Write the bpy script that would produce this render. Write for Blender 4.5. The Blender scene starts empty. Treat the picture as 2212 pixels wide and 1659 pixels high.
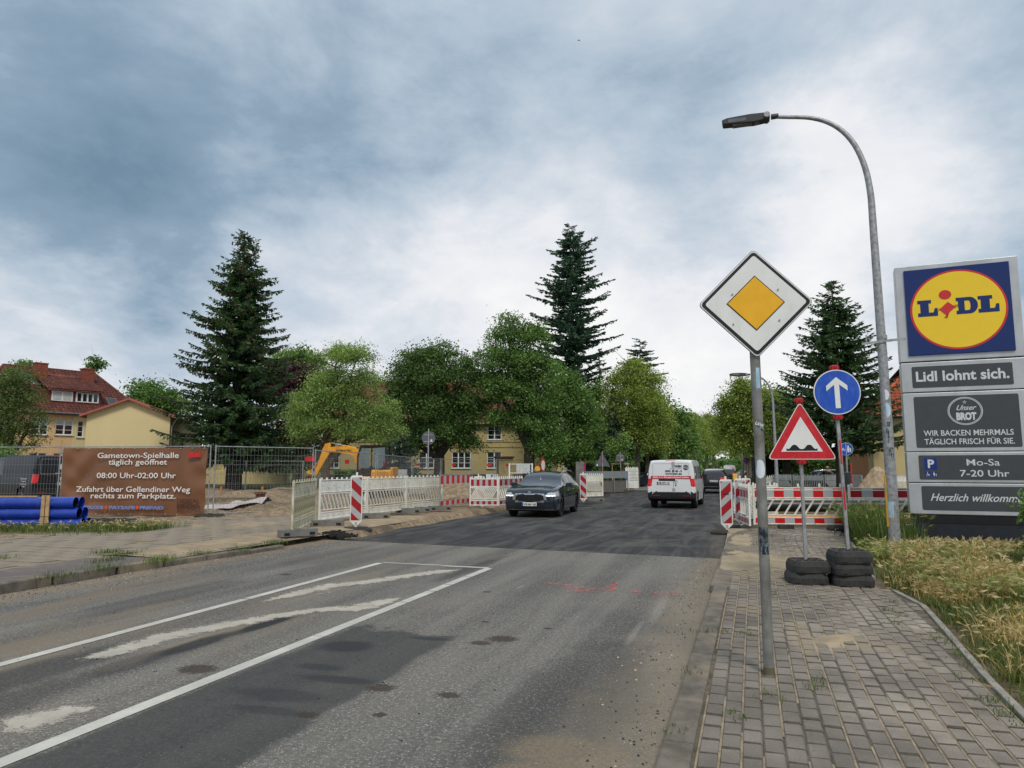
import bpy, math, random
import numpy as np
from mathutils import Vector, Matrix
R = math.radians
random.seed(7); rng = np.random.default_rng(7)
S = bpy.context.scene
COL = S.collection

# ---------------------------------------------------------------- camera, sky, sun, exposure
F, PITCH, YAW, EYE = 1532.0, R(6.73), R(17.8), 1.6
cd = bpy.data.cameras.new('camera'); cam = bpy.data.objects.new('camera', cd); COL.objects.link(cam)
cam.location = (0, 0, EYE); cam.rotation_euler = (R(90) + PITCH, 0, YAW)
cd.sensor_width = 36; cd.lens = F / 2212 * 36; cd.clip_end = 4000; cd.clip_start = .1
S.camera = cam
S.view_settings.view_transform = 'Standard'; S.view_settings.look = 'None'
S.view_settings.exposure = 0.50; S.view_settings.gamma = 1
SUN_EL, SUN_AZ = R(52), R(150)       # azimuth from +Y clockwise
w = bpy.data.worlds.new('World'); S.world = w; w.use_nodes = True
sd = bpy.data.lights.new('sun', 'SUN'); sd.energy = 1.5; sd.angle = R(14); sd.color = (1, .93, .82)
sun = bpy.data.objects.new('sun', sd); COL.objects.link(sun)
dsun = Vector((math.sin(SUN_AZ) * math.cos(SUN_EL), math.cos(SUN_AZ) * math.cos(SUN_EL), math.sin(SUN_EL)))
sun.rotation_euler = dsun.to_track_quat('Z', 'Y').to_euler()

class NT:
    """small node-tree writer"""
    def __init__(s, nt): s.nt = nt; s.nt.nodes.clear()
    def n(s, t, ins=None, **props):
        nd = s.nt.nodes.new(t)
        for k, v in props.items(): setattr(nd, k, v)
        for k, v in (ins or {}).items():
            sock = nd.inputs[k]
            if isinstance(v, bpy.types.NodeSocket): s.nt.links.new(v, sock)
            else:
                if sock.type == 'RGBA' and len(v) == 3: v = (*v, 1)
                sock.default_value = v
        return nd
    def m(s, op, a, b=0.0, c=0.0, clamp=False):
        nd = s.n('ShaderNodeMath', {0: a, 1: b, 2: c}, operation=op, use_clamp=clamp); return nd.outputs[0]
    def mix(s, f, a, b, blend='MIX'):
        nd = s.nt.nodes.new('ShaderNodeMix'); nd.data_type = 'RGBA'; nd.blend_type = blend; nd.clamp_factor = True
        for sock, v in ((nd.inputs[0], f), (nd.inputs[6], a), (nd.inputs[7], b)):
            if isinstance(v, bpy.types.NodeSocket): s.nt.links.new(v, sock)
            else: sock.default_value = v if not isinstance(v, tuple) or len(v) == 4 else (*v, 1)
        return nd.outputs[2]
    def noise(s, vec, scale, detail=4, rough=.55, dist=0.0, out=0):
        return s.n('ShaderNodeTexNoise', {'Vector': vec, 'Scale': scale, 'Detail': detail, 'Roughness': rough, 'Distortion': dist}).outputs[out]
    def step(s, v, lo, hi):
        return s.n('ShaderNodeMapRange', {'Value': v, 'From Min': lo, 'From Max': hi}, interpolation_type='SMOOTHSTEP').outputs[0]
    def scale(s, vec, sx, sy, sz, off=(0, 0, 0)):
        return s.n('ShaderNodeMapping', {'Vector': vec, 'Scale': (sx, sy, sz), 'Location': off}).outputs[0]

MASSES = [((-0.691, 0.659, 0.298), 30, -0.16), ((-0.764, 0.536, 0.359), 14, -0.1), ((-0.454, 0.747, 0.485), 25, -0.1), ((-0.179, 0.834, 0.522), 30, -0.05), ((0.096, 0.867, 0.489), 20, -0.06), ((-0.045, 0.928, 0.37), 90, -0.1), ((0.287, 0.919, 0.269), 60, -0.1), ((-0.312, 0.858, 0.408), 60, -0.08), ((-0.327, 0.9, 0.287), 45, 0.2), ((-0.773, 0.615, 0.157), 90, 0.2), ((-0.586, 0.8, 0.129), 40, 0.14), ((0.147, 0.933, 0.329), 90, 0.16), ((0.264, 0.896, 0.357), 120, 0.12), ((0.008, 0.971, 0.239), 50, 0.16), ((-0.579, 0.633, 0.514), 60, 0.08), ((-0.157, 0.875, 0.458), 90, 0.07), ((-0.059, 0.998, 0.038), 30, 0.08), ((-0.586, 0.75, 0.305), 300, 0.1)]
SKY_BASE = .175
# clouds: white-grey sheets and slate-blue undersides over a pale sky
t = NT(w.node_tree)
gen = t.n('ShaderNodeTexCoord').outputs['Generated']
sep = t.n('ShaderNodeSeparateXYZ', {0: gen})
dz = t.m('ADD', t.m('MAXIMUM', sep.outputs[2], 0.0), 0.42)
px, py = t.m('DIVIDE', sep.outputs[0], dz), t.m('DIVIDE', sep.outputs[1], dz)
pv = t.n('ShaderNodeCombineXYZ', {0: px, 1: py, 2: t.m('MULTIPLY', sep.outputs[2], 1.2)}).outputs[0]
n1 = t.noise(t.scale(pv, 1, 1, 1, (3.1, 1.3, 0)), 1.3, 5, .52, .2)
n2 = t.noise(t.scale(pv, 1.1, 1, 1, (7.7, 2.2, 4)), 2.9, 10, .60, .22)
n3 = t.noise(t.scale(pv, 1.1, .9, 1, (1.7, 9.2, 2)), 8, 8, .62, .15)
# the great masses of this sky: slate cloud high and to the west, thin bright cloud low in the north and east
warp = t.n('ShaderNodeTexNoise', {'Vector': pv, 'Scale': 2.1, 'Detail': 6, 'Roughness': .62}).outputs['Color']
wv = t.n('ShaderNodeVectorMath', {0: t.n('ShaderNodeVectorMath', {0: warp, 1: (-.5, -.5, -.5)}, operation='ADD').outputs[0], 'Scale': .30}, operation='SCALE').outputs[0]
gd = t.n('ShaderNodeVectorMath', {0: t.n('ShaderNodeVectorMath', {0: gen, 1: wv}, operation='ADD').outputs[0]}, operation='NORMALIZE').outputs[0]
b = t.m('ADD', t.m('ADD', t.m('MULTIPLY', n1, .20), t.m('MULTIPLY', n2, .38)), t.m('MULTIPLY', n3, .11))
for (dx_, dy_, dz_), k_, a_ in MASSES:
    dn = t.n('ShaderNodeVectorMath', {0: gd, 1: (dx_, dy_, dz_)}, operation='DOT_PRODUCT').outputs['Value']
    b = t.m('ADD', b, t.m('MULTIPLY', t.m('EXPONENT', t.m('MULTIPLY', t.m('SUBTRACT', dn, 1.0), k_)), a_))
b = t.m('ADD', b, SKY_BASE)
ramp = t.n('ShaderNodeValToRGB', {0: b}); cr = ramp.color_ramp
stops = [(.26, (.120, .190, .262)), (.37, (.192, .268, .348)), (.45, (.310, .380, .455)), (.54, (.44, .485, .54)), (.62, (.575, .59, .62)), (.76, (.70, .695, .685))]
while len(cr.elements) < len(stops): cr.elements.new(.5)
for e, (p_, c_) in zip(cr.elements, stops): e.position = p_; e.color = (*c_, 1)
skyn = t.n('ShaderNodeTexSky', sky_type='NISHITA', sun_disc=False, sun_elevation=SUN_EL, sun_rotation=SUN_AZ, altitude=20, dust_density=2.0)
bg1 = t.n('ShaderNodeBackground', {'Color': skyn.outputs[0], 'Strength': .10})
bg2 = t.n('ShaderNodeBackground', {'Color': ramp.outputs[0], 'Strength': 1.0})
cover = t.m('SUBTRACT', 1.0, t.m('MULTIPLY', t.step(t.noise(t.scale(pv, 1, 1, 1, (2, 5, 1)), 1.1, 4, .5), .60, .80), .35))
mx = t.n('ShaderNodeMixShader', {0: cover, 1: bg1.outputs[0], 2: bg2.outputs[0]})
t.n('ShaderNodeOutputWorld', {0: mx.outputs[0]})

# ---------------------------------------------------------------- finding places: a point of the picture at a known height or depth
def ray(u, v):
    a, b_ = (u - 1106) / F, (829.5 - v) / F
    fy = math.cos(PITCH) - b_ * math.sin(PITCH); fz = math.sin(PITCH) + b_ * math.cos(PITCH)
    return Vector((a * math.cos(YAW) - fy * math.sin(YAW), a * math.sin(YAW) + fy * math.cos(YAW), fz))
def gp(u, v, z=0.0):
    r = ray(u, v); k = (z - EYE) / r.z; return Vector((r.x * k, r.y * k, z))
def at(u, v, depth):
    return Vector((0, 0, EYE)) + ray(u, v) * depth

# ---------------------------------------------------------------- materials
MATS = {}
def mat(name, col, rough=.7, metal=0.0, var=.12, vs=6.0, bump=0.0, bs=60.0, spec=.4, dirt=None, da=.0, ds=3.0, coat=0.0, emis=None, isl=0.0, trans=None, alpha=None):
    if name in MATS: return MATS[name]
    m_ = bpy.data.materials.new(name); m_.use_nodes = True; t = NT(m_.node_tree)
    pos = t.n('ShaderNodeTexCoord').outputs['Object']
    nz = t.noise(pos, vs, 5, .6)
    lo = tuple(c * (1 - var) for c in col); hi = tuple(min(1, c * (1 + var)) for c in col)
    c = t.mix(t.step(nz, .3, .7), lo, hi)
    if isl:
        rnd = t.n('ShaderNodeNewGeometry').outputs['Random Per Island']
        c = t.mix(rnd, t.mix(1.0, c, (1 - isl,) * 3, 'MULTIPLY'), t.mix(1.0, c, (1 + isl,) * 3, 'MULTIPLY'))
    if dirt is not None:
        dn = t.noise(t.scale(pos, 1, 1, .45, (5, 3, 1)), ds, 7, .65, .6)
        c = t.mix(t.m('MULTIPLY', t.step(dn, .42, .72), da), c, dirt)
    pb = t.n('ShaderNodeBsdfPrincipled', {'Base Color': c, 'Roughness': rough, 'Metallic': metal, 'Specular IOR Level': spec, 'Coat Weight': coat})
    rn = t.m('ADD', t.m('MULTIPLY', t.m('SUBTRACT', nz, .5), .25), rough, clamp=True); t.nt.links.new(rn, pb.inputs['Roughness'])
    if emis: pb.inputs['Emission Color'].default_value = (*emis[0], 1); pb.inputs['Emission Strength'].default_value = emis[1]
    if bump:
        bn = t.n('ShaderNodeBump', {'Height': t.noise(pos, bs, 4, .6), 'Strength': bump, 'Distance': .01})
        t.nt.links.new(bn.outputs[0], pb.inputs['Normal'])
    out = pb.outputs[0]
    if trans:   # thin leaf: some light comes through
        tr = t.n('ShaderNodeBsdfTranslucent', {'Color': t.mix(1.0, c, trans, 'MULTIPLY')})
        out = t.n('ShaderNodeMixShader', {0: .35, 1: out, 2: tr.outputs[0]}).outputs[0]
    t.n('ShaderNodeOutputMaterial', {0: out}); MATS[name] = m_; return m_

def glass(name, tint=(.02, .025, .03), clear=.35):
    if name in MATS: return MATS[name]
    m_ = bpy.data.materials.new(name); m_.use_nodes = True; t = NT(m_.node_tree)
    pb = t.n('ShaderNodeBsdfPrincipled', {'Base Color': tint, 'Roughness': .04, 'Specular IOR Level': .8})
    tp = t.n('ShaderNodeBsdfTransparent', {'Color': (.75, .85, .85)})
    mx = t.n('ShaderNodeMixShader', {0: clear, 1: pb.outputs[0], 2: tp.outputs[0]})
    t.n('ShaderNodeOutputMaterial', {0: mx.outputs[0]}); MATS[name] = m_; return m_

# ---------------------------------------------------------------- mesh helpers
def npmesh(name, V, Fc, mats, smooth=False, mi=None):
    me = bpy.data.meshes.new(name); V = np.asarray(V, np.float32); Fc = np.asarray(Fc, np.int32)
    k = Fc.shape[1]; me.vertices.add(len(V)); me.vertices.foreach_set('co', V.ravel())
    me.loops.add(Fc.size); me.loops.foreach_set('vertex_index', Fc.ravel())
    me.polygons.add(len(Fc)); me.polygons.foreach_set('loop_start', np.arange(0, Fc.size, k, dtype=np.int32))
    if mi is not None: me.polygons.foreach_set('material_index', np.asarray(mi, np.int32))
    if smooth: me.polygons.foreach_set('use_smooth', np.ones(len(Fc), bool))
    me.update(calc_edges=True)
    for m_ in (mats if isinstance(mats, (list, tuple)) else [mats]): me.materials.append(m_)
    return me
def link(name, me, parent=None, loc=(0, 0, 0), rot=(0, 0, 0), scale=None):
    o = bpy.data.objects.new(name, me); COL.objects.link(o)
    if parent is not None: o.parent = parent
    o.location = loc; o.rotation_euler = rot
    if scale: o.scale = scale
    return o
def tag(o, label=None, cat=None, group=None, kind=None):
    if label: o['label'] = label
    if cat: o['category'] = cat
    if group: o['group'] = group
    if kind: o['kind'] = kind
    return o
def thing(name, label, cat, loc=(0, 0, 0), rz=0.0, group=None, rot=None):
    o = bpy.data.objects.new(name, None); COL.objects.link(o); o.empty_display_size = .2
    o.location = loc; o.rotation_euler = rot or (0, 0, rz)
    return tag(o, label, cat, group)
def copy_tree(o, parent=None):
    c = o.copy(); COL.objects.link(c)
    if parent is not None: c.parent = parent
    for ch in list(o.children): copy_tree(ch, c)
    return c

class MB:
    def __init__(s): s.v = []; s.f = []; s.m = []; s.sm = []
    def add(s, vs, fs, mi=0, M=None, smooth=False):
        o = len(s.v)
        s.v += [tuple(M @ Vector(p)) if M is not None else tuple(p) for p in vs]
        s.f += [tuple(i + o for i in f) for f in fs]; s.m += [mi] * len(fs); s.sm += [smooth] * len(fs)
        return s
    def box(s, c, d, mi=0, M=None, tx=1.0, ty=1.0):
        x, y, z = c; a, b_, h = d[0] / 2, d[1] / 2, d[2] / 2
        vs = [(x + i * a * (tx if k > 0 else 1), y + j * b_ * (ty if k > 0 else 1), z + k * h) for k in (-1, 1) for j in (-1, 1) for i in (-1, 1)]
        return s.add(vs, [(0, 2, 3, 1), (4, 5, 7, 6), (0, 1, 5, 4), (2, 6, 7, 3), (0, 4, 6, 2), (1, 3, 7, 5)], mi, M)
    def bar(s, p0, p1, w_, h_, mi=0):
        p0, p1 = Vector(p0), Vector(p1); d = p1 - p0; L = d.length
        q = d.to_track_quat('X', 'Z').to_matrix().to_4x4(); q.translation = (p0 + p1) / 2
        return s.box((0, 0, 0), (L, w_, h_), mi, q)
    def cyl(s, p0, p1, r0, r1=None, n=12, mi=0, caps=True, smooth=True):
        r1 = r0 if r1 is None else r1; return s.tube([p0, p1], [r0, r1], n, mi, caps, smooth)
    def tube(s, pts, r, n=8, mi=0, caps=True, smooth=True):
        pts = [Vector(p) for p in pts]; N = len(pts); rs = r if isinstance(r, (list, tuple)) else [r] * N
        ref = Vector((0, 0, 1)) if abs((pts[-1] - pts[0]).normalized().z) < .9 else Vector((1, 0, 0))
        vs, fs = [], []
        for i, p in enumerate(pts):
            d = (pts[min(i + 1, N - 1)] - pts[max(i - 1, 0)]).normalized()
            a = d.cross(ref).normalized(); b_ = d.cross(a)
            for k in range(n):
                an = 2 * math.pi * k / n; vs.append(p + (a * math.cos(an) + b_ * math.sin(an)) * rs[i])
        for i in range(N - 1):
            for k in range(n):
                k2 = (k + 1) % n; fs.append((i * n + k, i * n + k2, (i + 1) * n + k2, (i + 1) * n + k))
        s.add(vs, fs, mi, None, smooth)
        if caps: s.add(vs[:n], [tuple(range(n))], mi); s.add(vs[-n:], [tuple(range(n - 1, -1, -1))], mi)
        return s
    def plate(s, pts, y0, y1, mi=0, M=None):
        """polygon in x,z extruded from y0 (front, -y) to y1"""
        n = len(pts); vs = [(x, y0, z) for x, z in pts] + [(x, y1, z) for x, z in pts]
        ar = sum(pts[i][0] * pts[(i + 1) % n][1] - pts[(i + 1) % n][0] * pts[i][1] for i in range(n))
        fr = tuple(range(n)); bk = tuple(range(2 * n - 1, n - 1, -1))
        sd_ = [(i, i + n, (i + 1) % n + n, (i + 1) % n) for i in range(n)]
        if ar < 0: fr = fr[::-1]; bk = bk[::-1]; sd_ = [f[::-1] for f in sd_]
        return s.add(vs, [fr, bk] + sd_, mi, M)
    def flat(s, pts, z0, z1, mi=0, M=None):
        """polygon in x,y extruded in z"""
        n = len(pts); vs = [(x, y, z0) for x, y in pts] + [(x, y, z1) for x, y in pts]
        ar = sum(pts[i][0] * pts[(i + 1) % n][1] - pts[(i + 1) % n][0] * pts[i][1] for i in range(n))
        tp = tuple(range(n, 2 * n)); bt = tuple(range(n - 1, -1, -1)); sd_ = [(i, (i + 1) % n, (i + 1) % n + n, i + n) for i in range(n)]
        if ar < 0: tp = tp[::-1]; bt = bt[::-1]; sd_ = [f[::-1] for f in sd_]
        return s.add(vs, [tp, bt] + sd_, mi, M)
    def mesh(s, name, mats):
        me = bpy.data.meshes.new(name); me.from_pydata(s.v, [], s.f)
        for m_ in (mats if isinstance(mats, (list, tuple)) else [mats]): me.materials.append(m_)
        me.polygons.foreach_set('material_index', s.m); me.polygons.foreach_set('use_smooth', s.sm); me.update(); return me
    def build(s, name, mats, parent=None, loc=(0, 0, 0), rot=(0, 0, 0), bevel=0.0, seg=2):
        o = link(name, s.mesh(name, mats), parent, loc, rot)
        if bevel:
            b_ = o.modifiers.new('bevel', 'BEVEL'); b_.width = bevel; b_.segments = seg; b_.limit_method = 'ANGLE'; b_.angle_limit = R(40)
        return o
def circ(cx, cz, r, n=32, rz=None, a0=0.0, a1=360.0):
    full = abs(a1 - a0 - 360) < 1e-6; k = n if full else n + 1
    return [(cx + r * math.cos(R(a0 + (a1 - a0) * i / n)), cz + (rz or r) * math.sin(R(a0 + (a1 - a0) * i / n))) for i in range(k)]
def rrect(x0, z0, x1, z1, r, n=4):
    out = []
    for cx, cz, a in ((x1 - r, z0 + r, -90), (x1 - r, z1 - r, 0), (x0 + r, z1 - r, 90), (x0 + r, z0 + r, 180)):
        for i in range(n + 1): out.append((cx + r * math.cos(R(a + 90 * i / n)), cz + r * math.sin(R(a + 90 * i / n))))
    return out
def clip(poly, a, b_, c):
    """keep a*x+b*z+c >= 0"""
    out = []; n = len(poly)
    for i in range(n):
        p, q = poly[i], poly[(i + 1) % n]; dp, dq = a * p[0] + b_ * p[1] + c, a * q[0] + b_ * q[1] + c
        if dp >= 0: out.append(p)
        if (dp >= 0) != (dq >= 0):
            k = dp / (dp - dq); out.append((p[0] + (q[0] - p[0]) * k, p[1] + (q[1] - p[1]) * k))
    return out
_txt = {}
def text(parent, body, x, z, y, size, m_, name='lettering', align='CENTER', shear=0.0, bold=0.0, sx=1.0, space=1.0, rot=(R(90), 0, 0), line=1.0, label=None, loc=None, thick=.0015, fit=None):
    key = (body, size, align, shear, bold, space, line, m_.name, thick)
    if key not in _txt:
        cu = bpy.data.curves.new('lettering', 'FONT'); cu.body = body; cu.size = size; cu.align_x = align; cu.shear = shear; cu.offset = bold
        cu.space_character = space; cu.space_line = line; cu.extrude = thick; cu.resolution_u = 3
        tmp = bpy.data.objects.new('tmp', cu); COL.objects.link(tmp)
        me = bpy.data.meshes.new_from_object(tmp.evaluated_get(bpy.context.evaluated_depsgraph_get())); me.name = 'lettering'
        bpy.data.objects.remove(tmp); bpy.data.curves.remove(cu); me.materials.clear(); me.materials.append(m_); _txt[key] = me
    if fit:
        xs = [v.co.x for v in _txt[key].vertices]; sx = fit / (max(xs) - min(xs))
    o = link(name, _txt[key], parent, loc or (x, y, z), rot, (sx, 1, 1))
    if label: o['label'] = label
    return o
def lumps(x, y, s_, seed=0):
    """cheap smooth value noise on arrays"""
    X = x / s_ + seed * 17.3; Y = y / s_ + seed * 9.1
    xi = np.floor(X).astype(np.int64); yi = np.floor(Y).astype(np.int64); fx = X - xi; fy = Y - yi
    fx = fx * fx * (3 - 2 * fx); fy = fy * fy * (3 - 2 * fy)
    def h(a, b_):
        n = (a * 374761393 + b_ * 668265263 + seed * 1442695) & 0xffffffff; n = ((n ^ (n >> 13)) * 1274126177) & 0xffffffff
        return ((n ^ (n >> 16)) & 0xffff) / 65535.0
    return (h(xi, yi) * (1 - fx) + h(xi + 1, yi) * fx) * (1 - fy) + (h(xi, yi + 1) * (1 - fx) + h(xi + 1, yi + 1) * fx) * fy
def grid(name, xs, ys, hf, m_, parent=None, smooth=True):
    X, Y = np.meshgrid(xs, ys); Z = hf(X, Y); V = np.stack([X, Y, Z], -1).reshape(-1, 3)
    nx, ny = len(xs), len(ys); i = np.arange(ny - 1)[:, None] * nx + np.arange(nx - 1)[None]
    return link(name, npmesh(name, V, np.stack([i, i + 1, i + nx + 1, i + nx], -1).reshape(-1, 4), m_, smooth), parent)
# ================================================================ SETTING: ground, road, pavements, kerbs, markings
def world_mat(name):
    m_ = bpy.data.materials.new(name); m_.use_nodes = True; t = NT(m_.node_tree)
    pos = t.n('ShaderNodeNewGeometry').outputs['Position']; sp = t.n('ShaderNodeSeparateXYZ', {0: pos}); return m_, t, pos, sp.outputs[0], sp.outputs[1]
def blob(t, x, y, cx, cy, rx, ry, wob, soft=.35, amp=.6):
    dx = t.m('DIVIDE', t.m('SUBTRACT', x, cx), rx); dy = t.m('DIVIDE', t.m('SUBTRACT', y, cy), ry)
    d = t.m('SQRT', t.m('ADD', t.m('MULTIPLY', dx, dx), t.m('MULTIPLY', dy, dy)))
    d = t.m('ADD', d, t.m('MULTIPLY', t.m('SUBTRACT', wob, .5), amp * 2))
    return t.m('SUBTRACT', 1.0, t.step(d, 1 - soft, 1 + soft))
def finish(t, c, rough, h=None, dist=.004, strength=1.0, spec=.3):
    pb = t.n('ShaderNodeBsdfPrincipled', {'Base Color': c, 'Roughness': rough, 'Specular IOR Level': spec})
    if h is not None: t.nt.links.new(t.n('ShaderNodeBump', {'Height': h, 'Strength': strength, 'Distance': dist}).outputs[0], pb.inputs['Normal'])
    t.n('ShaderNodeOutputMaterial', {0: pb.outputs[0]})

# ---- old asphalt
M_ROAD, t, pos, x, y = world_mat('old_asphalt')
flatv = t.scale(pos, 1, 1, 0)
wob = t.noise(flatv, 2.2, 6, .65); wob2 = t.noise(flatv, 9, 4, .6); big = t.noise(flatv, .45, 4, .55)
stone = t.n('ShaderNodeTexVoronoi', {'Vector': flatv, 'Scale': 62.0}); fine = t.noise(flatv, 160, 3, .7); mid = t.noise(flatv, 34, 4, .7)
lanes = t.noise(t.scale(pos, 1.6, .10, 0), 1.3, 4, .55)
c = t.mix(t.step(lanes, .35, .68), (.105, .101, .093), (.185, .176, .158))
c = t.mix(t.m('MULTIPLY', t.step(big, .45, .7), .5), c, (.205, .188, .160))
# aggregate: pale and dark chips
rndc = t.n('ShaderNodeSeparateColor', {0: stone.outputs['Color']}).outputs[0]
chips = t.m('MULTIPLY', t.step(stone.outputs['Distance'], .42, .12), t.step(rndc, .50, .85))
c = t.mix(t.m('MULTIPLY', chips, .9), c, (.56, .54, .49))
c = t.mix(t.m('MULTIPLY', t.step(fine, .50, .64), .62), c, (.016, .016, .017))
c = t.mix(t.m('MULTIPLY', t.step(mid, .52, .64), .42), c, (.34, .325, .295)); c = t.mix(t.m('MULTIPLY', t.step(mid, .46, .34), .45), c, (.035, .034, .033))
# dark sealed strip left of the outbound lane, with a worn far edge
e1 = t.m('ADD', x, t.m('MULTIPLY', t.m('SUBTRACT', wob, .5), .22)); e2 = t.m('ADD', y, t.m('MULTIPLY', t.m('SUBTRACT', wob, .5), 1.6))
seal = t.m('MULTIPLY', t.m('MULTIPLY', t.step(e1, -3.86, -3.76), t.step(e1, -2.60, -2.70)), t.step(e2, 6.75, 6.55))
c = t.mix(t.m('MULTIPLY', seal, t.m('ADD', .50, t.m('MULTIPLY', wob2, .55))), c, t.mix(t.step(wob2, .35, .7), (.026, .028, .028), (.058, .057, .055)))
# faint white scrape marks in the outbound lane
for (cx, cy, rx, ry, k) in ((-.95, 8.4, .05, .9, .30), (-1.05, 7.2, .035, .5, .35), (-2.9, 9.4, .03, .14, .35)):
    c = t.mix(t.m('MULTIPLY', blob(t, x, y, cx, cy, rx, ry, wob2, .5, .5), k), c, (.34, .33, .31))
# sand and dust along both kerbs and tracked over the inbound lane
g = t.m('ADD', t.m('MULTIPLY', wob, .95), t.m('MULTIPLY', wob2, .35))
sr = t.step(t.m('ADD', t.m('ADD', x, g), t.m('MULTIPLY', t.m('SUBTRACT', y, 7.0), -.035)), -.62, -.02)
c = t.mix(t.m('MULTIPLY', sr, t.step(mid, .62, .40)), c, (.245, .200, .140))
for (cx, cy, rx, ry, k) in ((-1.02, 4.10, .32, .26, .95), (-1.20, 3.75, .13, .16, .9), (-5.9, 3.9, .3, 2.2, .35), (-4.9, 5.4, .12, .8, .5), (-5.4, 8.6, .3, 1.5, .35)):
    c = t.mix(t.m('MULTIPLY', t.m('MULTIPLY', blob(t, x, y, cx, cy, rx, ry, wob, .35, .7), k), t.step(mid, .64, .42)), c, (.30, .235, .150))
sl = t.step(t.m('ADD', x, t.m('MULTIPLY', g, .9)), -7.6, -8.25)
c = t.mix(t.m('MULTIPLY', sl, .75), c, (.235, .185, .128))
du = t.m('MULTIPLY', t.step(t.noise(t.scale(pos, 1, .25, 0), 1.1, 5, .6), .46, .68), t.step(x, -3.9, -5.0))
c = t.mix(t.m('MULTIPLY', du, .70), c, (.190, .148, .103))
for (cx, cy, rx, ry, k) in ((-3.45, 5.85, .24, .20, .85), (-2.95, 4.95, .30, .09, .7), (-3.3, 5.2, .22, .08, .6), (-2.85, 6.35, .22, .06, .7), (-3.2, 4.5, .4, .12, .5), (-3.0, 4.2, .3, .07, .5), (-4.72, 6.45, .10, .55, .95), (-4.80, 5.5, .12, .55, .85), (-5.35, 4.3, .26, 1.1, .62), (-4.85, 4.9, .16, .5, .5), (-6.9, 7.4, .3, 1.4, .4), (-7.2, 11.5, .5, 1.5, .3), (-1.15, 5.0, .5, 1.8, .35), (-4.9, 3.2, .3, 1.2, .5), (-4.15, 10.9, .14, 1.3, .5)):
    c = t.mix(t.m('MULTIPLY', blob(t, x, y, cx, cy, rx, ry, wob, .35, .5), k), c, (.022, .024, .027))
for (cx, cy, r_) in ((-2.20, 6.55, .15), (-2.34, 6.34, .10), (-2.57, 4.86, .11), (-2.03, 4.86, .085), (-6.6, 9.4, .10), (-4.2, 4.85, .16), (-2.75, 4.2, .07), (-2.3, 4.35, .05), (-3.2, 8.9, .06), (-2.6, 7.2, .05), (-1.9, 7.1, .05)):
    c = t.mix(t.m('MULTIPLY', blob(t, x, y, cx, cy, r_, r_ * .8, mid, .25, .8), .80), c, (.042, .030, .022))
hh = t.m('ADD', t.m('MULTIPLY', stone.outputs['Distance'], -.6), t.m('MULTIPLY', fine, .5))
finish(t, c, t.m('SUBTRACT', .92, t.m('MULTIPLY', seal, .22)), hh, .004, .55, .25)

# ---- fresh binder course
M_NEW, t, pos, x, y = world_mat('fresh_binder_asphalt')
fv = t.scale(pos, 1, 1, 0)
st = t.noise(t.scale(pos, 1.0, .14, 0), 2.4, 7, .66, .9); fn = t.noise(fv, 70, 4, .75); bg_ = t.noise(fv, .6, 4, .6, 1.0)
c = t.mix(t.step(st, .40, .66), (.032, .033, .036), (.082, .080, .078))
c = t.mix(t.m('MULTIPLY', t.step(bg_, .48, .72), .55), c, (.14, .13, .113))
c = t.mix(t.m('MULTIPLY', t.step(fn, .55, .75), .5), c, (.11, .107, .10))
dust = t.step(t.m('ADD', x, t.m('MULTIPLY', st, 1.6)), -.35, .65)
c = t.mix(t.m('MULTIPLY', dust, .45), c, (.15, .13, .10))
finish(t, c, .88, fn, .006, .6, .22)

# ---- soil and rough grass, used by every unpaved sheet
def soil(name, kind):
    m_, t, pos, x, y = world_mat(name)
    a = t.noise(pos, .5, 6, .62, .6); b_ = t.noise(pos, 5, 6, .7); f_ = t.noise(pos, 40, 4, .75)
    if kind == 'sand': lo, hi, p = (.155, .112, .074), (.35, .275, .185), (.085, .064, .046)
    elif kind == 'heap': lo, hi, p = (.27, .20, .125), (.46, .36, .24), (.20, .145, .09)
    elif kind == 'lawn': lo, hi, p = (.040, .060, .018), (.105, .110, .040), (.16, .13, .075)
    else: lo, hi, p = (.085, .068, .042), (.19, .15, .095), (.050, .060, .022)
    c = t.mix(t.step(b_, .3, .7), lo, hi); c = t.mix(t.m('MULTIPLY', t.step(a, .48, .66), .7), c, p)
    c = t.mix(t.m('MULTIPLY', t.step(f_, .55, .72), .5), c, tuple(v * 1.5 for v in hi)); c = t.mix(t.m('MULTIPLY', t.step(f_, .45, .30), .5), c, tuple(v * .4 for v in lo))
    finish(t, c, .95, t.m('ADD', b_, f_), .02, .8, .15); return m_
M_SAND, M_LAWN, M_VERGE = soil('excavated_sand', 'sand'), soil('dry_lawn', 'lawn'), soil('trodden_verge_soil', 'verge')

def sheet(name, pts, z, m_, kind='structure'):
    mb = MB(); mb.add([(a, b_, z) for a, b_ in pts], [tuple(range(len(pts)))]); o = mb.build(name, m_); tag(o, kind=kind); return o
far = sheet('ground', [(-1500, -60), (1500, -60), (1500, 3000), (-1500, 3000)], -.30, M_LAWN)
# road: old surface up to the saw cut, then the fresh course, then the old surface again
road = sheet('road', [(-9.0, -12), (-.30, -12), (-.30, 13.33), (-9.0, 14.14)], 0.0, M_ROAD)
nb = MB(); nb.add([(-9.15, 14.15, -.045), (-.02, 13.30, -.045), (.9, 19.5, -.045), (1.4, 26, -.045), (-.2, 34, -.045), (-.4, 56, -.045), (-8.4, 52, -.045), (-8.5, 30, -.045)], [tuple(range(8))])
nb.add([(-9.0, 14.135, 0), (-.3, 13.325, 0), (-.3, 13.31, -.06), (-9.0, 14.12, -.06)], [(0, 1, 2, 3)])
tag(nb.build('fresh_road_surface', M_NEW), kind='structure')
sheet('far_road', [(-8.4, 52.01), (-.4, 56.01), (-.5, 900), (-7.9, 900)], -.041, mat('far_asphalt', (.17, .165, .155), .9, var=.2, vs=.6))

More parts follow.
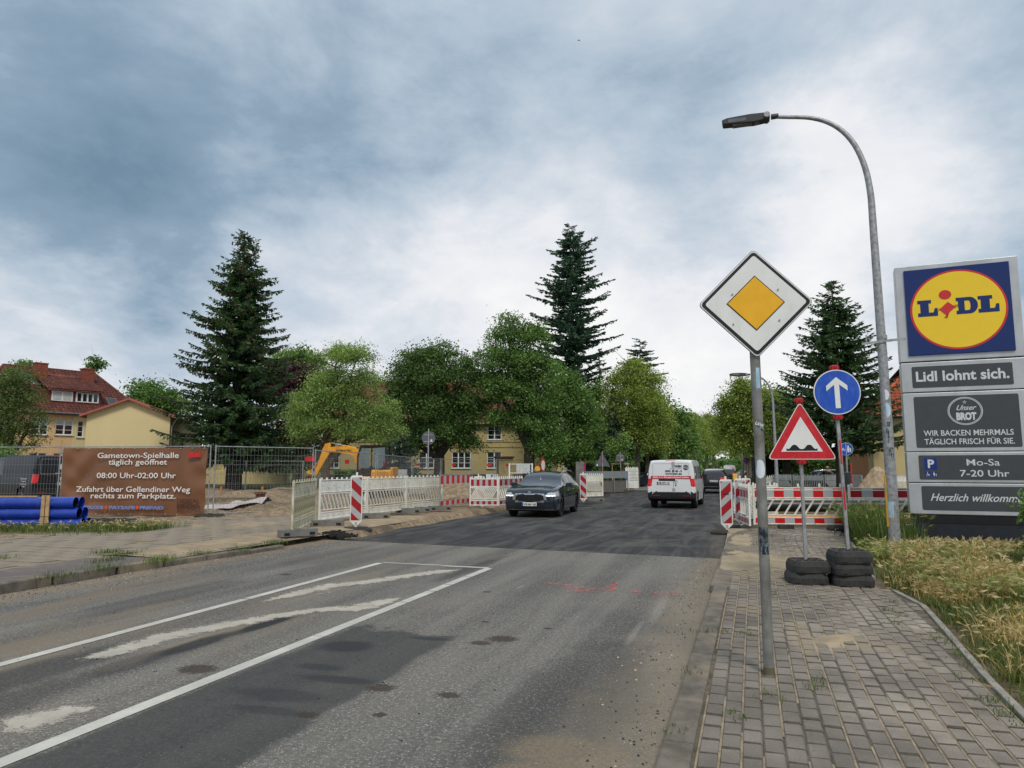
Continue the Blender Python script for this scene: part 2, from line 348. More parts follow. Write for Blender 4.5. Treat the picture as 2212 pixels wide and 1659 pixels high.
# ---- unpaved sheets
def hl(X, Y):                      # left of the road: pavement level near us, digging further back
    n = lumps(X, Y, 2.3, 3) * .5 + lumps(X, Y, .9, 5) * .3 + lumps(X, Y, .33, 8) * .2
    n2 = lumps(X, Y, .16, 4)
    dig = np.clip((Y - 17.2) / 2, 0, 1) * np.clip((-12.0 - X) / 1.5, 0, 1) * np.clip((40 - Y) / 3, 0, 1)
    z = .085 + (n - .5) * .02 + dig * ((n - .42) * .85 + (n2 - .5) * .07)
    z += np.clip((-14.6 - X) / .6, 0, 1) * np.clip((18.5 - Y) / 1.5, 0, 1) * ((n - .35) * .16 + n2 * .03)
    z += np.clip((-9.6 - X) / .5, 0, 1) * 0
    edge = -8.72 + (lumps(X * 0 + 3, Y, .9, 2) - .5) * .45 + np.clip((Y - 24) / 6, 0, 1) * -.5 * np.clip((34 - Y) / 4, 0, 1)
    drop = np.clip((X - edge + .20) / .30, 0, 1) * np.clip((Y - 13.9) / .4, 0, 1)
    z = z - drop * (.20 + .05 * n2)
    near = np.clip((X + 9.24) / .04, 0, 1) * np.clip((14.3 - Y) / .2, 0, 1); return z - near * .25
xl = np.unique(np.concatenate([np.arange(-60, -24, .8), np.arange(-24, -9.6, .11), np.arange(-9.6, -7.9, .045)]))
yl = np.unique(np.concatenate([np.arange(-3, 12, .35), np.arange(12, 34, .10), np.arange(34, 60, .4)]))
tag(grid('left_dirt', xl, yl, hl, M_SAND), kind='structure')
def hr(X, Y):
    n = lumps(X, Y, 2.1, 13) * .5 + lumps(X, Y, .7, 15) * .3 + lumps(X, Y, .22, 18) * .2
    dig = np.clip((Y - 21.0) / 1.2, 0, 1) * np.clip((44 - Y) / 5, 0, 1) * np.clip((14 - X) / 2, 0, 1)
    z = .07 + (n - .5) * .05 + dig * ((n - .55) * .45)
    z = z - .2 * np.clip((.25 - X) / .3, 0, 1) * np.clip((Y - 17.8) / .6, 0, 1) - .12 * np.clip((.9 - X) / .7, 0, 1) * np.clip((Y - 20) / 1, 0, 1)
    return z
xr = np.unique(np.concatenate([np.arange(-.28, 8, .09), np.arange(8, 60, .8)]))
yr = np.unique(np.concatenate([np.arange(-2, 12, .12), np.arange(12, 30, .10), np.arange(30, 90, .5)]))
tag(grid('right_verge', xr, yr, hr, M_VERGE), kind='structure')
sheet('lawn', [(-80, 40.0), (-9.6, 40.0), (-9.6, 600), (-80, 600)], .13, M_LAWN)
sheet('left_footway', [(-9.7, 38), (-8.35, 34), (-8.35, 500), (-9.7, 500)], .09, mat('footway_sand', (.30, .26, .19), .95, var=.25, vs=.8))
sheet('right_footway', [(3.0, 46), (-.2, 46), (-.2, 500), (3.0, 500)], .10, M_LAWN)

# ---- right pavement: concrete blocks laid lengthwise, sand in the joints
KX = [(-2, -.46), (3.8, -.44), (6.0, -.41), (8.8, -.37), (12.3, -.32), (16.45, -.26), (17.6, -.12), (18.36, .04), (19.2, .49), (19.8, 1.2)]
VX = [(-2, 1.95), (2, 1.80), (3.6, 1.66), (5.13, 1.54), (6.4, 1.62), (8.93, 1.82), (9.9, 1.72), (10.4, 1.62), (12, 1.68), (14.4, 1.92), (18.4, 2.2), (19.8, 2.3)]
kx = lambda y: float(np.interp(y, *zip(*KX))); vx = lambda y: float(np.interp(y, *zip(*VX)))
pv_ = MB(); ys_ = np.arange(-2, 19.81, .2)
for i in range(len(ys_) - 1):
    a, b_ = ys_[i], ys_[i + 1]; pv_.add([(kx(a) + .1, a, .088), (vx(a), a, .088), (vx(b_), b_, .088), (kx(b_) + .1, b_, .088)], [(0, 1, 2, 3)])
PW0 = .112
M_JSAND = mat('joint_sand', (.27, .215, .145), .95, var=.3, vs=9, bump=.4)
pave = tag(pv_.build('right_pavement', mat('joint_soil', (.11, .092, .066), .95, var=.4, vs=9)), kind='structure')
mb = MB()
for i in range(-3, 24):
    for q in range(60):
        ya, yb = .3 + q * .32, .3 + q * .32 + .322; f2 = lambda y_: kx(min(y_, 16)) + .215 + (i + .5) * PW0 + .030 * max(0, y_ - 15.5) ** 2 + math.sin(y_ * .7 + i * .3) * .004
        if f2(yb) > vx(yb) - .02 or f2(ya) < kx(ya) + .1: continue
        if lumps(np.array([ya * 1.0]), np.array([i * 3.1]), 1.2, 91)[0] < .30: continue
        mb.add([(f2(ya) - .006, ya, .0955), (f2(ya) + .006, ya, .0955), (f2(yb) + .006, yb, .0955), (f2(yb) - .006, yb, .0955)], [(0, 1, 2, 3)])
tag(mb.build('joint_sand', M_JSAND, pave), kind='stuff')
M_PAVER, t, pos, x, y = world_mat('paver_concrete')
n1_ = t.noise(pos, 1.1, 5, .6); f_ = t.noise(pos, 130, 3, .75); b1 = t.noise(pos, 22, 5, .7)
isl = t.n('ShaderNodeObjectInfo').outputs['Random']; isl2 = t.n('ShaderNodeNewGeometry').outputs['Random Per Island']
c = t.mix(t.step(n1_, .35, .68), (.185, .165, .143), (.295, .267, .228))
c = t.mix(t.step(t.m('ADD', x, t.m('MULTIPLY', n1_, 1.5)), 1.0, 1.9), t.mix(1.0, c, (.80, .79, .79), 'MULTIPLY'), t.mix(1.0, c, (1.12, 1.1, 1.07), 'MULTIPLY'))
c = t.mix(t.m('FRACT', t.m('ADD', t.m('MULTIPLY', isl, 7.3), isl2)), t.mix(1.0, c, (.86,) * 3, 'MULTIPLY'), t.mix(1.0, c, (1.12,) * 3, 'MULTIPLY'))
c = t.mix(t.m('MULTIPLY', t.step(f_, .56, .72), .5), c, (.36, .34, .31)); c = t.mix(t.m('MULTIPLY', t.step(f_, .46, .32), .55), c, (.035, .032, .03))
c = t.mix(t.m('MULTIPLY', t.step(b1, .55, .75), .30), c, (.25, .20, .14))
ws = t.noise(pos, 1.7, 6, .65)
for (cx, cy, rx, ry, k) in ((.3, 12.0, 1.3, 1.7, .95), (-.15, 16.2, .5, 2.2, .6), (.45, 7.1, .10, .7, .8), (.95, 6.9, .42, .26, .55), (0.0, 8.2, .2, .25, .6), (-.3, 9.6, .12, 1.0, .7), (1.5, 10.2, .5, .2, .5), (.15, 7.3, .14, .1, .7)):
    c = t.mix(t.m('MULTIPLY', t.m('MULTIPLY', blob(t, x, y, cx, cy, rx, ry, ws, .4, .8), k), t.step(b1, .66, .44)), c, (.31, .25, .17))
finish(t, c, .92, t.m('ADD', f_, b1), .003, .8, .2)
PW, PL = .112, .205
M_PDIRT = mat('joint_dirt', (.080, .070, .056), .95, var=.4, vs=9)
def paver_mesh(seed):
    r = random.Random(seed); hw, hl_ = PW / 2 - .0035, PL / 2 - .0045; mb = MB(); q = .009; d = [r.uniform(-.0022, .0022) for _ in range(4)]
    lo = [(-hw, -hl_, -.02), (hw, -hl_, -.02), (hw, hl_, -.02), (-hw, hl_, -.02)]
    md = [(a, b_, -.010 + d[i]) for i, (a, b_, _) in enumerate(lo)]; hi = [(a - q * (1 if a > 0 else -1), b_ - q * (1 if b_ > 0 else -1), 0 + d[i]) for i, (a, b_, _) in enumerate(lo)]
    mb.add(lo + md + hi, [(0, 1, 5, 4), (1, 2, 6, 5), (2, 3, 7, 6), (3, 0, 4, 7), (4, 5, 9, 8), (5, 6, 10, 9), (6, 7, 11, 10), (7, 4, 8, 11), (8, 9, 10, 11)])
    mb.m = [1, 0, 1, 0, 1, 0, 1, 0, 0]; return mb
pms = [paver_mesh(s).mesh('paver', [M_PAVER, M_PDIRT]) for s in range(5)]
spots = []
for i in range(-2, 24):
    for j in range(98):
        yy = .3 + j * PL + (PL / 2 if i % 2 else 0) + random.uniform(-.003, .003)
        bend = .030 * max(0, yy - 15.5) ** 2
        xx = kx(min(yy, 16)) + .215 + i * PW + bend + math.sin(yy * .7 + i * .3) * .004
        if kx(yy) + .15 < xx < vx(yy) - .06 and yy < 19.6 and not (abs(xx - .14) < .08 and abs(yy - 5.73) < .14): spots.append((xx, yy, i))
def screen_ok(P):
    d = Vector(P) - Vector((0, 0, EYE)); c_ = cam_inv @ d; return c_.z < 0 and abs(c_.x / -c_.z) < 1120 / F and abs(c_.y / -c_.z) < 850 / F
cam_inv = cam.rotation_euler.to_matrix().inverted()
spots.sort(key=lambda s_: (not screen_ok((s_[0], s_[1], .1)), s_[1] ** 2 + s_[0] ** 2))
rest = MB()
for k, (a, b_, i) in enumerate(spots):
    z = .100 + random.uniform(-.0030, .0030); rot = (random.uniform(-.022, .022), random.uniform(-.018, .018), random.uniform(-.014, .014) - (.06 * max(0, b_ - 15.5)))
    if k < 300: link('paver', random.choice(pms), pave, (a, b_, z), rot)
    else:
        src = random.choice(pms); M = Matrix.Translation((a, b_, z)) @ Matrix.Rotation(rot[2], 4, 'Z')
        rest.add([v.co for v in src.vertices], [tuple(p.vertices) for p in src.polygons], 0, M); rest.m[-9:] = [1, 0, 1, 0, 1, 0, 1, 0, 0]
tag(rest.build('far_pavers', [M_PAVER, M_PDIRT], pave), kind='stuff')
# blown sand lying over the far blocks and along the kerb
def hs(X, Y):
    n = lumps(X, Y, .8, 31) * .5 + lumps(X, Y, .3, 32) * .3 + lumps(X, Y, .1, 33) * .2
    m1 = np.exp(-((X - .1) / 1.0) ** 2 - ((Y - 12.0) / 1.1) ** 2) + .9 * np.exp(-((X + .05) / .3) ** 2 - ((Y - 16) / 2.0) ** 2) + .62 * np.exp(-((X - .75 + (Y - 7) * -.35) / .22) ** 2 - ((Y - 7.0) / .5) ** 2)
    return .086 + .040 * np.clip(m1 + (n - .5) * .9 - .18, 0, 1) - .3 * (X > np.interp(Y, *zip(*VX)) - .03)
tag(grid('blown_sand', np.arange(-.36, 1.9, .03), np.arange(5.6, 19, .05), hs, mat('blown_sand', (.33, .265, .175), .95, var=.2, vs=4, bump=.5, bs=90)), kind='stuff')
# back edging of the pavement
M_KERB = mat('kerb_concrete', (.135, .120, .100), .9, var=.35, vs=5, bump=.6, bs=70, dirt=(.30, .24, .16), da=.6, ds=1.6)
edge = tag(thing('back_edging', 'thin concrete edging between the block pavement and the dry grass', 'edging'), kind='structure')
for i in range(15):
    a, b_ = 1.0 + i * 1.0, 2.0 + i * 1.0 - .012
    if 9.4 < a < 10.6: continue
    mb = MB(); mb.bar((vx(a) + .03, a, .055), (vx(b_) + .03, b_, .055), .055, .11); mb.build('edging_stone', mat('edging_concrete', (.25, .235, .205), .9, var=.25, vs=5, bump=.5), edge, bevel=.006)
kerb = tag(thing('right_kerb', 'grey concrete kerb between the road and the block pavement', 'kerb'), kind='structure')
yy = .2
while yy < 19.3:
    L = 1.0 if yy < 9 else (.5 if yy < 16.5 else .35)
    a, b_ = yy, yy + L - .01
    mb = MB(); d = random.uniform(-.004, .004)
    p0, p1 = (kx(a) + .05, a, .03 + d), (kx(b_) + .05, b_, .03 + d)
    mb.bar(p0, p1, .17 if yy < 9.4 else .26, .145); mb.build('kerb_stone', M_KERB, kerb, bevel=.014); yy += L

# ---- left pavement: large slabs, sandy
LK = [(-3, -9.22), (6.5, -9.12), (8.6, -9.06), (9.6, -8.98), (10.6, -8.92), (11.5, -8.80), (12.6, -8.78), (14.0, -8.75)]
lkx = lambda y: float(np.interp(y, *zip(*LK)))
lkerb = tag(thing('left_kerb', 'weathered grey kerb along the far side of the road, broken and grown over by grass', 'kerb'), kind='structure')
for a, L in ((2.6, 1.0), (3.6, 1.0), (4.6, 1.0), (5.6, 1.0), (6.6, 1.0), (7.62, 1.0), (8.68, .8), (9.5, .9), (10.4, 1.0), (11.4, 1.0)):
    mb = MB(); d = random.uniform(-.006, .006) - (.03 if a > 9.2 else 0) - (.03 if a > 11 else 0)
    mb.bar((lkx(a) - .04, a, .05 + d), (lkx(a + L) - .04, a + L - .03, .05 + d + random.uniform(-.01, .01)), .16, .16); mb.build('kerb_stone', M_KERB, lkerb, bevel=.018)
lp = sheet('left_pavement', [(-14.9, 2), (-9.2, 2), (-9.05, 9), (-8.9, 14.4), (-9.6, 16), (-11.0, 19.6), (-11.2, 24), (-14.3, 21), (-14.9, 18)], .105, mat('pavement_bedding_sand', (.25, .20, .135), .95, var=.3, vs=5, bump=.5))
M_SLAB = mat('slab_concrete', (.215, .19, .155), .92, var=.18, vs=1.2, bump=.4, bs=60, dirt=(.30, .235, .155), da=.85, ds=1.1)
sm = []
for s_ in range(3):
    mb = MB(); mb.box((0, 0, -.012), (.588, .338, .024)); sm.append(mb.mesh('slab', M_SLAB))
ls = []
for i in range(-2, 60):
    for j in range(12):
        xx = -14.75 + j * .6 + (.3 if i % 2 else 0); yy = 4.2 + i * .35
        lim = lkx(min(yy, 14)) - (1.25 if yy < 10.0 else .35) - max(0, yy - 14.4) * .42
        if -14.9 < xx < lim and yy < 20.5 and lumps(np.array([xx]), np.array([yy]), .7, 44)[0] > .10: ls.append((xx, yy))
ls.sort(key=lambda s_: (not screen_ok((s_[0], s_[1], .1)), s_[0] ** 2 + s_[1] ** 2)); rest = MB()
for k, (a, b_) in enumerate(ls):
    z = .121 + random.uniform(-.006, .005); rt = (random.uniform(-.014, .014), random.uniform(-.012, .012), random.uniform(-.02, .02))
    if k < 300: link('slab', random.choice(sm), lp, (a, b_, z), rt)
    else: rest.box((a, b_, z - .012), (.588, .338, .024))
if rest.v: tag(rest.build('far_slabs', M_SLAB, lp), kind='stuff')
def hgs(X, Y):
    n = lumps(X, Y, .9, 51) * .5 + lumps(X, Y, .3, 52) * .3 + lumps(X, Y, .09, 53) * .2
    m1 = np.clip((X + 10.9) / .8, 0, 1) + .55 * np.exp(-((X + 12.5) / 1.6) ** 2 - ((Y - 16) / 3.0) ** 2)
    return .098 + .045 * np.clip(m1 * 1.1 + (n - .5) * 1.1 - .22, 0, 1) - np.clip((X + 9.35) / .3, 0, 1) * .05
tag(grid('pavement_sand', np.arange(-14.4, -9.02, .06), np.arange(9.6, 20, .07), hgs, mat('pavement_sand', (.30, .235, .155), .95, var=.2, vs=3, bump=.5, bs=90)), kind='stuff')
sheet('gravel_strip', [(-10.35, 3), (-9.2, 3), (-9.08, 9.3), (-9.6, 10.0), (-10.35, 9.4)], .118, mat('purple_grey_chippings', (.13, .115, .115), .95, var=.5, vs=60, bump=1.0, bs=70, dirt=(.27, .21, .14), da=.6, ds=2))
# broken strip of loose gravel and tar crumbs along the kerbs
def crumbs(name, pts, sz, m_, label):
    V, Fc = [], []
    for k, (a, b_, z) in enumerate(pts):
        s_ = random.uniform(*sz); an = random.uniform(0, 6.28); o = len(V)
        for q in range(4): V.append((a + s_ * math.cos(an + q * 1.57) * random.uniform(.7, 1.2), b_ + s_ * math.sin(an + q * 1.57), z))
        V.append((a, b_, z + s_ * random.uniform(.5, 1.1))); Fc += [(o, o + 1, o + 4), (o + 1, o + 2, o + 4), (o + 2, o + 3, o + 4), (o + 3, o, o + 4)]
    o = link(name, npmesh(name, V, Fc, m_)); return tag(o, kind='stuff')
g_ = random.gauss; u_ = random.uniform
M_TAR = mat('tar_crumb', (.022, .021, .021), .8); M_PEB = mat('pebble', (.28, .24, .19), .9, var=.4, isl=.5)
pts = [(-.5 - abs(g_(0, .28)), u_(3, 13), 0) for _ in range(420)] + [(lkx(b_) + abs(g_(0, .5)) + .1, b_, 0) for b_ in [u_(5, 14) for _ in range(800)]] + [(u_(-10.8, -9.2), b_, .14) for b_ in [u_(9, 17) for _ in range(260)]] + [(u_(-8.5, -.6), u_(3.5, 13), 0) for _ in range(300)] + [(u_(-8.2, -.5), 13.9 + g_(0, .5) - .09 * 0, 0) for _ in range(260)]
pts += [(u_(-.3, .9), g_(15.6, .7), .10) for _ in range(450)] + [(u_(-.35, -.1), u_(12.6, 13.8), .10) for _ in range(120)]
crumbs('tar_crumbs', pts, (.003, .012), M_TAR, '')
crumbs('pebbles', [(lkx(b_) + abs(g_(0, .7)), b_, 0) for b_ in [u_(5, 14) for _ in range(600)]] + [(u_(-15.3, -14.2), u_(10, 19), .16) for _ in range(700)] + [(u_(-14.5, -11.8), u_(16, 24), .14) for _ in range(500)] + [(-.6 - abs(g_(0, .3)), u_(3, 13), 0) for _ in range(160)], (.004, .014), M_PEB, '')
mb = MB()
for _ in range(420):        # spilled black asphalt by the first foot block
    a, b_ = g_(-9.05, .28), g_(14.55, .18); s_ = u_(.02, .06); mb.box((a, b_, .05 + max(0, .10 - .25 * abs(a + 9.05)) * u_(.3, 1)), (s_, s_ * u_(.6, 1.2), s_))
tag(mb.build('asphalt_spill', M_TAR), kind='stuff')

# ---- painted markings, 4 mm above the road
def worn(name, col, lo, hi, s1=14, s2=55, core=False):
    m_, t, pos, x, y = world_mat(name); a = t.noise(pos, s1, 6, .7); b_ = t.noise(pos, s2, 3, .7); f_ = t.noise(pos, 3, 4, .6)
    k = t.m('ADD', t.m('MULTIPLY', a, .6), t.m('MULTIPLY', b_, .4))
    if core: k = t.m('ADD', k, t.m('MULTIPLY', t.m('SUBTRACT', t.n('ShaderNodeAttribute', attribute_name='core').outputs['Fac'], .55), .34))
    k = t.step(k, lo, hi)
    c = t.mix(t.step(f_, .35, .7), tuple(v * .78 for v in col), col); c = t.mix(t.m('MULTIPLY', t.step(b_, .55, .7), .5), c, tuple(v * .55 for v in col))
    pb = t.n('ShaderNodeBsdfPrincipled', {'Base Color': c, 'Roughness': .8, 'Specular IOR Level': .25}); tp = t.n('ShaderNodeBsdfTransparent', {'Color': (1, 1, 1)})
    t.n('ShaderNodeOutputMaterial', {0: t.n('ShaderNodeMixShader', {0: k, 1: tp.outputs[0], 2: pb.outputs[0]}).outputs[0]}); return m_
M_LINE = worn('white_line_paint', (.56, .55, .50), .30, .40); M_OLDL = worn('worn_line_paint', (.47, .44, .375), .40, .54, 7, 50, True); M_RED = worn('pink_spray_paint', (.78, .17, .16), .47, .58, 16, 70)
M_OLDL2 = worn('ghost_line_paint', (.40, .38, .33), .50, .58)
def strip(name, pts, wd, z, m_, label=None):
    pts = [Vector((*p, 0)) for p in pts]; V = []; n = len(pts)
    for i, p in enumerate(pts):
        d = (pts[min(i + 1, n - 1)] - pts[max(i - 1, 0)]).normalized(); s_ = Vector((-d.y, d.x, 0)) * (wd[i] if isinstance(wd, list) else wd) / 2
        V += [(p.x - s_.x, p.y - s_.y, z), (p.x, p.y, z), (p.x + s_.x, p.y + s_.y, z)]
    mb = MB(); mb.add(V, [(3 * i + k, 3 * i + 3 + k, 3 * i + 4 + k, 3 * i + 1 + k) for i in range(n - 1) for k in (0, 1)]); o = mb.build(name, m_); tag(o, kind='structure')
    at_ = o.data.attributes.new('core', 'FLOAT', 'POINT'); at_.data.foreach_set('value', [float(k == 1) * (0 if i in (0, n - 1) else 1) for i in range(n) for k in range(3)]); return o
for a, b_ in ((-4, 6.1), (6.11, 7.9), (7.92, 8.7), (8.73, 9.25), (9.28, 10.0), (10.02, 10.94)): strip('lane_line', [(-3.90, a), (-3.90, b_)], .125, .0045, M_LINE)
strip('lane_line', [(-5.80, -3), (-5.83, 7.5)], .115, .0045, M_LINE); strip('lane_line', [(-5.83, 7.53), (-5.86, 10.98)], .115, .0045, M_LINE)
strip('stop_line', [(-5.84, 11.05), (-4.75, 11.03)], .07, .0045, M_LINE); strip('stop_line', [(-4.72, 10.98), (-3.92, 10.98)], .10, .0045, M_LINE)
strip('worn_line', [(gp(u, v).x, gp(u, v).y) for u, v in ((130, 1432), (240, 1412), (360, 1375), (480, 1352), (600, 1331), (680, 1318), (760, 1316), (830, 1300), (885, 1288))], [.25, .46, .55, .50, .42, .40, .60, .50, .15], .004, M_OLDL)
strip('worn_line', [(gp(u, v).x, gp(u, v).y) for u, v in ((540, 1305), (620, 1288), (720, 1265), (800, 1257), (880, 1244), (960, 1234), (1010, 1232))], [.2, .42, .6, .55, .55, .6, .3], .004, M_OLDL)
strip('worn_line', [(gp(u, v).x, gp(u, v).y) for u, v in ((-40, 1600), (60, 1560), (140, 1540), (250, 1525))], [.7, .62, .5, .2], .004, M_OLDL)
strip('worn_line', [(gp(u, v).x, gp(u, v).y) for u, v in ((560, 1300), (700, 1282), (810, 1262))], [.05, .07, .03], .0042, M_OLDL2)
for pts, wd in (([(1175, 1260), (1245, 1266)], .10), ([(1225, 1279), (1262, 1277)], .12), ([(1362, 1278), (1385, 1278)], .14), ([(1405, 1281), (1468, 1287)], .10), ([(1215, 1268), (1240, 1272), (1262, 1268)], .06), ([(1262, 1280), (1275, 1274), (1290, 1272)], .07), ([(1318, 1272), (1322, 1262), (1328, 1257), (1332, 1264)], .06)):
    strip('spray_mark', [(gp(u, v).x, gp(u, v).y) for u, v in pts], wd, .0045, M_RED)
c_ = gp(1313, 1273); strip('spray_mark', [(c_.x + .10 * math.cos(a), c_.y + .11 * math.sin(a)) for a in np.arange(0, 6.4, .4)], .05, .0046, M_RED)
# ================================================================ SIGNS, LAMPS, BARRIERS, FENCES
M_GALV = mat('galvanised_steel', (.36, .37, .38), .55, .55, var=.22, vs=9, dirt=(.22, .20, .16), da=.5, ds=5)
M_POLE = mat('weathered_pole', (.25, .25, .235), .6, .45, var=.22, vs=10, dirt=(.13, .11, .08), da=.7, ds=6)
M_WHITE = mat('sign_white', (.74, .75, .74), .45, var=.04, vs=3, dirt=(.5, .5, .46), da=.35, ds=6)
M_BLACK = mat('sign_black', (.012, .012, .014), .4); M_YEL = mat('sign_yellow', (.80, .42, .012), .4, var=.05)
M_SRED = mat('sign_red', (.52, .012, .022), .4, var=.08, dirt=(.62, .10, .09), da=.4, ds=12); M_SBLUE = mat('sign_blue', (.012, .075, .46), .4, var=.08, dirt=(.10, .20, .55), da=.3, ds=10)
M_BACK = mat('sign_back_grey', (.10, .105, .12), .6); M_RUB = mat('recycled_rubber', (.030, .030, .031), .85, var=.4, vs=18, bump=.15, bs=120, dirt=(.10, .085, .065), da=.35, ds=4)
M_STICK = mat('white_sticker', (.66, .72, .78), .4, var=.06); M_STICKB = mat('black_sticker', (.015, .017, .02), .4, dirt=(.35, .45, .5), da=.9, ds=30)
M_STICKC = mat('pale_blue_sticker', (.30, .50, .66), .5, dirt=(.75, .75, .72), da=.9, ds=14)
M_CLAMP = mat('red_clamp', (.42, .010, .018), .45)
def clamp(parent, z, y=-.03):
    mb = MB(); mb.box((0, y, z), (.085, .06, .07)).cyl((0, y - .028, z), (0, y - .046, z), .012, n=6); mb.box((-.05, y + .01, z), (.02, .05, .045)); mb.box((.05, y + .01, z), (.02, .05, .045))
    mb.build('clamp', [M_CLAMP], parent, bevel=.008)
def foot_plate(parent, z, rz=0.0, label=None, flat_=False):
    H_ = .115 if flat_ else .145
    """recycled rubber foot: flat slab with chamfered rim, slots in the top and a hand hole"""
    mb = MB(); a, b_ = (.225, .25) if not flat_ else (.41, .20)
    o1 = [(-a, -b_ + .05), (-a + .05, -b_), (a - .05, -b_), (a, -b_ + .05), (a, b_ - .05), (a - .05, b_), (-a + .05, b_), (-a, b_ - .05)]
    o2 = [(x * .88, y * .88) for x, y in o1]
    V = [(x, y, .004) for x, y in o1] + [(x, y, .082 if not flat_ else .05) for x, y in o1] + [(x, y, H_) for x, y in o2]
    mb.add(V, [(7, 6, 5, 4, 3, 2, 1, 0), (16, 17, 18, 19, 20, 21, 22, 23)] + [(i, (i + 1) % 8, (i + 1) % 8 + 8, i + 8) for i in range(8)] + [(i + 8, (i + 1) % 8 + 8, (i + 1) % 8 + 16, i + 16) for i in range(8)])
    for i in range(-3, 4):
        for j in (-1, 0, 1):
            if (i + j) % 2 == 0: mb.box((i * .045 if not flat_ else i * .075, j * (.085 if flat_ else .11), H_ + .005), (.038, .06 if not flat_ else .035, .012), 0)
    mb.box((0, -b_ + .045, .085), (.17, .05, .042), 1)
    for s_ in (-1, 1): mb.box((s_ * .13, -b_ + .01, .012), (.06, .03, .03), 1)
    o = mb.build('foot_plate', [M_RUB, M_BLACK], parent, (0, 0, z), (0, 0, rz))
    if label: o['label'] = label
    return o
FACE = YAW
# ---- priority road sign on the thick pole in the pavement
th = thing('priority_sign', 'yellow and white diamond priority road sign on a thick stickered pole in the pavement', 'road sign', (.14, 5.73, .10), R(9))
mb = MB(); mb.tube([(0, 0, -.05), (.0, 0, 1.2), (-.012, 0, 2.70)], .038, 20); mb.build('pole', M_POLE, th)
sc = (0, -.055, 2.76)
sq = lambda h, r: [(x * .7071 - z * .7071, x * .7071 + z * .7071) for x, z in rrect(-h, -h, h, h, r, 5)]
f_ = thing('sign_face', None, None, sc); f_.parent = th
mb = MB(); mb.plate(sq(.30, .032), 0, .004, 0); mb.plate(sq(.291, .028), -.003, -.0005, 1); mb.plate(sq(.268, .02), -.006, -.0025, 0); mb.plate(sq(.304, .034), .0042, .012, 3)
bpy.data.objects.remove(f_)
face = mb.build('sign_plate', [M_WHITE, M_BLACK, M_WHITE, M_BACK], th, sc)
mb = MB(); mb.plate(sq(.153, .001), -.009, -.0055, 1); mb.plate(sq(.146, .001), -.012, -.0085, 0); mb.build('yellow_diamond', [M_YEL, M_BLACK], face)
for a, b_ in ((-.17, .075), (.17, .10), (-.17, -.16), (.17, -.14)): mb = MB(); mb.cyl((a, -.005, b_), (a, -.014, b_), .007, n=8); mb.build('rivet', M_GALV, face)
def wrap(parent, z0, z1, a0, a1, r, m_, label=None, name='sticker', shape=None):
    mb = MB(); n = 12
    V, Fc = [], []
    for i in range(n + 1):
        k = i / n; a = a0 + (a1 - a0) * k; half = (z1 - z0) / 2 * (math.sqrt(max(0, 1 - (2 * k - 1) ** 2)) if shape == 'disc' else 1); zc = (z0 + z1) / 2 + (shape if isinstance(shape, float) else 0) * (k - .5)
        for z in (zc - half, zc + half): V.append((r * math.cos(R(a)), r * math.sin(R(a)), z))
    mb.add(V, [(2 * i, 2 * i + 2, 2 * i + 3, 2 * i + 1) for i in range(n)]); o = mb.build(name, m_, parent)
    if label: o['label'] = label
    return o
wrap(th, .86, 1.06, -150, -45, .0398, M_STICKB, 'scratched black sticker'); wrap(th, 1.42, 1.56, -165, -50, .0398, M_STICK, 'round white sticker', shape='disc')
wrap(th, 1.80, 1.86, -165, -40, .0398, M_STICKB, 'slanted black sticker with white letters', shape=-.07); wrap(th, 2.10, 2.26, -160, -70, .0396, M_STICKC, 'torn pale blue sticker'); wrap(th, 2.34, 2.44, -140, -70, .0396, M_STICKC, 'remains of a torn white sticker')
text(th, 'LAW', -.008, 1.815, -.0425, .034, M_WHITE, bold=.001, rot=(R(90), R(24), R(-8)), thick=.0004, fit=.062)
wrap(th, .0, .05, -180, 179, .0398, mat('pole_stain', (.12, .10, .06), .8))

# ---- two temporary signs on rubber feet
def temp_sign(name, label, loc, n_feet, post_h, rz):
    th = thing(name, label, 'road sign', loc, rz)
    for k in range(n_feet): o = foot_plate(th, k * .145, random.uniform(-.05, .05) + (-.08 if k == 0 else 0)); o.location.x = random.uniform(-.02, .03); o.scale = (1.07 - .035 * k,) * 2 + (1,)
    mb = MB(); mb.box((0, 0, post_h / 2 + .06), (.042, .042, post_h - .12)); mb.build('post', [M_GALV], th, bevel=.005)
    return th
ts = temp_sign('uneven_road_sign', 'red bordered triangle sign warning of bumps, on a post in two rubber feet', (.77, 10.35, .10), 2, 2.30, R(11))
zz = 1.61; H3 = .78; W3 = .90
def tri(s_, r_, dz=0):
    cx, cz = 0, H3 / 3; P = [(-W3 / 2, 0), (W3 / 2, 0), (0, H3)]; P = [((x - cx) * s_, (z - cz) * s_ + cz) for x, z in P]; out = []
    for i in range(3):
        p, a, b_ = Vector(P[i]), Vector(P[i - 1]), Vector(P[(i + 1) % 3]); da, db = (a - p).normalized(), (b_ - p).normalized(); c0, c1 = p + da * r_ * 1.6, p + db * r_ * 1.6
        for k in range(6): u = k / 5; q = c0 * (1 - u) ** 2 + p * 2 * u * (1 - u) + c1 * u * u; out.append((q.x, q.y + dz))
    return out
mb = MB(); mb.plate(tri(1.0, .045), -.008, 0, 0); mb.plate(tri(.965, .04), -.0095, -.007, 1); mb.plate(tri(.60, .004), -.011, -.009, 0); mb.plate(tri(1.0, .045), 0, .008, 2)
pl = mb.build('sign_plate', [M_WHITE, M_SRED, M_BACK], ts, (0, -.06, zz))
bump = [(-.20, .115), (.20, .115), (.20, .15)] + [(x, .15 + -.012 + .058 * math.exp(-abs((abs(x) - .095) / .052) ** 3)) for x in np.linspace(.18, -.18, 40)] + [(-.20, .15)]
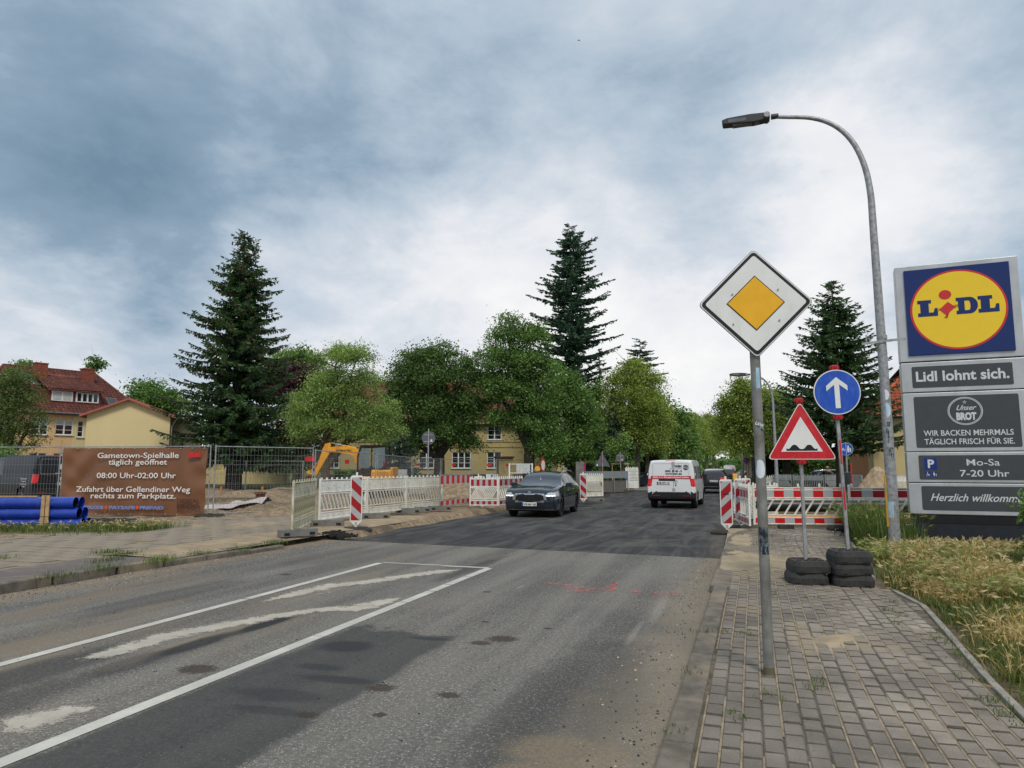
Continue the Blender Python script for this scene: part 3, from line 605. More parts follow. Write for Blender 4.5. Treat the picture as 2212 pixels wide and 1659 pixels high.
mb = MB(); mb.plate(bump, -.0125, -.0105); mb.build('bump_symbol', M_BLACK, pl)
clamp(ts, zz - .03, -.035); clamp(ts, zz + H3 + .015, -.035)
bs = temp_sign('ahead_only_sign', 'round blue sign with white upward arrow on a post in three rubber feet', (1.30, 10.33, .10), 3, 2.86, R(11))
mb = MB(); mb.plate(circ(0, 0, .30, 48), -.008, 0, 0); mb.plate(circ(0, 0, .287, 48), -.0095, -.007, 1); mb.plate(circ(0, 0, .30, 40), 0, .008, 2)
pl = mb.build('sign_plate', [M_WHITE, M_SBLUE, M_BACK], bs, (0, -.06, 2.50))
mb = MB(); mb.plate([(-.032, -.215), (.032, -.215), (.032, .10), (.135, .015), (.135, .085), (0, .20), (-.135, .085), (-.135, .015), (-.032, .10)], -.0115, -.009); mb.build('arrow', M_WHITE, pl)
bs.rotation_euler = (0, -R(1.5), R(11)); clamp(bs, 2.17, -.035); clamp(bs, 2.83, -.035)
for z0, z1 in ((1.55, 1.86), (.95, 1.25)): mb = MB(); mb.box((0, -.0225, (z0 + z1) / 2), (.022, .002, z1 - z0)); mb.build('red_tape', M_SRED, bs)

# ---- street lamps
M_LAMP = mat('lamp_housing', (.045, .048, .055), .5, .2); M_LENS = mat('lamp_lens', (.13, .135, .14), .15, spec=.6)
M_LPOLE = mat('lamp_pole_zinc', (.33, .34, .355), .55, .5, var=.3, vs=14, dirt=(.26, .23, .17), da=.35, ds=3)
def street_lamp(loc, arm, label, rz=0.0, near=False, h=1.0):
    """pole with a long arc; the lantern reaches towards -x"""
    th = thing('street_lamp', label, 'street lamp', loc, rz, 'street lamps along the right pavement')
    path = [(0, 0, -.1), (0, 0, 1.2), (-.01, 0, 3.2), (-.035, 0, 5.9), (-.05, 0, 6.75), (-.14, 0, 7.34), (-.33, 0, 7.82), (-.62, 0, 8.16), (-1.0, 0, 8.36), (-1.5, 0, 8.46), (-arm, 0, 8.50)]
    path = [(x * arm / 1.72, y, z * h) for x, y, z in path]
    rr = [.098, .095, .083, .066, .058, .052, .048, .044, .041, .038, .036]
    # smooth the arc
    P, Q = [], []
    for i in range(len(path) - 1):
        p0, p1, p2, p3 = [Vector(path[max(0, min(len(path) - 1, i + k))]) for k in (-1, 0, 1, 2)]
        for s_ in range(4):
            u = s_ / 4; P.append(.5 * ((2 * p1) + (p2 - p0) * u + (2 * p0 - 5 * p1 + 4 * p2 - p3) * u * u + (3 * p1 - p0 - 3 * p2 + p3) * u ** 3)); Q.append(rr[i] + (rr[i + 1] - rr[i]) * u)
    P.append(Vector(path[-1])); Q.append(rr[-1])
    mb = MB(); mb.tube(P, Q, 20 if near else 10); mb.build('pole', M_LPOLE, th)
    z = 8.50 * h
    mb = MB(); pts = [(-arm - .04, z - .055), (-arm - .1, z - .075), (-arm - .35, z - .10), (-arm - .94, z - .065), (-arm - .955, z + .035), (-arm - .85, z + .065), (-arm - .42, z + .085), (-arm - .16, z + .075), (-arm - .05, z + .05)]
    mb.plate(pts, -.105, .105); hd = mb.build('lantern', M_LAMP, th, bevel=.02)
    mb = MB(); mb.box((-arm - .50, 0, z - .088), (.50, .15, .02)); mb.box((-arm - .66, -.106, z - .012), (.34, .006, .07)); mb.build('lens', M_LENS, hd)
    mb = MB(); mb.cyl((-arm - .02, 0, z), (-arm + .12, 0, z), .055, .05, 12); mb.cyl((-arm - .10, -.16, z), (-arm - .10, .16, z), .055, n=16, mi=1); mb.build('pivot', [M_LAMP, M_LPOLE], hd)
    return th
lamp = street_lamp((2.55, 14.3, .06), 1.72, 'tall street lamp with stickered pole arching over the pavement beside the supermarket sign', 0, True, .995)
Ml = mat('lamp_label', (.5, .52, .5), .5)
for z0, z1, m_, lb, sh, a0, a1 in ((2.75, 2.95, M_STICK, 'round white sticker', 'disc', -160, -60), (2.45, 2.70, M_STICKC, 'round pale blue sticker', 'disc', -160, -50), (2.28, 2.36, M_STICKB, 'small black and white sticker', None, -150, -60), (1.98, 2.24, M_STICKB, 'scribbled black sticker', None, -160, -90), (1.72, 1.90, M_STICKB, 'square black sticker', None, -140, -50), (.98, 1.10, M_STICKC, 'round blue sticker', 'disc', -170, -100), (.66, .94, M_STICKC, 'blue and white sticker', None, -160, -90)):
    wrap(lamp, z0, z1, a0, a1, .094 - .0065 * z0 / 1.5 + .004, m_, lb, shape=sh)
mb = MB(); mb.cyl((0, 0, 3.88), (0, 0, 3.95), .083, n=16); mb.bar((-.36, -.09, 3.80), (.36, -.09, 3.86), .012, .045); mb.box((-.28, -.09, 3.9), (.02, .02, .13)); mb.build('bracket', M_LPOLE, lamp)
mb = MB(); mb.box((-.098, -.02, .95), (.03, .05, .9)); mb.build('yellow_sleeve', mat('yellow_sleeve', (.45, .27, .02), .6), lamp)
q_ = at(1677, 1010, 37); street_lamp((q_.x, q_.y, 0), 1.30, 'second street lamp along the road, behind the trench barriers', YAW, h=.765)
q_ = at(1604, 1010, 66); street_lamp((q_.x, q_.y, 0), .95, 'third street lamp along the road, slim and grey against the dark linden trees', YAW, h=.765)

# ---- supermarket pylon
M_SIL = mat('silver_panel', (.50, .52, .54), .38, .35, var=.09, vs=1.2, dirt=(.30, .30, .27), da=.35, ds=1.6); M_DARK = mat('anthracite_panel', (.055, .062, .070), .5, var=.05); M_PBASE = mat('anthracite_base', (.018, .022, .030), .45, var=.1)
M_LBL = mat('logo_blue', (.004, .022, .13), .22, spec=.35, coat=.15, var=.03); M_LYE = mat('logo_yellow', (.85, .58, .002), .15, coat=.5, var=.02); M_LRE = mat('logo_red', (.58, .010, .012), .15, coat=.5, var=.03)
M_LET = mat('letter_grey', (.62, .64, .66), .5, var=.02)
py_ = thing('supermarket_pylon', 'tall silver supermarket sign pylon with a yellow round logo and dark text panels', 'sign pylon', (3.38, 17.12, .0), R(-6))
PWD = 2.26; rows = [(.63, 1.275, 'panel'), (1.29, 1.925, 'panel'), (1.94, 3.19, 'panel'), (3.21, 3.85, 'panel'), (3.875, 5.99, 'panel')]
pans = []
for z0, z1, nm in rows:
    mb = MB(); mb.box((PWD / 2, .20, (z0 + z1) / 2), (PWD, .40, z1 - z0)); pans.append(mb.build('panel', M_SIL, py_, bevel=.012))
mb = MB(); mb.box((PWD / 2, .20, 3.2), (PWD - .06, .36, 5.5)); mb.build('core', M_BLACK, py_)
mb = MB(); mb.box((PWD / 2 + .03, .20, .33), (PWD - .06, .34, .62)); mb.build('base', M_PBASE, py_)
mb = MB(); mb.box((PWD / 2, .1, .0), (PWD + .6, 1.1, .1)); mb.build('plinth', mat('plinth', (.14, .13, .12), .9), py_)
bl = MB(); bl.plate(rrect(.165, 4.00, 2.10, 5.885, .01, 2), -.035, 0); bl = bl.build('blue_field', M_LBL, pans[4], bevel=.008)
ccx, ccz = 1.135, 4.945
mb = MB(); mb.plate(circ(ccx, ccz, .89, 72, .86), -.040, -.034, 0); mb.plate(circ(ccx, ccz, .85, 72, .82), -.043, -.038, 1); mb.build('logo_disc', [M_LRE, M_LYE], pans[4])
lg = MB()
def L_(x0, w_): # slab-serif L
    s_ = w_ / .44
    P = [(0, 0), (.42, 0), (.42, .16), (.36, .16), (.33, .075), (.235, .075), (.235, .265), (.29, .265), (.29, .335), (0, .335), (0, .265), (.055, .265), (.055, .075), (0, .075)]
    lg.plate([(x0 + a * s_, ccz - .11 + b_ * 1.06) for a, b_ in P], -.048, -.042)
L_(.39, .39); lg.build('logo_letter', M_LBL, pans[4]); lg = MB()
D = [(0, 0), (.30, 0)] + [(.30 + .17 * math.sin(R(a)), .1675 - .1675 * math.cos(R(a))) for a in range(15, 180, 15)] + [(.30, .335), (0, .335), (0, .265), (.05, .265), (.05, .07), (0, .07)]
for P in ([(0, 0), (.30, 0), (.30, .07), (.0, .07)], [(0, .265), (.30, .265), (.30, .335), (0, .335)], [(.045, .07), (.19, .07), (.19, .265), (.045, .265)]): lg.plate([(1.105 + a * .80, ccz - .11 + b_ * 1.06) for a, b_ in P], -.048, -.042)
ring = [(.30 + .19 * math.sin(R(a)), .1675 - .1675 * math.cos(R(a))) for a in range(0, 181, 12)]; inn = [(.285 + .04 * math.sin(R(a)), .1675 - .098 * math.cos(R(a))) for a in range(0, 181, 12)]
for i in range(15): lg.plate([(1.105 + a * .80, ccz - .11 + b_ * 1.06) for a, b_ in (ring[i], ring[i + 1], inn[i + 1], inn[i])], -.048, -.042)
lg.build('logo_letter', M_LBL, pans[4]); lg = MB(); L_(1.50, .39); lg.build('logo_letter', M_LBL, pans[4])
mb = MB(); mb.plate(circ(.915, ccz + .335, .115, 28, .10), -.050, -.043)
mb.plate([(.79, ccz + .02), (.955, ccz + .175), (1.09, ccz + .055), (.915, ccz - .115)], -.050, -.043); mb.plate([(.915, ccz - .115), (.975, ccz - .05), (.93, ccz - .185), (.85, ccz - .175)], -.0398, -.043)
mb.plate([(1.07, ccz + .02), (1.16, ccz + .06), (1.14, ccz + .11), (1.03, ccz + .09)], -.0398, -.043); mb.plate([(.79, ccz + .05), (.84, ccz + .06), (.80, ccz + .0), (.755, ccz - .03)], -.0398, -.043)
mb.build('logo_figure', M_LRE, pans[4])
def dark(i, x0, z0, x1, z1): mb = MB(); mb.plate(rrect(x0, z0, x1, z1, .03, 4), -.004, 0); return mb.build('text_field', M_DARK, pans[i])
dark(3, .20, 3.30, 2.02, 3.76); text(pans[3], 'Lidl lohnt sich.', 1.11, 3.44, -.007, .30, M_LET, bold=.008, fit=1.68, space=1.0)
dark(2, .20, 2.02, 2.08, 3.11)
text(pans[2], 'WIR BACKEN MEHRMALS', 1.15, 2.27, -.007, .165, M_LET, bold=.002, fit=1.60); text(pans[2], 'TÄGLICH FRISCH FÜR SIE.', 1.155, 2.09, -.007, .165, M_LET, bold=.002, fit=1.60)
mb = MB()
for r0, r1 in ((.315, .302), (.292, .281)):
    a = circ(1.13, 2.78, r0, 48, r0 * .93); b_ = circ(1.13, 2.78, r1, 48, r1 * .93)
    for i in range(48): mb.plate([a[i], a[(i + 1) % 48], b_[(i + 1) % 48], b_[i]], -.007, -.003)
mb.build('emblem_ring', M_LET, pans[2]); tag(pans[2].children[-1], kind='stuff'); mb = MB()
for k in range(5): mb.plate([(1.13 + .035 * math.sin(R(72 * k + d)) * q, 2.965 + .035 * math.cos(R(72 * k + d)) * q) for d, q in ((0, .1), (-18, .8), (0, 1), (18, .8))], -.007, -.003)
mb.build('emblem_star', M_LET, pans[2])
text(pans[2], 'Unser', 1.13, 2.80, -.007, .15, M_LET, shear=.5, bold=.002, fit=.36); text(pans[2], 'BROT', 1.14, 2.60, -.007, .20, M_LET, bold=.012, fit=.36)
dark(1, .22, 1.35, 2.11, 1.86); text(pans[1], 'Mo-Sa', 1.37, 1.645, -.007, .19, M_LET, bold=.001, fit=.58); text(pans[1], '7-20 Uhr', 1.38, 1.42, -.007, .19, M_LET, bold=.002, fit=.86)
mb = MB(); mb.plate(rrect(.32, 1.56, .55, 1.80, .008), -.006, -.002); mb.plate(rrect(.32, 1.41, .425, 1.52, .006), -.006, -.002); mb.plate(rrect(.445, 1.41, .55, 1.52, .006), -.006, -.002); mb.build('parking_symbol', mat('symbol_blue', (.008, .03, .20), .4), pans[1])
text(pans[1], 'P', .435, 1.60, -.008, .24, M_LET, bold=.008)
mb = MB()
for i in range(20): a, b_ = circ(.368, 1.445, .024, 20), circ(.368, 1.445, .017, 20); mb.plate([a[i], a[(i + 1) % 20], b_[(i + 1) % 20], b_[i]], -.008, -.006)
mb.plate(circ(.367, 1.507, .007, 8), -.008, -.006); mb.plate([(.362, 1.497), (.372, 1.497), (.375, 1.468), (.398, 1.468), (.408, 1.435), (.40, 1.433), (.39, 1.458), (.362, 1.458)], -.008, -.006)
mb.build('wheelchair_symbol', M_LET, pans[1]); mb = MB()
mb.plate(circ(.487, 1.505, .008, 8), -.008, -.006); mb.plate([(.480, 1.495), (.494, 1.495), (.506, 1.455), (.468, 1.455)], -.008, -.006); mb.plate([(.479, 1.455), (.495, 1.455), (.493, 1.42), (.481, 1.42)], -.008, -.006)
mb.plate(circ(.524, 1.475, .006, 8), -.008, -.006); mb.plate([(.517, 1.467), (.531, 1.467), (.531, 1.425), (.517, 1.425)], -.008, -.006); mb.build('parent_child_symbol', M_LET, pans[1])
dark(0, .235, .715, 2.2, 1.215); text(pans[0], 'Herzlich willkommen', 1.24, .91, -.007, .22, M_LET, shear=.38, bold=.002, fit=1.72)
# grey box post and slim metal post beside the pylon
th = thing('metal_post', 'slim dark metal post standing just left of the supermarket pylon', 'post', (3.16, 17.9, .0)); mb = MB(); mb.box((0, 0, .95), (.07, .07, 1.9)); mb.build('post', M_POLE, th); mb = MB(); mb.box((0, 0, 1.96), (.085, .085, .16)); mb.build('cap', M_SIL, th)

# ---- plastic safety barriers
M_PLW = mat('aged_white_plastic', (.72, .70, .61), .5, var=.07, vs=3, dirt=(.34, .31, .20), da=.55, ds=4.5); M_PLN = mat('new_white_plastic', (.76, .76, .72), .45, var=.04, dirt=(.50, .47, .36), da=.5, ds=4)
M_PLG = mat('green_stained_plastic', (.58, .56, .42), .55, var=.10, vs=3, dirt=(.19, .19, .07), da=.9, ds=5)
M_RSTR = mat('reflective_red', (.55, .010, .012), .35, var=.05); M_RSTR2 = mat('dark_reflective_red', (.33, .008, .012), .4, var=.08); M_WSTR = mat('reflective_grey', (.40, .41, .42), .4, var=.05)
_slat = {}
def barrier(p0, p1, z, label, mt, striped=0, teeth=10, slats=13, lean=1, group=None, H=1.0, upright=False, dx=0.0, near=True, red=None, phase=0):
    """moulded barrier: end posts, rails, solid top board, leaning slats, bottom board, teeth on top"""
    p0, p1 = Vector(p0[:2]), Vector(p1[:2]); d = p1 - p0; L = d.length; rz = math.atan2(d.y, d.x)
    th = thing('safety_barrier', label, 'barrier', (p0.x, p0.y, z), rz, group)
    red = red or M_RSTR
    mb = MB()
    for x in (.025, L - .025): mb.box((x, 0, H * .5 + .02), (.05, .05, H + .06))
    for zz_ in (.015, .185, .25, .655, .70, H - .02): mb.box((L / 2, 0, zz_ * H), (L - .06, .048 if zz_ in (.015, .7) else .036, .030 if zz_ != .25 else .02))
    mb.box((L / 2, 0, .10 * H), (L - .08, .018, .17 * H)); mb.box((L / 2, 0, .84 * H), (L - .08, .018, .28 * H))
    if near:
        for i in range(int(L / .28)):
            x = .16 + i * (L - .3) / max(1, int(L / .28) - 1)
            if not striped: mb.cyl((x, -.008, (.80 if i % 2 else .86) * H), (x, -.016, (.80 if i % 2 else .86) * H), .016, .009, 8, 1)
            if not striped: mb.cyl((x, -.008, .09 * H), (x, -.016, .09 * H), .015, .009, 8, 1)
    body = mb.build('body', [mt, M_BACK], th, bevel=.007 if near else 0)
    key = (mt.name, lean, upright, round(H, 2), near)
    if key not in _slat:
        s_ = MB(); k = 0 if upright else .115 * lean; zc = [.255 * H, .645 * H]
        for s2 in (1,): s_.add([(-k - .022, -.016, zc[0]), (-k + .022, -.016, zc[0]), (k + .022, -.016, zc[1]), (k - .022, -.016, zc[1]), (-k - .022, .016, zc[0]), (-k + .022, .016, zc[0]), (k + .022, .016, zc[1]), (k - .022, .016, zc[1])], [(0, 1, 2, 3), (5, 4, 7, 6), (1, 5, 6, 2), (4, 0, 3, 7)])
        tt = MB(); tt.box((0, 0, H + .035), (.055, .028, .085), tx=.86); _slat[key] = (s_.mesh('slat', mt), tt.mesh('tooth', mt))
    sm_, tm_ = _slat[key]
    if near:
        for i in range(slats): link('slat', sm_, th, (.14 + (L - .28) * i / (slats - 1), 0, 0))
        for i in range(teeth): link('tooth', tm_, th, (.09 + (L - .18) * i / (teeth - 1), 0, 0))
    else:
        a = MB()
        for i in range(slats): a.add([v.co for v in sm_.vertices], [tuple(p.vertices) for p in sm_.polygons], 0, Matrix.Translation((.14 + (L - .28) * i / (slats - 1), 0, 0)))
        a.build('slats', mt, th)
        a = MB()
        for i in range(teeth): a.box((.09 + (L - .18) * i / (teeth - 1), 0, H + .03), (.06, .028, .075))
        a.build('teeth', mt, th)
    if striped:
        w_ = (L - .10) / striped
        for zz_, hh_ in ((.84, .235), (.10, .125)):
            mb = MB(); mb.box((L / 2, -.0105, zz_ * H), (L - .10, .003, hh_ * H)); mb.build('reflective_sheet', M_WSTR, th)
            for i in range(striped):
                if (i + phase) % 2 == 0:
                    mb = MB(); mb.box((.05 + w_ * (i + .5), -.0135, zz_ * H), (w_, .003, hh_ * H)); mb.build('red_stripe', red, th)
    return th
def block(p, rz, label, L=.80, m_=None, group='concrete barrier feet'):
    th = thing('foot_block', label, 'barrier foot', (p[0], p[1], p[2]), rz, group)
    mb = MB(); mb.box((0, 0, .075), (L, .22, .15)); mb.build('block', m_ or mat('foot_concrete', (.155, .155, .145), .9, var=.2, bump=.4), th, bevel=.008)
    for x in (-L * .34, L * .34):
        mb = MB(); mb.box((x, -.1115, .055), (.12, .004, .06)); mb.build('hand_hole', M_BLACK, th)
    mb = MB(); mb.box((0, 0, .152), (.10, .10, .006)); mb.build('socket', M_BLACK, th); return th
G1 = 'white safety barriers along the dug-up footway'
BP = [gp(630, 1150, .23), gp(687, 1124, .23), gp(789, 1111, .23), gp(876, 1101, .23), gp(955, 1092, .23)]
barrier(BP[0], BP[1] + Vector((0, -.15, 0)), .23, 'green-stained white barrier at the near end of the row, turned away from the road', M_PLG, group=G1, lean=-1, teeth=10, H=1.03)
barrier(BP[1] + Vector((.02, 0, 0)), BP[2], .23, 'cleanest white barrier of the row, behind the nearest striped beacon', M_PLN, group=G1, lean=-1, H=1.03)
barrier(BP[2] + Vector((.03, .02, 0)), BP[3], .23, 'white barrier with dark scribbles along its top board', M_PLW, group=G1, lean=-1, teeth=10, H=1.03)
barrier(BP[3] + Vector((.0, .02, 0)), BP[4], .23, 'streaked white barrier next to the open red and white gate', M_PLW, group=G1, lean=-1, teeth=10, H=1.03)
text(None, 'TS', 0, 0, 0, .2, mat('grey_scrawl', (.25, .30, .34), .6), name='scrawl', shear=.2)
_sc = bpy.data.objects['scrawl']; _sc.parent = [o for o in bpy.data.objects if o.name == 'safety_barrier'][0]; _sc.location = (1.75, -.011, .78); _sc.scale = (1.3, 1, 1)
for (u, v), lb, rz in (((643, 1160), 'grey foot block under the near end of the barrier row', R(48)), ((707, 1138), 'grey foot block under the corner of the two nearest barriers', R(20)), ((812, 1121), 'grey foot block right of the nearest striped beacon', R(20)), ((882, 1109), 'grey foot block under the third joint of the barrier row', R(20)), ((950, 1103), 'grey foot block carrying the open red and white gate', R(38)), ((911, 1106), 'small grey foot block half hidden before the last white barrier', R(25))):
    p = gp(u, v, .12); block((p.x, p.y, .14), rz + R(8), lb, .82 if u != 911 else .5)
# open steel gate with two striped boards
p0, p1 = gp(950, 1097, .2), gp(1013, 1089, .2); d = (p1 - p0).to_2d(); L = d.length
gt = thing('barrier_gate', 'steel frame barrier with red and white boards at top and bottom, open in the middle', 'barrier', (p0.x, p0.y, .22), math.atan2(d.y, d.x))
mb = MB()
for x in (0, L): mb.cyl((x, 0, -.08), (x, 0, 1.22), .02, n=8)
for z in (.02, 1.12): mb.cyl((0, 0, z), (L, 0, z), .014, n=8)
mb.build('frame', M_GALV, gt)
for zz_, hh_, n_ in ((.95, .30, 11), (.13, .16, 11)):
    mb = MB(); mb.box((L / 2, -.01, zz_), (L - .05, .01, hh_)); bd = mb.build('board', M_WSTR, gt)
    for i in range(0, n_, 2): mb = MB(); mb.box((.025 + (L - .05) * (i + .5) / n_, -.017, zz_), ((L - .05) / n_, .003, hh_)); mb.build('red_stripe', M_RSTR, bd)
q0, q1, q2 = gp(1014, 1092, .2), gp(1076, 1092, .2), gp(1128, 1085, .2)
barrier(q0, q1, .2, 'red and white barrier behind the leaning striped beacon', M_PLN, 9, 9, 12, 1, 'red and white barriers beside the dark car', red=M_RSTR2)
barrier(q1 + Vector((.02, 0, 0)), q2, .2, 'red and white barrier partly hidden by the front of the dark car', M_PLN, 9, 12, 13, 1, 'red and white barriers beside the dark car', red=M_RSTR2)

# ---- striped beacons
def beacon(p, rz, label, d=1, lean=0.0, h=1.0, word=None, group=None, rot=None, rr=None):
    th = thing('warning_beacon', label, 'warning beacon', p, rz, group)
    if lean: th.rotation_euler = (0, lean, rz)
    w_ = .145; z0 = .24
    mb = MB(); mb.plate([(-.03, z0 - .12), (.03, z0 - .12), (w_, z0), (w_, z0 + h + .03), (w_ - .03, z0 + h + .055), (-w_ + .03, z0 + h + .055), (-w_, z0 + h + .03), (-w_, z0)], -.02, .02)
    mb.box((0, 0, z0 + h + .09), (.05, .03, .09)); bd = mb.build('board', M_PLN, th, bevel=.006)
    mb = MB(); mb.box((0, 0, .12), (.05, .04, .16)); mb.build('stub', M_PLN, th)
    mb = MB(); mb.plate([(-w_ + .022, z0 + .02), (w_ - .022, z0 + .02), (w_ - .022, z0 + h + .01), (-w_ + .022, z0 + h + .01)], -.0225, -.019); sh = mb.build('reflective_sheet', M_WSTR, bd)
    k = .155; A = 1.0 if d > 0 else -1.0
    rect = [(-w_ + .022, z0 + .02), (w_ - .022, z0 + .02), (w_ - .022, z0 + h + .01), (-w_ + .022, z0 + h + .01)]
    for i in range(-3, 8):
        lo = z0 + (i * 2) * .205 - .12; pl_ = clip(clip(rect, -A * .95, 1, -lo), A * .95, -1, lo + .22)
        if len(pl_) > 2: mb = MB(); mb.plate(pl_, -.0250, -.0215); mb.build('red_stripe', rr or M_RSTR2, sh)
    if word: text(sh, word, 0, z0 + .72, -.0262, .055, M_BLACK, bold=.002)
    text(bd, 'VZ', 0, z0 - .055, -.0215, .045, M_BLACK)
    # rubber foot
    if lean: ft = thing('x', None, None); bpy.data.objects.remove(ft)
    mb = MB(); a, b_ = .40, .17; o1 = [(-a, -b_ + .09), (-a + .12, -b_), (a - .12, -b_), (a, -b_ + .09), (a, b_ - .09), (a - .12, b_), (-a + .12, b_), (-a, b_ - .09)]
    V = [(x, y, 0) for x, y in o1] + [(x, y, .04) for x, y in o1] + [(x * .7, y * .7, .10) for x, y in o1]
    mb.add(V, [(7, 6, 5, 4, 3, 2, 1, 0), (16, 17, 18, 19, 20, 21, 22, 23)] + [(i, (i + 1) % 8, (i + 1) % 8 + 8, i + 8) for i in range(8)] + [(i + 8, (i + 1) % 8 + 8, (i + 1) % 8 + 16, i + 16) for i in range(8)])
    for s_ in (-1, 1): mb.box((s_ * .19, -.075, .075), (.12, .05, .03), 1)
    mb.build('rubber_foot', [M_RUB, M_BLACK], th, rot=(0, -lean, 0)); return th
GB = 'striped warning beacons along the lane'
p = gp(768, 1153, -.02); beacon((p.x, p.y, .05), R(26), 'nearest striped beacon, standing at the saw cut before the clean white barrier', -1, group=GB, h=1.06)
p = gp(1043, 1103, -.045); beacon((p.x, p.y, -.03), R(26), 'leaning striped beacon just left of the dark estate car', -1, lean=-.13, group=GB, h=1.02)
p = gp(1249, 1096, 0); beacon((p.x - .1, p.y + 1.5, .05), R(12), 'striped beacon seen behind the rear of the dark estate car', -1, group=GB)
p = gp(1571, 1153, -.03); beacon((p.x, p.y, -.03), R(4), 'front striped beacon of the row at the right kerb, with a printed word', 1, word='GABE', group=GB, h=1.04)
beacon((-.05, 20.3, -.03), R(0), 'second striped beacon of the row at the right kerb', 1, word='GABE', group=GB, h=1.04)
beacon((.12, 24.0, -.03), R(-6), 'third striped beacon of the row at the right kerb', 1, word='GABE', group=GB, h=1.0)
_q = lambda u, D: tuple(at(u, 1010, D).xy) + (-.03,)
beacon(_q(1608, 68), R(-8), 'striped beacon leaning beside the round no stopping sign', 1, group=GB, lean=.08)
beacon(_q(1629, 76), R(0), 'left one of two distant striped beacons by the dark tree trunk', -1, group=GB); beacon(_q(1640, 76), R(0), 'right one of two distant striped beacons by the dark tree trunk', -1, group=GB)

# ---- barriers round the trench on the right
GR = 'red and white barriers across the right pavement'
barrier((.24, 18.95), (2.42, 19.45), .2, 'red and white barrier across the pavement behind the triangle sign', M_PLW, 9, 5, 9, 1, GR, H=.93)
barrier((2.50, 19.5), (4.95, 19.95), .2, 'red and white barrier running behind the street lamp pole', M_PLN, 9, 4, 9, 1, GR, H=.93, red=M_RSTR2)
barrier((-.25, 21.2), (.16, 18.95), .16, 'short barrier with narrow red stripes turned along the road edge', M_PLN, 11, 11, 9, 0, GR, upright=True, H=.95)
th = thing('warning_lamp', 'yellow warning lamp on the corner of the trench barriers', 'warning lamp', (-.18, 21.3, 1.18)); mb = MB(); mb.box((0, 0, .03), (.07, .09, .08)); mb.build('battery_case', M_PLN, th); mb = MB(); mb.box((0, 0, .16), (.12, .09, .17)); mb.build('lens', mat('amber_lens', (.80, .50, .08), .3), th, bevel=.02)
foot_r = thing('rubber_foot', 'black rubber foot under the joint of the two striped trench barriers', 'barrier foot', (2.35, 19.0, .10), R(10)); foot_plate(foot_r, 0, flat_=True)
foot_r = thing('rubber_foot', 'small dark foot block below the middle of the striped trench barrier', 'barrier foot', (1.0, 19.1, .10), R(5)); mb = MB(); mb.box((0, 0, .05), (.36, .24, .10)); mb.build('block', M_RUB, foot_r, bevel=.01)
GW = 'white barriers behind the trench'
wp = [gp(1632, 1092, 0), (1.05, 25.5)]
_w = lambda u, D: tuple(at(u, 1010, D).xy)
WB = [(_w(1641, 34), _w(1676, 49)), (_w(1675, 49), _w(1709, 48.5)), (_w(1711, 48.5), _w(1778, 48)), (_w(1780, 48), _w(1815, 47.5)), (_w(1836, 46), _w(1861, 45)), ((-.12, 22.3), (1.0, 23.2)), (_w(1905, 44), _w(1960, 44)), (_w(1962, 44), _w(2030, 44))]
LBW = ['white barrier running away from us at the left end of the trench', 'white barrier behind the triangle sign post, left of the wide white one', 'wide white barrier with upright slots in the middle behind the trench', 'white barrier below the dark blue car behind the trench', 'white barrier half buried by the sand heap', 'low white barrier beside the yellow warning lamp', 'far white barrier glimpsed between lamp pole and pylon', 'far white barrier hidden mostly by the pylon']
for (a, b_), lb in zip(WB, LBW): barrier(a, b_, .08, lb, M_PLN, 0, 9, 16, -1, GW, upright=(lb.startswith('wide')), near=(not lb.startswith('far')))

# ---- mesh fence panels and the banner
M_WIRE = mat('fence_wire', (.30, .31, .32), .55, .5)
def fence_panel(p0, p1, label, H=2.0, z=.10, group='construction fence panels', dv=.11, wire=.0032, red=None):
    p0, p1 = Vector((p0[0], p0[1])), Vector((p1[0], p1[1])); d = p1 - p0; L = d.length
    th = thing('fence_panel', label, 'fence panel', (p0.x, p0.y, z), math.atan2(d.y, d.x), group)
    mb = MB()
    for x in (.03, L - .03): mb.cyl((x, 0, 0), (x, 0, H + .03), .021, n=8)
    for zz_ in (.12, H - .02): mb.cyl((.03, 0, zz_), (L - .03, 0, zz_), .015, n=8)
    mb.build('frame', M_GALV, th)
    V, Fc = [], []
    def wr(a, b_):
        o = len(V); up = (wire, 0, 0) if abs(a[0] - b_[0]) < 1e-4 else (0, 0, wire)
        for P in (a, b_): V.extend([(P[0] - up[0], P[1], P[2] - up[2]), (P[0] + up[0], P[1], P[2] + up[2]), (P[0], P[1] - wire * 1.6, P[2])])
        Fc.extend([(o, o + 1, o + 4, o + 3), (o + 1, o + 2, o + 5, o + 4), (o + 2, o, o + 3, o + 5)])
    for i in range(1, int(L / dv)): wr((i * L / int(L / dv), 0, .12), (i * L / int(L / dv), 0, H - .02))
    for zz_ in np.linspace(.4, H - .28, 6): wr((.03, -.004, zz_), (L - .03, -.004, zz_))
    o = link('wire_mesh', npmesh('wire_mesh', V, Fc, M_WIRE), th); tag(o, kind='stuff')
    if red is not None:
        mb = MB(); mb.box((red, -.012, H - .38), (.34, .006, .15)); pl_ = mb.build('red_plate', mat('fence_plate_red', (.55, .02, .025), .5), th)
    return th
FH = 2.17
pA, pB = gp(125, 1115, .1), gp(450, 1118, .1)
fence_panel((-26.6, 16.2), (pA.x - .05, pA.y), 'fence panel left of the brown banner, before the black van', FH)
fb = fence_panel(pA, pB, 'fence panel covered by the brown banner', FH)
pC = gp(674, 1108, .1); fence_panel(pB + Vector((.12, .0, 0)), pC, 'open fence panel between the brown banner and the white barriers', FH, red=3.15)
posts = [pC + Vector((.02, .03, 0)), at(816, 977, 28.8), at(892, 991, 37), at(954, 994.5, 44), at(1019, 993, 46.5), at(1072, 996, 47), at(1145, 993, 50)]
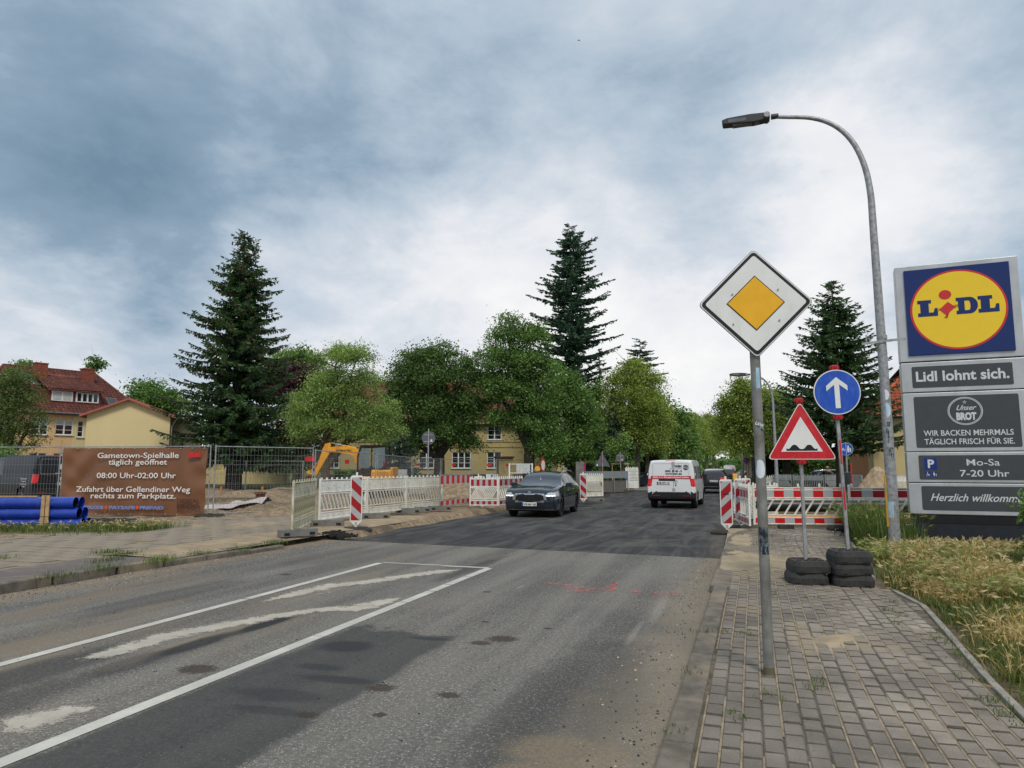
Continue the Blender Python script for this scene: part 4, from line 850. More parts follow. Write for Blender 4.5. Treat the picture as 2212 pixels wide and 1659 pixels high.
for i in range(len(posts) - 1):
    fence_panel(posts[i], posts[i + 1] - Vector((.06, 0, 0)), ['fence panel before the excavator arm', 'fence panel right of the excavator cab', 'fence panel behind the back of the round sign', 'fence panel before the ground floor windows of the far yellow house', 'fence panel beside the white and blue notice board', 'fence panel before the tree trunk behind the car'][i], 2.1, .05 if i else .1, dv=.15 if i else .11, wire=.0035, red=(2.4 if i == 0 else 1.2))
e = [at(500, 997, 46), at(532, 995, 46), at(655, 996.5, 47), at(690, 996, 49)]
for i in range(3): fence_panel((-31, 36) if i == 0 else e[i], e[i + 1] if i else e[1], ['rear fence panel behind the brown banner', 'rear fence panel before the lawn right of the spruce trunk', 'short rear fence panel by the excavator bucket'][i], 2.05, .0, group='rear fence panels before the lawn', dv=.15, wire=.004, red=(1.0 if i else None))
for p, lb in ((pB + Vector((.06, -.02, 0)), 'black rubber foot under the right end of the banner fence'), (pA + Vector((1.2, -1.2, 0)), 'black rubber foot lying beside the blue pipes')):
    th = thing('rubber_foot', lb, 'fence foot', (p.x, p.y, .10), R(20)); foot_plate(th, 0, flat_=True); 
    if 'pipes' in lb: th.scale = (1.8, 1.5, 1.6); th.location = (gp(228, 1137, .12).x, gp(228, 1137, .12).y, .12)
p = gp(275, 1137, .12); block((p.x, p.y, .12), R(10), 'grey foot block lying right of the black rubber foot by the pipes', .7)
# banner: a wrinkled sheet tied to the mesh
Lb = (pB - pA).to_2d().length; M_BAN = mat('brown_banner', (.185, .082, .038), .45, var=.10, vs=1.3, spec=.5)
nx, nz = 120, 50; xs, zs = np.linspace(.10, Lb - .10, nx), np.linspace(.06, FH - .06, nz); X, Z = np.meshgrid(xs, zs)
Yb = -.060 - .040 * np.sin(X * 2.3 + Z * 1.1 + np.sin(Z * 2)) * np.clip(1.2 - abs(X - .9) / 2, .25, 1) - .030 * np.sin((X - Z * .9) * 7) * np.exp(-((X - .8) / .6) ** 2) - .012 * (lumps(X, Z, .35, 7) - .5) - .02 * np.exp(-((X - Lb + .25) / .3) ** 2) * np.sin(Z * 9)
Yb -= .010 * np.sin(X * 8.5 + Z * 3.2) * np.exp(-((X - Lb + .7) / .8) ** 2) + .014 * np.sin((X * .6 + Z) * 10) * np.exp(-((X - .35) / .35) ** 2)
for xe in np.linspace(.15, Lb - .15, 10): Yb += .012 * np.exp(-((X - xe) / .06) ** 2 - ((Z - FH + .06) / .25) ** 2)
V = np.stack([X, Yb, Z], -1).reshape(-1, 3); i = np.arange(nz - 1)[:, None] * nx + np.arange(nx - 1)[None]
bn = link('banner', npmesh('banner', V, np.stack([i, i + 1, i + nx + 1, i + nx], -1).reshape(-1, 4), M_BAN, True), None, (pA.x, pA.y, .10), (0, 0, math.atan2(pB.y - pA.y, pB.x - pA.x)))
tag(bn, 'large brown cloth banner with white opening hours, tied to the construction fence', 'banner')
M_BW = mat('banner_white', (.74, .73, .71), .55, var=.03); M_BB = mat('banner_blue', (.16, .25, .55), .55); M_BD = mat('banner_dark', (.065, .028, .015), .55)
def bx_(u): return (u - 125) / (450 - 125) * Lb
def bz_(v): return FH - (v - 962) / 155 * FH
for body, u0, u1, v, sz in (('Gametown-Spielhalle', 209, 385, 988.5, .235), ('täglich geöffnet', 234, 361, 1003, .235), ('08:00 Uhr-02:00 Uhr', 210, 381, 1032.5, .235), ('Zufahrt über Gellendiner Weg', 167, 413, 1062.5, .235), ('rechts zum Parkplatz.', 200, 383, 1076.5, .235)):
    text(bn, body, bx_((u0 + u1) / 2), bz_(v), -.115, sz, M_BW, fit=bx_(u1) - bx_(u0), bold=.002, thick=.001)
text(bn, 'DIGITAL', bx_(412), bz_(1086), -.150, .17, M_BD, bold=.005, fit=.74, thick=.001); text(bn, 'RELOAD', bx_(412), bz_(1097), -.150, .17, M_BD, bold=.005, fit=.74, thick=.001)
for body, u0, u1 in (('PAYSAFE', 243, 299), ('PREPAID', 309, 360), ('COCODE', 187, 231)): text(bn, body, bx_((u0 + u1) / 2), bz_(1099.5), -.150, .13, M_BB, bold=.006, fit=bx_(u1) - bx_(u0), thick=.001)
for u in (237, 304): mb = MB(); mb.plate(circ(bx_(u), bz_(1096), .055, 16), -.153, -.145); mb.build('red_dot', mat('banner_red', (.62, .09, .03), .5), bn)
mb = MB(); mb.box((bx_(420), -.16, bz_(982)), (.40, .008, .13)); mb.build('red_plate', mat('fence_plate_red', (.55, .02, .025), .5), bn)
for k in range(13):
    for z in (FH - .08, .09): mb = MB(); mb.cyl((.2 + k * (Lb - .4) / 12, -.075, z), (.2 + k * (Lb - .4) / 12, -.09, z), .018, n=10); mb.build('eyelet', M_GALV, bn)

# ---- blue pipes held by wooden laths
M_PIPE = mat('blue_pipe', (.010, .045, .36), .28, coat=.3, var=.1, vs=2, dirt=(.10, .13, .30), da=.35, ds=3); M_WOOD = mat('raw_lath', (.42, .28, .14), .8, var=.2, vs=9)
e0 = [gp(172, 1110, .5), gp(180, 1125, .35), gp(188, 1150, .2)]
pr = .135
for k, (u, v) in enumerate(((172, 1085), (180, 1104), (188, 1123))):
    E0 = at(u - 8, v, 17.3); dr = Vector((-.93, -.37, 0)).normalized()
    z = .24 + (2 - k) * .255
    P0 = Vector((E0.x, E0.y, z)); th = thing('blue_pipe', ['top', 'middle', 'bottom'][k] + ' blue plastic pipe of the strapped stack', 'pipe', P0, 0, 'stack of blue plastic pipes')
    mb = MB(); n = 28; mb.tube([(0, 0, 0), tuple(dr * 6.5)], pr, n, caps=False); mb.tube([tuple(dr * .002), tuple(dr * 6.5)], pr - .016, n, 1, caps=False)
    a = MB(); mb.build('pipe', [M_PIPE, M_BLACK], th)
    P2 = P0 + Vector((-.30, .72, 0)) * .37; th = thing('blue_pipe', ['top', 'middle', 'bottom'][k] + ' blue plastic pipe in the rear layer of the stack', 'pipe', (P2.x, P2.y, z), 0, 'stack of blue plastic pipes')
    mb = MB(); mb.tube([(0, 0, 0), tuple(dr * 6.5)], pr, n, caps=False); mb.build('pipe', [M_PIPE], th)
    if k == 0: top = P0
th = thing('pipe_strap', 'wooden lath strapped upright round the stack of blue pipes', 'lath', top + dr * .62 + Vector((.05, -.14, -.1)), math.atan2(dr.y, dr.x))
mb = MB()
for x in (-.052, .052): mb.box((x, 0, -.19), (.085, .04, .95))
mb.build('lath', M_WOOD, th, bevel=.004); mb = MB(); mb.box((0, 0, -.22), (.23, .046, .012)); mb.build('band', M_BLACK, th)
th = thing('roof_lath', 'long wooden lath lying on top of the blue pipes', 'lath', top + Vector((0, 0, pr + .02)), 0); mb = MB(); mb.bar(tuple(dr * .9), tuple(dr * 2.9), .09, .035); mb.build('lath', M_WOOD, th)
# ================================================================ VEHICLES
M_TYRE = mat('tyre', (.018, .018, .018), .85, bump=.3, bs=60); M_RIM = mat('alloy', (.30, .31, .33), .3, .8); M_RIMD = mat('dark_alloy', (.03, .03, .033), .35, .6)
M_GLS = glass('car_glass', (.02, .028, .032), .25); M_GLW = glass('windscreen_glass', (.16, .21, .22), .35); M_GLD = glass('dark_glass', (.008, .009, .011), .06)  # windscreen glass is tinted pale to stand in for reflected sky
M_TRIM = mat('black_trim', (.012, .012, .013), .5); M_CHR = mat('chrome', (.70, .72, .74), .12, 1.0, var=.02); M_TAIL = mat('tail_light', (.55, .008, .010), .15, coat=.6, emis=((1, .02, .02), .06)); M_HEAD = mat('headlight_lens', (.60, .64, .68), .08, .3, coat=1.0)
M_DRL = mat('daytime_light', (.9, .92, .95), .2, emis=((1, 1, 1), 1.1)); M_PLATE = mat('number_plate', (.74, .74, .70), .4, var=.03); M_EU = mat('plate_blue', (.01, .06, .40), .4); M_SEAT = mat('seat_fabric', (.03, .03, .033), .9)
def pick(P, N, tests):
    x, y, z = P[..., 0], P[..., 1], P[..., 2]; nx_, ny_, nz_ = N[..., 0], N[..., 1], N[..., 2]; lab = np.full(x.shape, -1)
    for i, f in enumerate(tests):
        m_ = f(x, y, z, nx_, ny_, nz_) & (lab == -1); lab[m_] = i
    return lab
def loft(parent, stations, regions, base, nu=8, nv=7):
    """body skin from cross-sections; regions = [(name, material or None for a hole, test, split sides)]"""
    def cr(P, n):      # Catmull-Rom on first axis
        Q = np.concatenate([P[:1] * 2 - P[1:2], P, P[-1:] * 2 - P[-2:-1]]); out = []
        for i in range(1, len(Q) - 2):
            for s_ in range(n):
                u = s_ / n; out.append(.5 * (2 * Q[i] + (Q[i + 1] - Q[i - 1]) * u + (2 * Q[i - 1] - 5 * Q[i] + 4 * Q[i + 1] - Q[i + 2]) * u * u + (3 * Q[i] - Q[i - 1] - 3 * Q[i + 1] + Q[i + 2]) * u ** 3))
        out.append(Q[-2]); return np.array(out)
    G_ = np.array([[(x, y, z) for x, z in ring] for y, ring in stations], float)
    y0, y1 = G_[0].mean(0), G_[-1].mean(0)
    def cap(Rg, dy):
        c = np.array([0, Rg[0, 1] + dy, (Rg[:, 2].max() + Rg[:, 2].min()) / 2]); out = []
        for k in (.85, .65, .45, .25, .02): q = Rg.copy(); q[:, 0] *= k; q[:, 2] = c[2] + (q[:, 2] - c[2]) * k; q[:, 1] = Rg[0, 1] + dy * (1 - k); out.append(q)
        return out
    mid = cr(G_, nu)
    sgn = 1 if G_[0, 0, 1] > G_[-1, 0, 1] else -1
    G2 = np.concatenate([np.array(cap(mid[0], .012 * sgn))[::-1], mid, np.array(cap(mid[-1], -.012 * sgn))])
    G2 = np.array([cr(r_, nv) for r_ in G2])
    mir = G2[:, ::-1][:, 1:-1].copy(); mir[..., 0] *= -1
    A = np.concatenate([G2, mir], 1); nU, nV = A.shape[:2]
    i = np.arange(nU - 1)[:, None]; j = np.arange(nV)[None]; j2 = (j + 1) % nV
    Fc = np.stack([i * nV + j, i * nV + j2, (i + 1) * nV + j2, (i + 1) * nV + j], -1)
    if sgn > 0: Fc = Fc[..., ::-1]
    V = A.reshape(-1, 3); q = V[Fc]; C = q.mean(2); N = np.cross(q[..., 2, :] - q[..., 0, :], q[..., 3, :] - q[..., 1, :]); N /= np.linalg.norm(N, axis=-1, keepdims=True) + 1e-9
    lab = pick(C, N, [r_[2] for r_ in regions]); out = {}
    def emit(nm, mask, m_, off=0.0):
        fs = Fc[mask];
        if not len(fs): return None
        u, inv = np.unique(fs, return_inverse=True); vv = V[u] * 1.0
        return link(nm, npmesh(nm, vv, inv.reshape(-1, 4), m_, True), parent)
    out['body'] = emit('body', lab == -1, base)
    for k, r_ in enumerate(regions):
        if r_[1] is None: continue
        if len(r_) > 3 and r_[3]:
            for s_ in (1, -1): emit(r_[0], (lab == k) & (C[..., 0] * s_ > 0), r_[1])
        else: emit(r_[0], lab == k, r_[1])
    return out
def ring(w_, zb, zs, zbelt, wb, zr, wr, zt): return [(0, zb), (w_ * .6, zb), (w_ - .05, zb + .01), (w_, zb + .16), (w_ + .005, zs - .12), (w_ - .01, zs), (wb, zbelt), ((wb + wr) / 2 + .012, (zbelt + zr) / 2), (wr, zr), (wr * .8, zt - .025), (wr * .4, zt - .004), (0, zt)]
def wheel(parent, x, y, r, w_, side, m_=None, spokes=5):
    wd = link('wheel', MB().cyl((-w_ * .4, 0, 0), (w_ * .4, 0, 0), r * .3, n=12).mesh('hub', M_TRIM), parent, (x, y, r))
    mb = MB(); prof = [(-w_ / 2, r * .70), (-w_ / 2, r * .93), (-w_ * .38, r), (w_ * .38, r), (w_ / 2, r * .93), (w_ / 2, r * .70)]
    n = 28; V = [(a, q * math.cos(2 * math.pi * k / n), q * math.sin(2 * math.pi * k / n)) for k in range(n) for a, q in prof]
    mb.add(V, [(k * 6 + i, ((k + 1) % n) * 6 + i, ((k + 1) % n) * 6 + i + 1, k * 6 + i + 1) for k in range(n) for i in range(5)], 0, None, True); mb.build('tyre', M_TYRE, wd)
    mb = MB(); xo = side * w_ * .42
    a0, a1 = circ(0, 0, r * .71, 28), circ(0, 0, r * .63, 28)
    for k in range(28): k2 = (k + 1) % 28; mb.add([(xo, *a0[k]), (xo, *a0[k2]), (xo - side * .02, *a1[k2]), (xo - side * .02, *a1[k])], [(0, 1, 2, 3)])
    for k in range(spokes):
        for d in (-.14, .14):
            a = 2 * math.pi * k / spokes; mb.bar((xo - side * .01, .03 * math.cos(a), .03 * math.sin(a)), (xo - side * .015, r * .66 * math.cos(a + d), r * .66 * math.sin(a + d)), .028, .02)
    mb.cyl((xo - side * .03, 0, 0), (xo + side * .005, 0, 0), r * .16, n=12); mb.build('rim', m_ or M_RIM, wd)
    mb = MB(); mb.cyl((xo - side * .06, 0, 0), (xo - side * .055, 0, 0), r * .66, n=20); mb.build('brake_disc', M_TRIM, wd)
def plate_no(parent, body, y, z, rear=False, w_=.52, x=0.0):
    s_ = -1 if rear else 1; rot = (R(90), 0, 0 if rear else math.pi)
    mb = MB(); mb.box((x, y, z), (w_, .012, .115)); pl = mb.build('number_plate', M_PLATE, parent, bevel=.004)
    mb = MB(); mb.box((x - s_ * -1 * (w_ / 2 - .022) * (-1 if rear else -1) * (1 if rear else -1) * -1, y + s_ * .0075, z), (.04, .003, .10))
    mb = MB(); mb.box((x + (-1 if rear else 1) * (w_ / 2 - .025), y + s_ * .0075, z), (.042, .003, .105)); mb.build('euro_band', M_EU, pl)
    text(pl, body, 0, 0, 0, .10, M_BLACK, loc=(x + (.02 if rear else -.02), y + s_ * .009, z - .037), rot=rot, fit=w_ * .84, bold=.003, thick=.001)
def bust(name, label, loc, rz, shirt, hair, skin=(.55, .36, .26), sc=1.0, arms=None, parent=None):
    """seated or standing upper body as one skinned surface: pelvis, chest, neck, head and arms"""
    th = thing(name, label, 'person', loc, rz)
    bm_v = [(0, 0, 0), (0, 0, .25), (0, .01, .42), (0, .02, .52), (0, .03, .58), (0, .05, .66)]; rad = [.15, .155, .13, .055, .07, .095]; ed = [(0, 1), (1, 2), (2, 3), (3, 4), (4, 5)]
    for s_, A in zip((1, -1), arms or [[(.20, 0, .43), (.24, .16, .22), (.16, .40, .26), (.14, .46, .28)]] * 2):
        prev = 2; A = [(s_ * abs(a[0]) if arms is None else a[0], a[1], a[2]) for a in A]
        for k, a in enumerate(A): bm_v.append(a); rad.append((.075, .052, .038, .04)[min(k, 3)]); ed.append((prev, len(bm_v) - 1)); prev = len(bm_v) - 1
    me = bpy.data.meshes.new('body'); me.from_pydata(bm_v, ed, []); o = link('body', me, th, scale=(sc,) * 3)
    sk = o.modifiers.new('skin', 'SKIN'); me.skin_vertices[0].data[0].use_root = True
    for k, r_ in enumerate(rad): me.skin_vertices[0].data[k].radius = (r_, r_ * (.72 if k < 3 else 1))
    sb = o.modifiers.new('sub', 'SUBSURF'); sb.levels = sb.render_levels = 2; me.materials.append(skin if isinstance(skin, bpy.types.Material) else mat('skin', skin, .6))
    mb = MB(); mb.tube([(0, 0, -.02), (0, 0, .25), (0, .01, .40), (0, .012, .47)], [.178 * sc, .185 * sc, .165 * sc, .08 * sc], 16); s2 = mb.build('shirt', shirt, th); s2.scale = (sc, sc * .8, sc)
    mb = MB(); mb.tube([(0, -.02, .62), (0, .0, .70), (0, .01, .745), (0, .01, .765)], [.09, .104, .075, .02], 14); h_ = mb.build('hair', hair, th, loc=(0, .02 * sc, 0)); h_.scale = (sc,) * 3
    mb = MB(); mb.cyl((0, .13, .655), (0, .165, .64), .016, .010, 8); mb.box((-.035, .135, .675), (.025, .01, .01), 1); mb.box((.035, .135, .675), (.025, .01, .01), 1); mb.box((0, .135, .605), (.045, .012, .008), 1); mb.build('face', [skin if isinstance(skin, bpy.types.Material) else mat('skin', skin, .6), M_TRIM], th).scale = (sc,) * 3
    return th

# ---- dark estate car coming towards us
PAINT = mat('midnight_blue_paint', (.006, .016, .034), .22, .35, var=.05, coat=1.0, spec=.6)
car = thing('estate_car', 'dark blue estate car with chrome grille driving towards us', 'car', (-6.80, 25.15, -.045), R(180 + 2.0))
ST = [(2.335, (.58, .36, .62, .72, .55, .75, .47, .765)), (2.30, (.78, .24, .66, .80, .75, .835, .64, .855)), (2.17, (.87, .20, .68, .85, .83, .90, .71, .92)), (1.8, (.905, .20, .70, .90, .86, .96, .75, .985)), (1.2, (.915, .20, .73, .96, .86, 1.02, .77, 1.045)), (.98, (.915, .20, .74, .98, .86, 1.03, .77, 1.055)),
      (.66, (.915, .20, .73, .965, .845, 1.15, .71, 1.18)), (.30, (.915, .20, .74, .975, .84, 1.31, .65, 1.355)), (-.05, (.915, .20, .75, .98, .835, 1.385, .615, 1.445)), (-.6, (.915, .20, .76, .99, .83, 1.40, .61, 1.465)), (-1.3, (.915, .20, .77, 1.0, .83, 1.38, .605, 1.445)), (-1.85, (.905, .22, .79, 1.01, .81, 1.32, .60, 1.39)), (-2.1, (.885, .26, .80, 1.0, .79, 1.15, .63, 1.23)), (-2.27, (.85, .32, .78, .93, .76, .99, .66, 1.02)), (-2.33, (.80, .38, .72, .84, .70, .88, .60, .90))]
ax = (1.44, -1.25)
arch = lambda x, y, z, a, b_, c: (abs(x) > .70) & (((np.hypot(y - ax[0], z - .33) < .375)) | (np.hypot(y - ax[1], z - .33) < .375))
gr = lambda x, z, k=1.0: (abs(x) < .50 * k - np.clip(abs(z - .635) - .06, 0, 1) * 1.1) & (abs(z - .63) < .125 * k)
regs = [('arch', None, arch),
        ('grille', M_TRIM, lambda x, y, z, a, b_, c: gr(x, z, .93) & (y > 2.2)), ('grille_frame', M_CHR, lambda x, y, z, a, b_, c: gr(x, z, 1.10) & (y > 2.2)),
        ('daytime_light', M_DRL, lambda x, y, z, a, b_, c: (abs(x) > .56) & (abs(x) < .84) & (y > 1.95) & (z > .685) & (z < .712)), ('headlight', M_HEAD, lambda x, y, z, a, b_, c: (abs(x) > .54 + (z - .70) * .9) & (y > 1.80) & (z > .685) & (z < .81 + (2.2 - y) * .1), True),
        ('lower_intake', M_TRIM, lambda x, y, z, a, b_, c: (abs(x) < .80) & (y > 2.05) & (z < .40) & (z > .27)), ('chrome_strip', M_CHR, lambda x, y, z, a, b_, c: (abs(x) < .84) & (y > 2.0) & (z < .275) & (z > .25)),
        ('underbody', M_TRIM, lambda x, y, z, a, b_, c: z < .245),
        ('windscreen', M_GLW, lambda x, y, z, a, b_, c: (b_ > .2) & (z > 1.065) & (z < 1.41) & (y > -.05) & (y < .99) & (abs(x) < .80 - (z - 1.03) * .42)),
        ('rear_window', M_GLD, lambda x, y, z, a, b_, c: (b_ < -.3) & (z > 1.03) & (z < 1.36) & (y < -1.8)),
        ('side_window', M_GLS, lambda x, y, z, a, b_, c: (abs(a) > .5) & (z > 1.005) & (z < 1.36) & (y > -2.0 + (z - 1.0) * .8) & (y < .78 - (z - 1.0) * 1.45) & (abs(y + .28) > .035) & (abs(y + 1.22) > .03), True),
        ('window_trim', M_CHR, lambda x, y, z, a, b_, c: (abs(a) > .5) & (z > .985) & (z < 1.006) & (y > -2.0) & (y < .72)),
        ('sill_trim', M_CHR, lambda x, y, z, a, b_, c: (abs(a) > .8) & (z > .30) & (z < .325) & (y > -.85) & (y < 1.0))]
B_ = loft(car, [(y, ring(*r_)) for y, r_ in ST], regs, PAINT)
for x in (-.79, .79):
    for y in ax: wheel(car, x, y, .33, .215, 1 if x > 0 else -1, M_RIMD)
for x in (-.79, .79):
    for y in ax: mb = MB(); mb.cyl((x - .12 * np.sign(x), y, .34), (x + .045 * np.sign(x), y, .34), .378, n=24); mb.v = [(a, b_, max(c, .22)) for a, b_, c in mb.v]; mb.f.pop(); mb.m.pop(); mb.sm.pop(); 
mb = MB(); mb.box((0, 0, .45), (1.35, 3.9, .3)); mb.box((0, .95, .86), (1.5, .5, .18)); mb.build('cabin_floor', M_TRIM, car)
for x, y in ((-.36, 0.0), (.36, 0.0), (-.36, -.95), (.36, -.95)): mb = MB(); mb.box((x, y, .72), (.5, .5, .2)); mb.box((x, y - .28, .98), (.48, .14, .5), tx=.8); mb.box((x, y - .30, 1.27), (.24, .1, .14)); mb.build('seat', M_SEAT, car, bevel=.03)
mb = MB()
for i in range(-9, 10): mb.box((i * .046, 2.345, .63), (.010, .02, .17))
mb.build('grille_slats', M_TRIM, car); tag(car.children[-1], kind='stuff')
plate_no(car, 'VG·NH 163', 2.362, .43, w_=.50)
mb = MB(); mb.cyl((0, 2.32, .80), (0, 2.345, .80), .05, n=20); mb.build('emblem', M_CHR, car, rot=(0, 0, 0))
for s_ in (-1, 1):
    mb = MB(); mb.box((s_ * 1.0, .62, 1.02), (.22, .13, .14)); mb.box((s_ * .90, .64, .98), (.12, .05, .05)); mb.build('wing_mirror', PAINT, car, bevel=.03)
    mb = MB(); mb.tube([(s_ * .66, .05, 1.41), (s_ * .655, -.1, 1.475), (s_ * .65, -.8, 1.50), (s_ * .64, -1.7, 1.45), (s_ * .64, -1.85, 1.39)], .016, 6); mb.build('roof_rail', M_CHR, car)
    mb = MB(); mb.box((s_ * .60, 2.26, .36), (.22, .03, .04)); mb.build('fog_light', M_HEAD, car, bevel=.01)
    mb = MB(); mb.box((s_ * .922, -.05, .86), (.012, .17, .025)); mb.build('door_handle', M_CHR, car); mb = MB(); mb.box((s_ * .922, -1.0, .87), (.012, .17, .025)); mb.build('door_handle', M_CHR, car)
car.scale = (1, 1, 1.035)
CARM = Matrix.Translation(car.location) @ Matrix.Rotation(R(182), 4, 'Z')
dl = CARM @ Vector((-.36, -.02, .62)); bust('person', 'driver in a light shirt behind the windscreen of the dark blue estate car', dl, R(182), mat('pale_shirt', (.40, .38, .36), .8), mat('brown_hair', (.06, .04, .025), .8), sc=.92)
pl_ = CARM @ Vector((0.03, .62, 1.16)); th = thing('mirror_charm', 'small white charm hanging inside the windscreen of the dark blue car', 'charm', pl_); mb = MB(); mb.box((0, 0, 0), (.05, .03, .06)); mb.box((0, 0, .07), (.04, .03, .05)); mb.box((0, 0, .12), (.006, .006, .1)); mb.build('charm', M_WHITE, th, bevel=.01)

# ---- white van going away
VW = mat('van_white', (.72, .74, .75), .3, var=.02, coat=.6, dirt=(.60, .60, .56), da=.25, ds=2)
def vring(w_, zb, zbelt, wt, zt): return [(0, zb), (w_ * .6, zb), (w_ - .05, zb + .01), (w_, zb + .12), (w_ + .01, zb + .45), (w_, zbelt - .12), (w_ - .02, zbelt), ((w_ + wt) / 2 + .008, (zbelt + zt) / 2), (wt, zt - .12), (wt - .06, zt - .035), (wt * .6, zt - .008), (0, zt)]
def van(name, label, loc, rz, paint, front=True):
    v_ = thing(name, label, 'van', loc, rz)
    ST = [(-2.45, vring(.90, .42, 1.12, .79, 1.87)), (-2.44, vring(.925, .40, 1.12, .81, 1.91)), (-2.36, vring(.948, .36, 1.13, .835, 1.95)), (-2.0, vring(.952, .28, 1.13, .845, 1.97)), (-1.0, vring(.952, .26, 1.13, .85, 1.985)), (.4, vring(.952, .26, 1.13, .85, 1.98)), (1.0, vring(.952, .26, 1.12, .83, 1.94)), (1.35, vring(.95, .26, 1.12, .80, 1.72)), (1.75, vring(.945, .26, 1.10, .80, 1.36)), (2.05, vring(.93, .26, .95, .80, 1.14)), (2.35, vring(.90, .28, .85, .74, 1.0)), (2.44, vring(.80, .34, .72, .62, .85))]
    ay = (1.52, -1.48)
    regs = [('arch', None, lambda x, y, z, a, b_, c: (abs(x) > .72) & ((np.hypot(y - ay[0], z - .35) < .40) | (np.hypot(y - ay[1], z - .35) < .40))),
            ('tail_light', M_TAIL, lambda x, y, z, a, b_, c: (y < -2.34) & (abs(x) > .79) & (z > .89) & (z < 1.22), True),
            ('rear_bumper', M_TRIM, lambda x, y, z, a, b_, c: (y < -2.1) & (z < .66)), ('underbody', M_TRIM, lambda x, y, z, a, b_, c: z < .31),
            ('windscreen', M_GLW, lambda x, y, z, a, b_, c: (b_ > .25) & (z > 1.16) & (z < 1.86) & (y > .95) & (abs(x) < .80)),
            ('side_window', M_GLD, lambda x, y, z, a, b_, c: (abs(a) > .6) & (z > 1.16) & (z < 1.74) & (y > .35) & (y < 2.05 - (z - 1.1) * 1.15), True),
            ('window_panel', paint if paint != VW else mat('van_window_film', (.42, .44, .46), .15, coat=.8), lambda x, y, z, a, b_, c: (abs(a) > .6) & (z > 1.20) & (z < 1.72) & (y > -2.2) & (y < .22) & (abs(y + .95) > .06), True),
            ('headlight', M_HEAD, lambda x, y, z, a, b_, c: (y > 2.1) & (abs(x) > .55) & (z > .72) & (z < .92), True)]
    loft(v_, ST, regs, paint)
    for x in (-.82, .82):
        for y in ay: wheel(v_, x, y, .345, .225, 1 if x > 0 else -1)
    mb = MB(); mb.box((0, 0, .5), (1.4, 4.3, .35)); mb.build('chassis', M_TRIM, v_)
    for s_ in (-1, 1): mb = MB(); mb.box((s_ * 1.05, 1.35, 1.22), (.18, .10, .30)); mb.build('wing_mirror', M_TRIM, v_, bevel=.03)
    M_SEAM = mat('panel_seam', (.10, .10, .105), .8)
    mb = MB()
    for a in ((.0, 1.26, .010, 1.28),): mb.box((a[0] + .10, -2.464, a[1]), (a[2], .004, a[3]))
    mb.box((0, -2.462, .655), (1.7, .004, .012)); mb.build('door_seam', M_SEAM, v_)
    for x0, x1 in ((-.72, .07), (.13, .72)):
        pts = rrect(x0, 1.24, x1, 1.82, .06); mb = MB()
        for i in range(len(pts)): p_, q_ = pts[i], pts[(i + 1) % len(pts)]; mb.bar((p_[0], -2.463, p_[1]), (q_[0], -2.463, q_[1]), .004, .007)
        mb.build('window_pressing', mat('pressing_line', (.42, .43, .44), .7), v_)
    mb = MB(); mb.box((-.16, -2.47, 1.155), (.66, .02, .075)); mb.build('handle_strip', M_TRIM, v_, bevel=.01)
    mb = MB(); mb.box((0, -2.41, 1.935), (.40, .03, .025)); mb.build('third_brake_light', M_TAIL, v_)
    for s_ in (-1, 1):
        for z in (.78, 1.38): mb = MB(); mb.box((s_ * .945, -2.36, z), (.03, .05, .09)); mb.build('hinge', paint, v_, bevel=.006)
        mb = MB(); mb.box((s_ * .62, -2.468, .52), (.34, .015, .035)); mb.build('reflector', mat('dull_reflector', (.16, .02, .02), .3), v_)
    return v_
vn = van('delivery_van', 'white panel van with red warning strip driving away from us', (-2.66, 31.95, -.045), R(-1.5), VW)
plate_no(vn, 'NB·WN 176', -2.478, 1.035, True, .52, -.30)
M_VR = mat('strip_red', (.52, .02, .03), .4); M_VT = mat('van_print', (.02, .035, .07), .5)
mb = MB(); mb.plate([(-.78, 1.235), (.80, 1.235), (.80, 1.335), (-.78, 1.335)], -2.472, -2.460)
mb = MB(); mb.plate([(-.80, 1.205), (.80, 1.205), (.79, 1.315), (-.79, 1.315)], -2.474, -2.462); rs = mb.build('warning_strip', M_VR, vn)
text(rs, 'Bitte 2 m Rangierabstand halten', 0, 1.235, -2.476, .085, M_WHITE, fit=1.42, bold=.003)
text(vn, 'WSN', .30, 1.66, -2.468, .13, M_VT, bold=.005, fit=.27); text(vn, 'Sicherheit und Service', .20, 1.60, -2.468, .045, mat('van_print_red', (.35, .12, .12), .5), fit=.48)
text(vn, '0395. 35 85 - 0', .11, 1.475, -2.468, .10, M_VT, bold=.004, fit=.66); text(vn, 'www.wsn.de', .11, 1.375, -2.468, .10, M_VT, bold=.004, fit=.66)
mb = MB()
for r0, r1 in ((.105, .078), (.055, .036)):
    for a0 in ((0, 1),):
        a, b_ = circ(.60, 1.66, r0, 32), circ(.60, 1.66, r1, 32)
        for i in range(32):
            if r0 > .1 and i in (15, 16, 31, 0): continue
            mb.plate([a[i], a[(i + 1) % 32], b_[(i + 1) % 32], b_[i]], -2.470, -2.464)
mb.plate(circ(.60, 1.66, .016, 10), -2.470, -2.464); tag(mb.build('round_logo', M_VT, vn), kind='stuff')
mb = MB(); a, b_ = circ(.19, 1.085, .075, 28), circ(.19, 1.085, .066, 28)
for i in range(28): mb.plate([a[i], a[(i + 1) % 28], b_[(i + 1) % 28], b_[i]], -2.478, -2.462)
for p_, q_ in (((.145, 1.135), (.19, 1.045)), ((.19, 1.045), (.215, 1.10)), ((.235, 1.135), (.19, 1.045)), ((.165, 1.10), (.19, 1.045)), ((.165, 1.10), (.215, 1.10))): mb.bar((p_[0], -2.472, p_[1]), (q_[0], -2.472, q_[1]), .012, .010)
tag(mb.build('maker_badge', M_CHR, vn), kind='stuff')
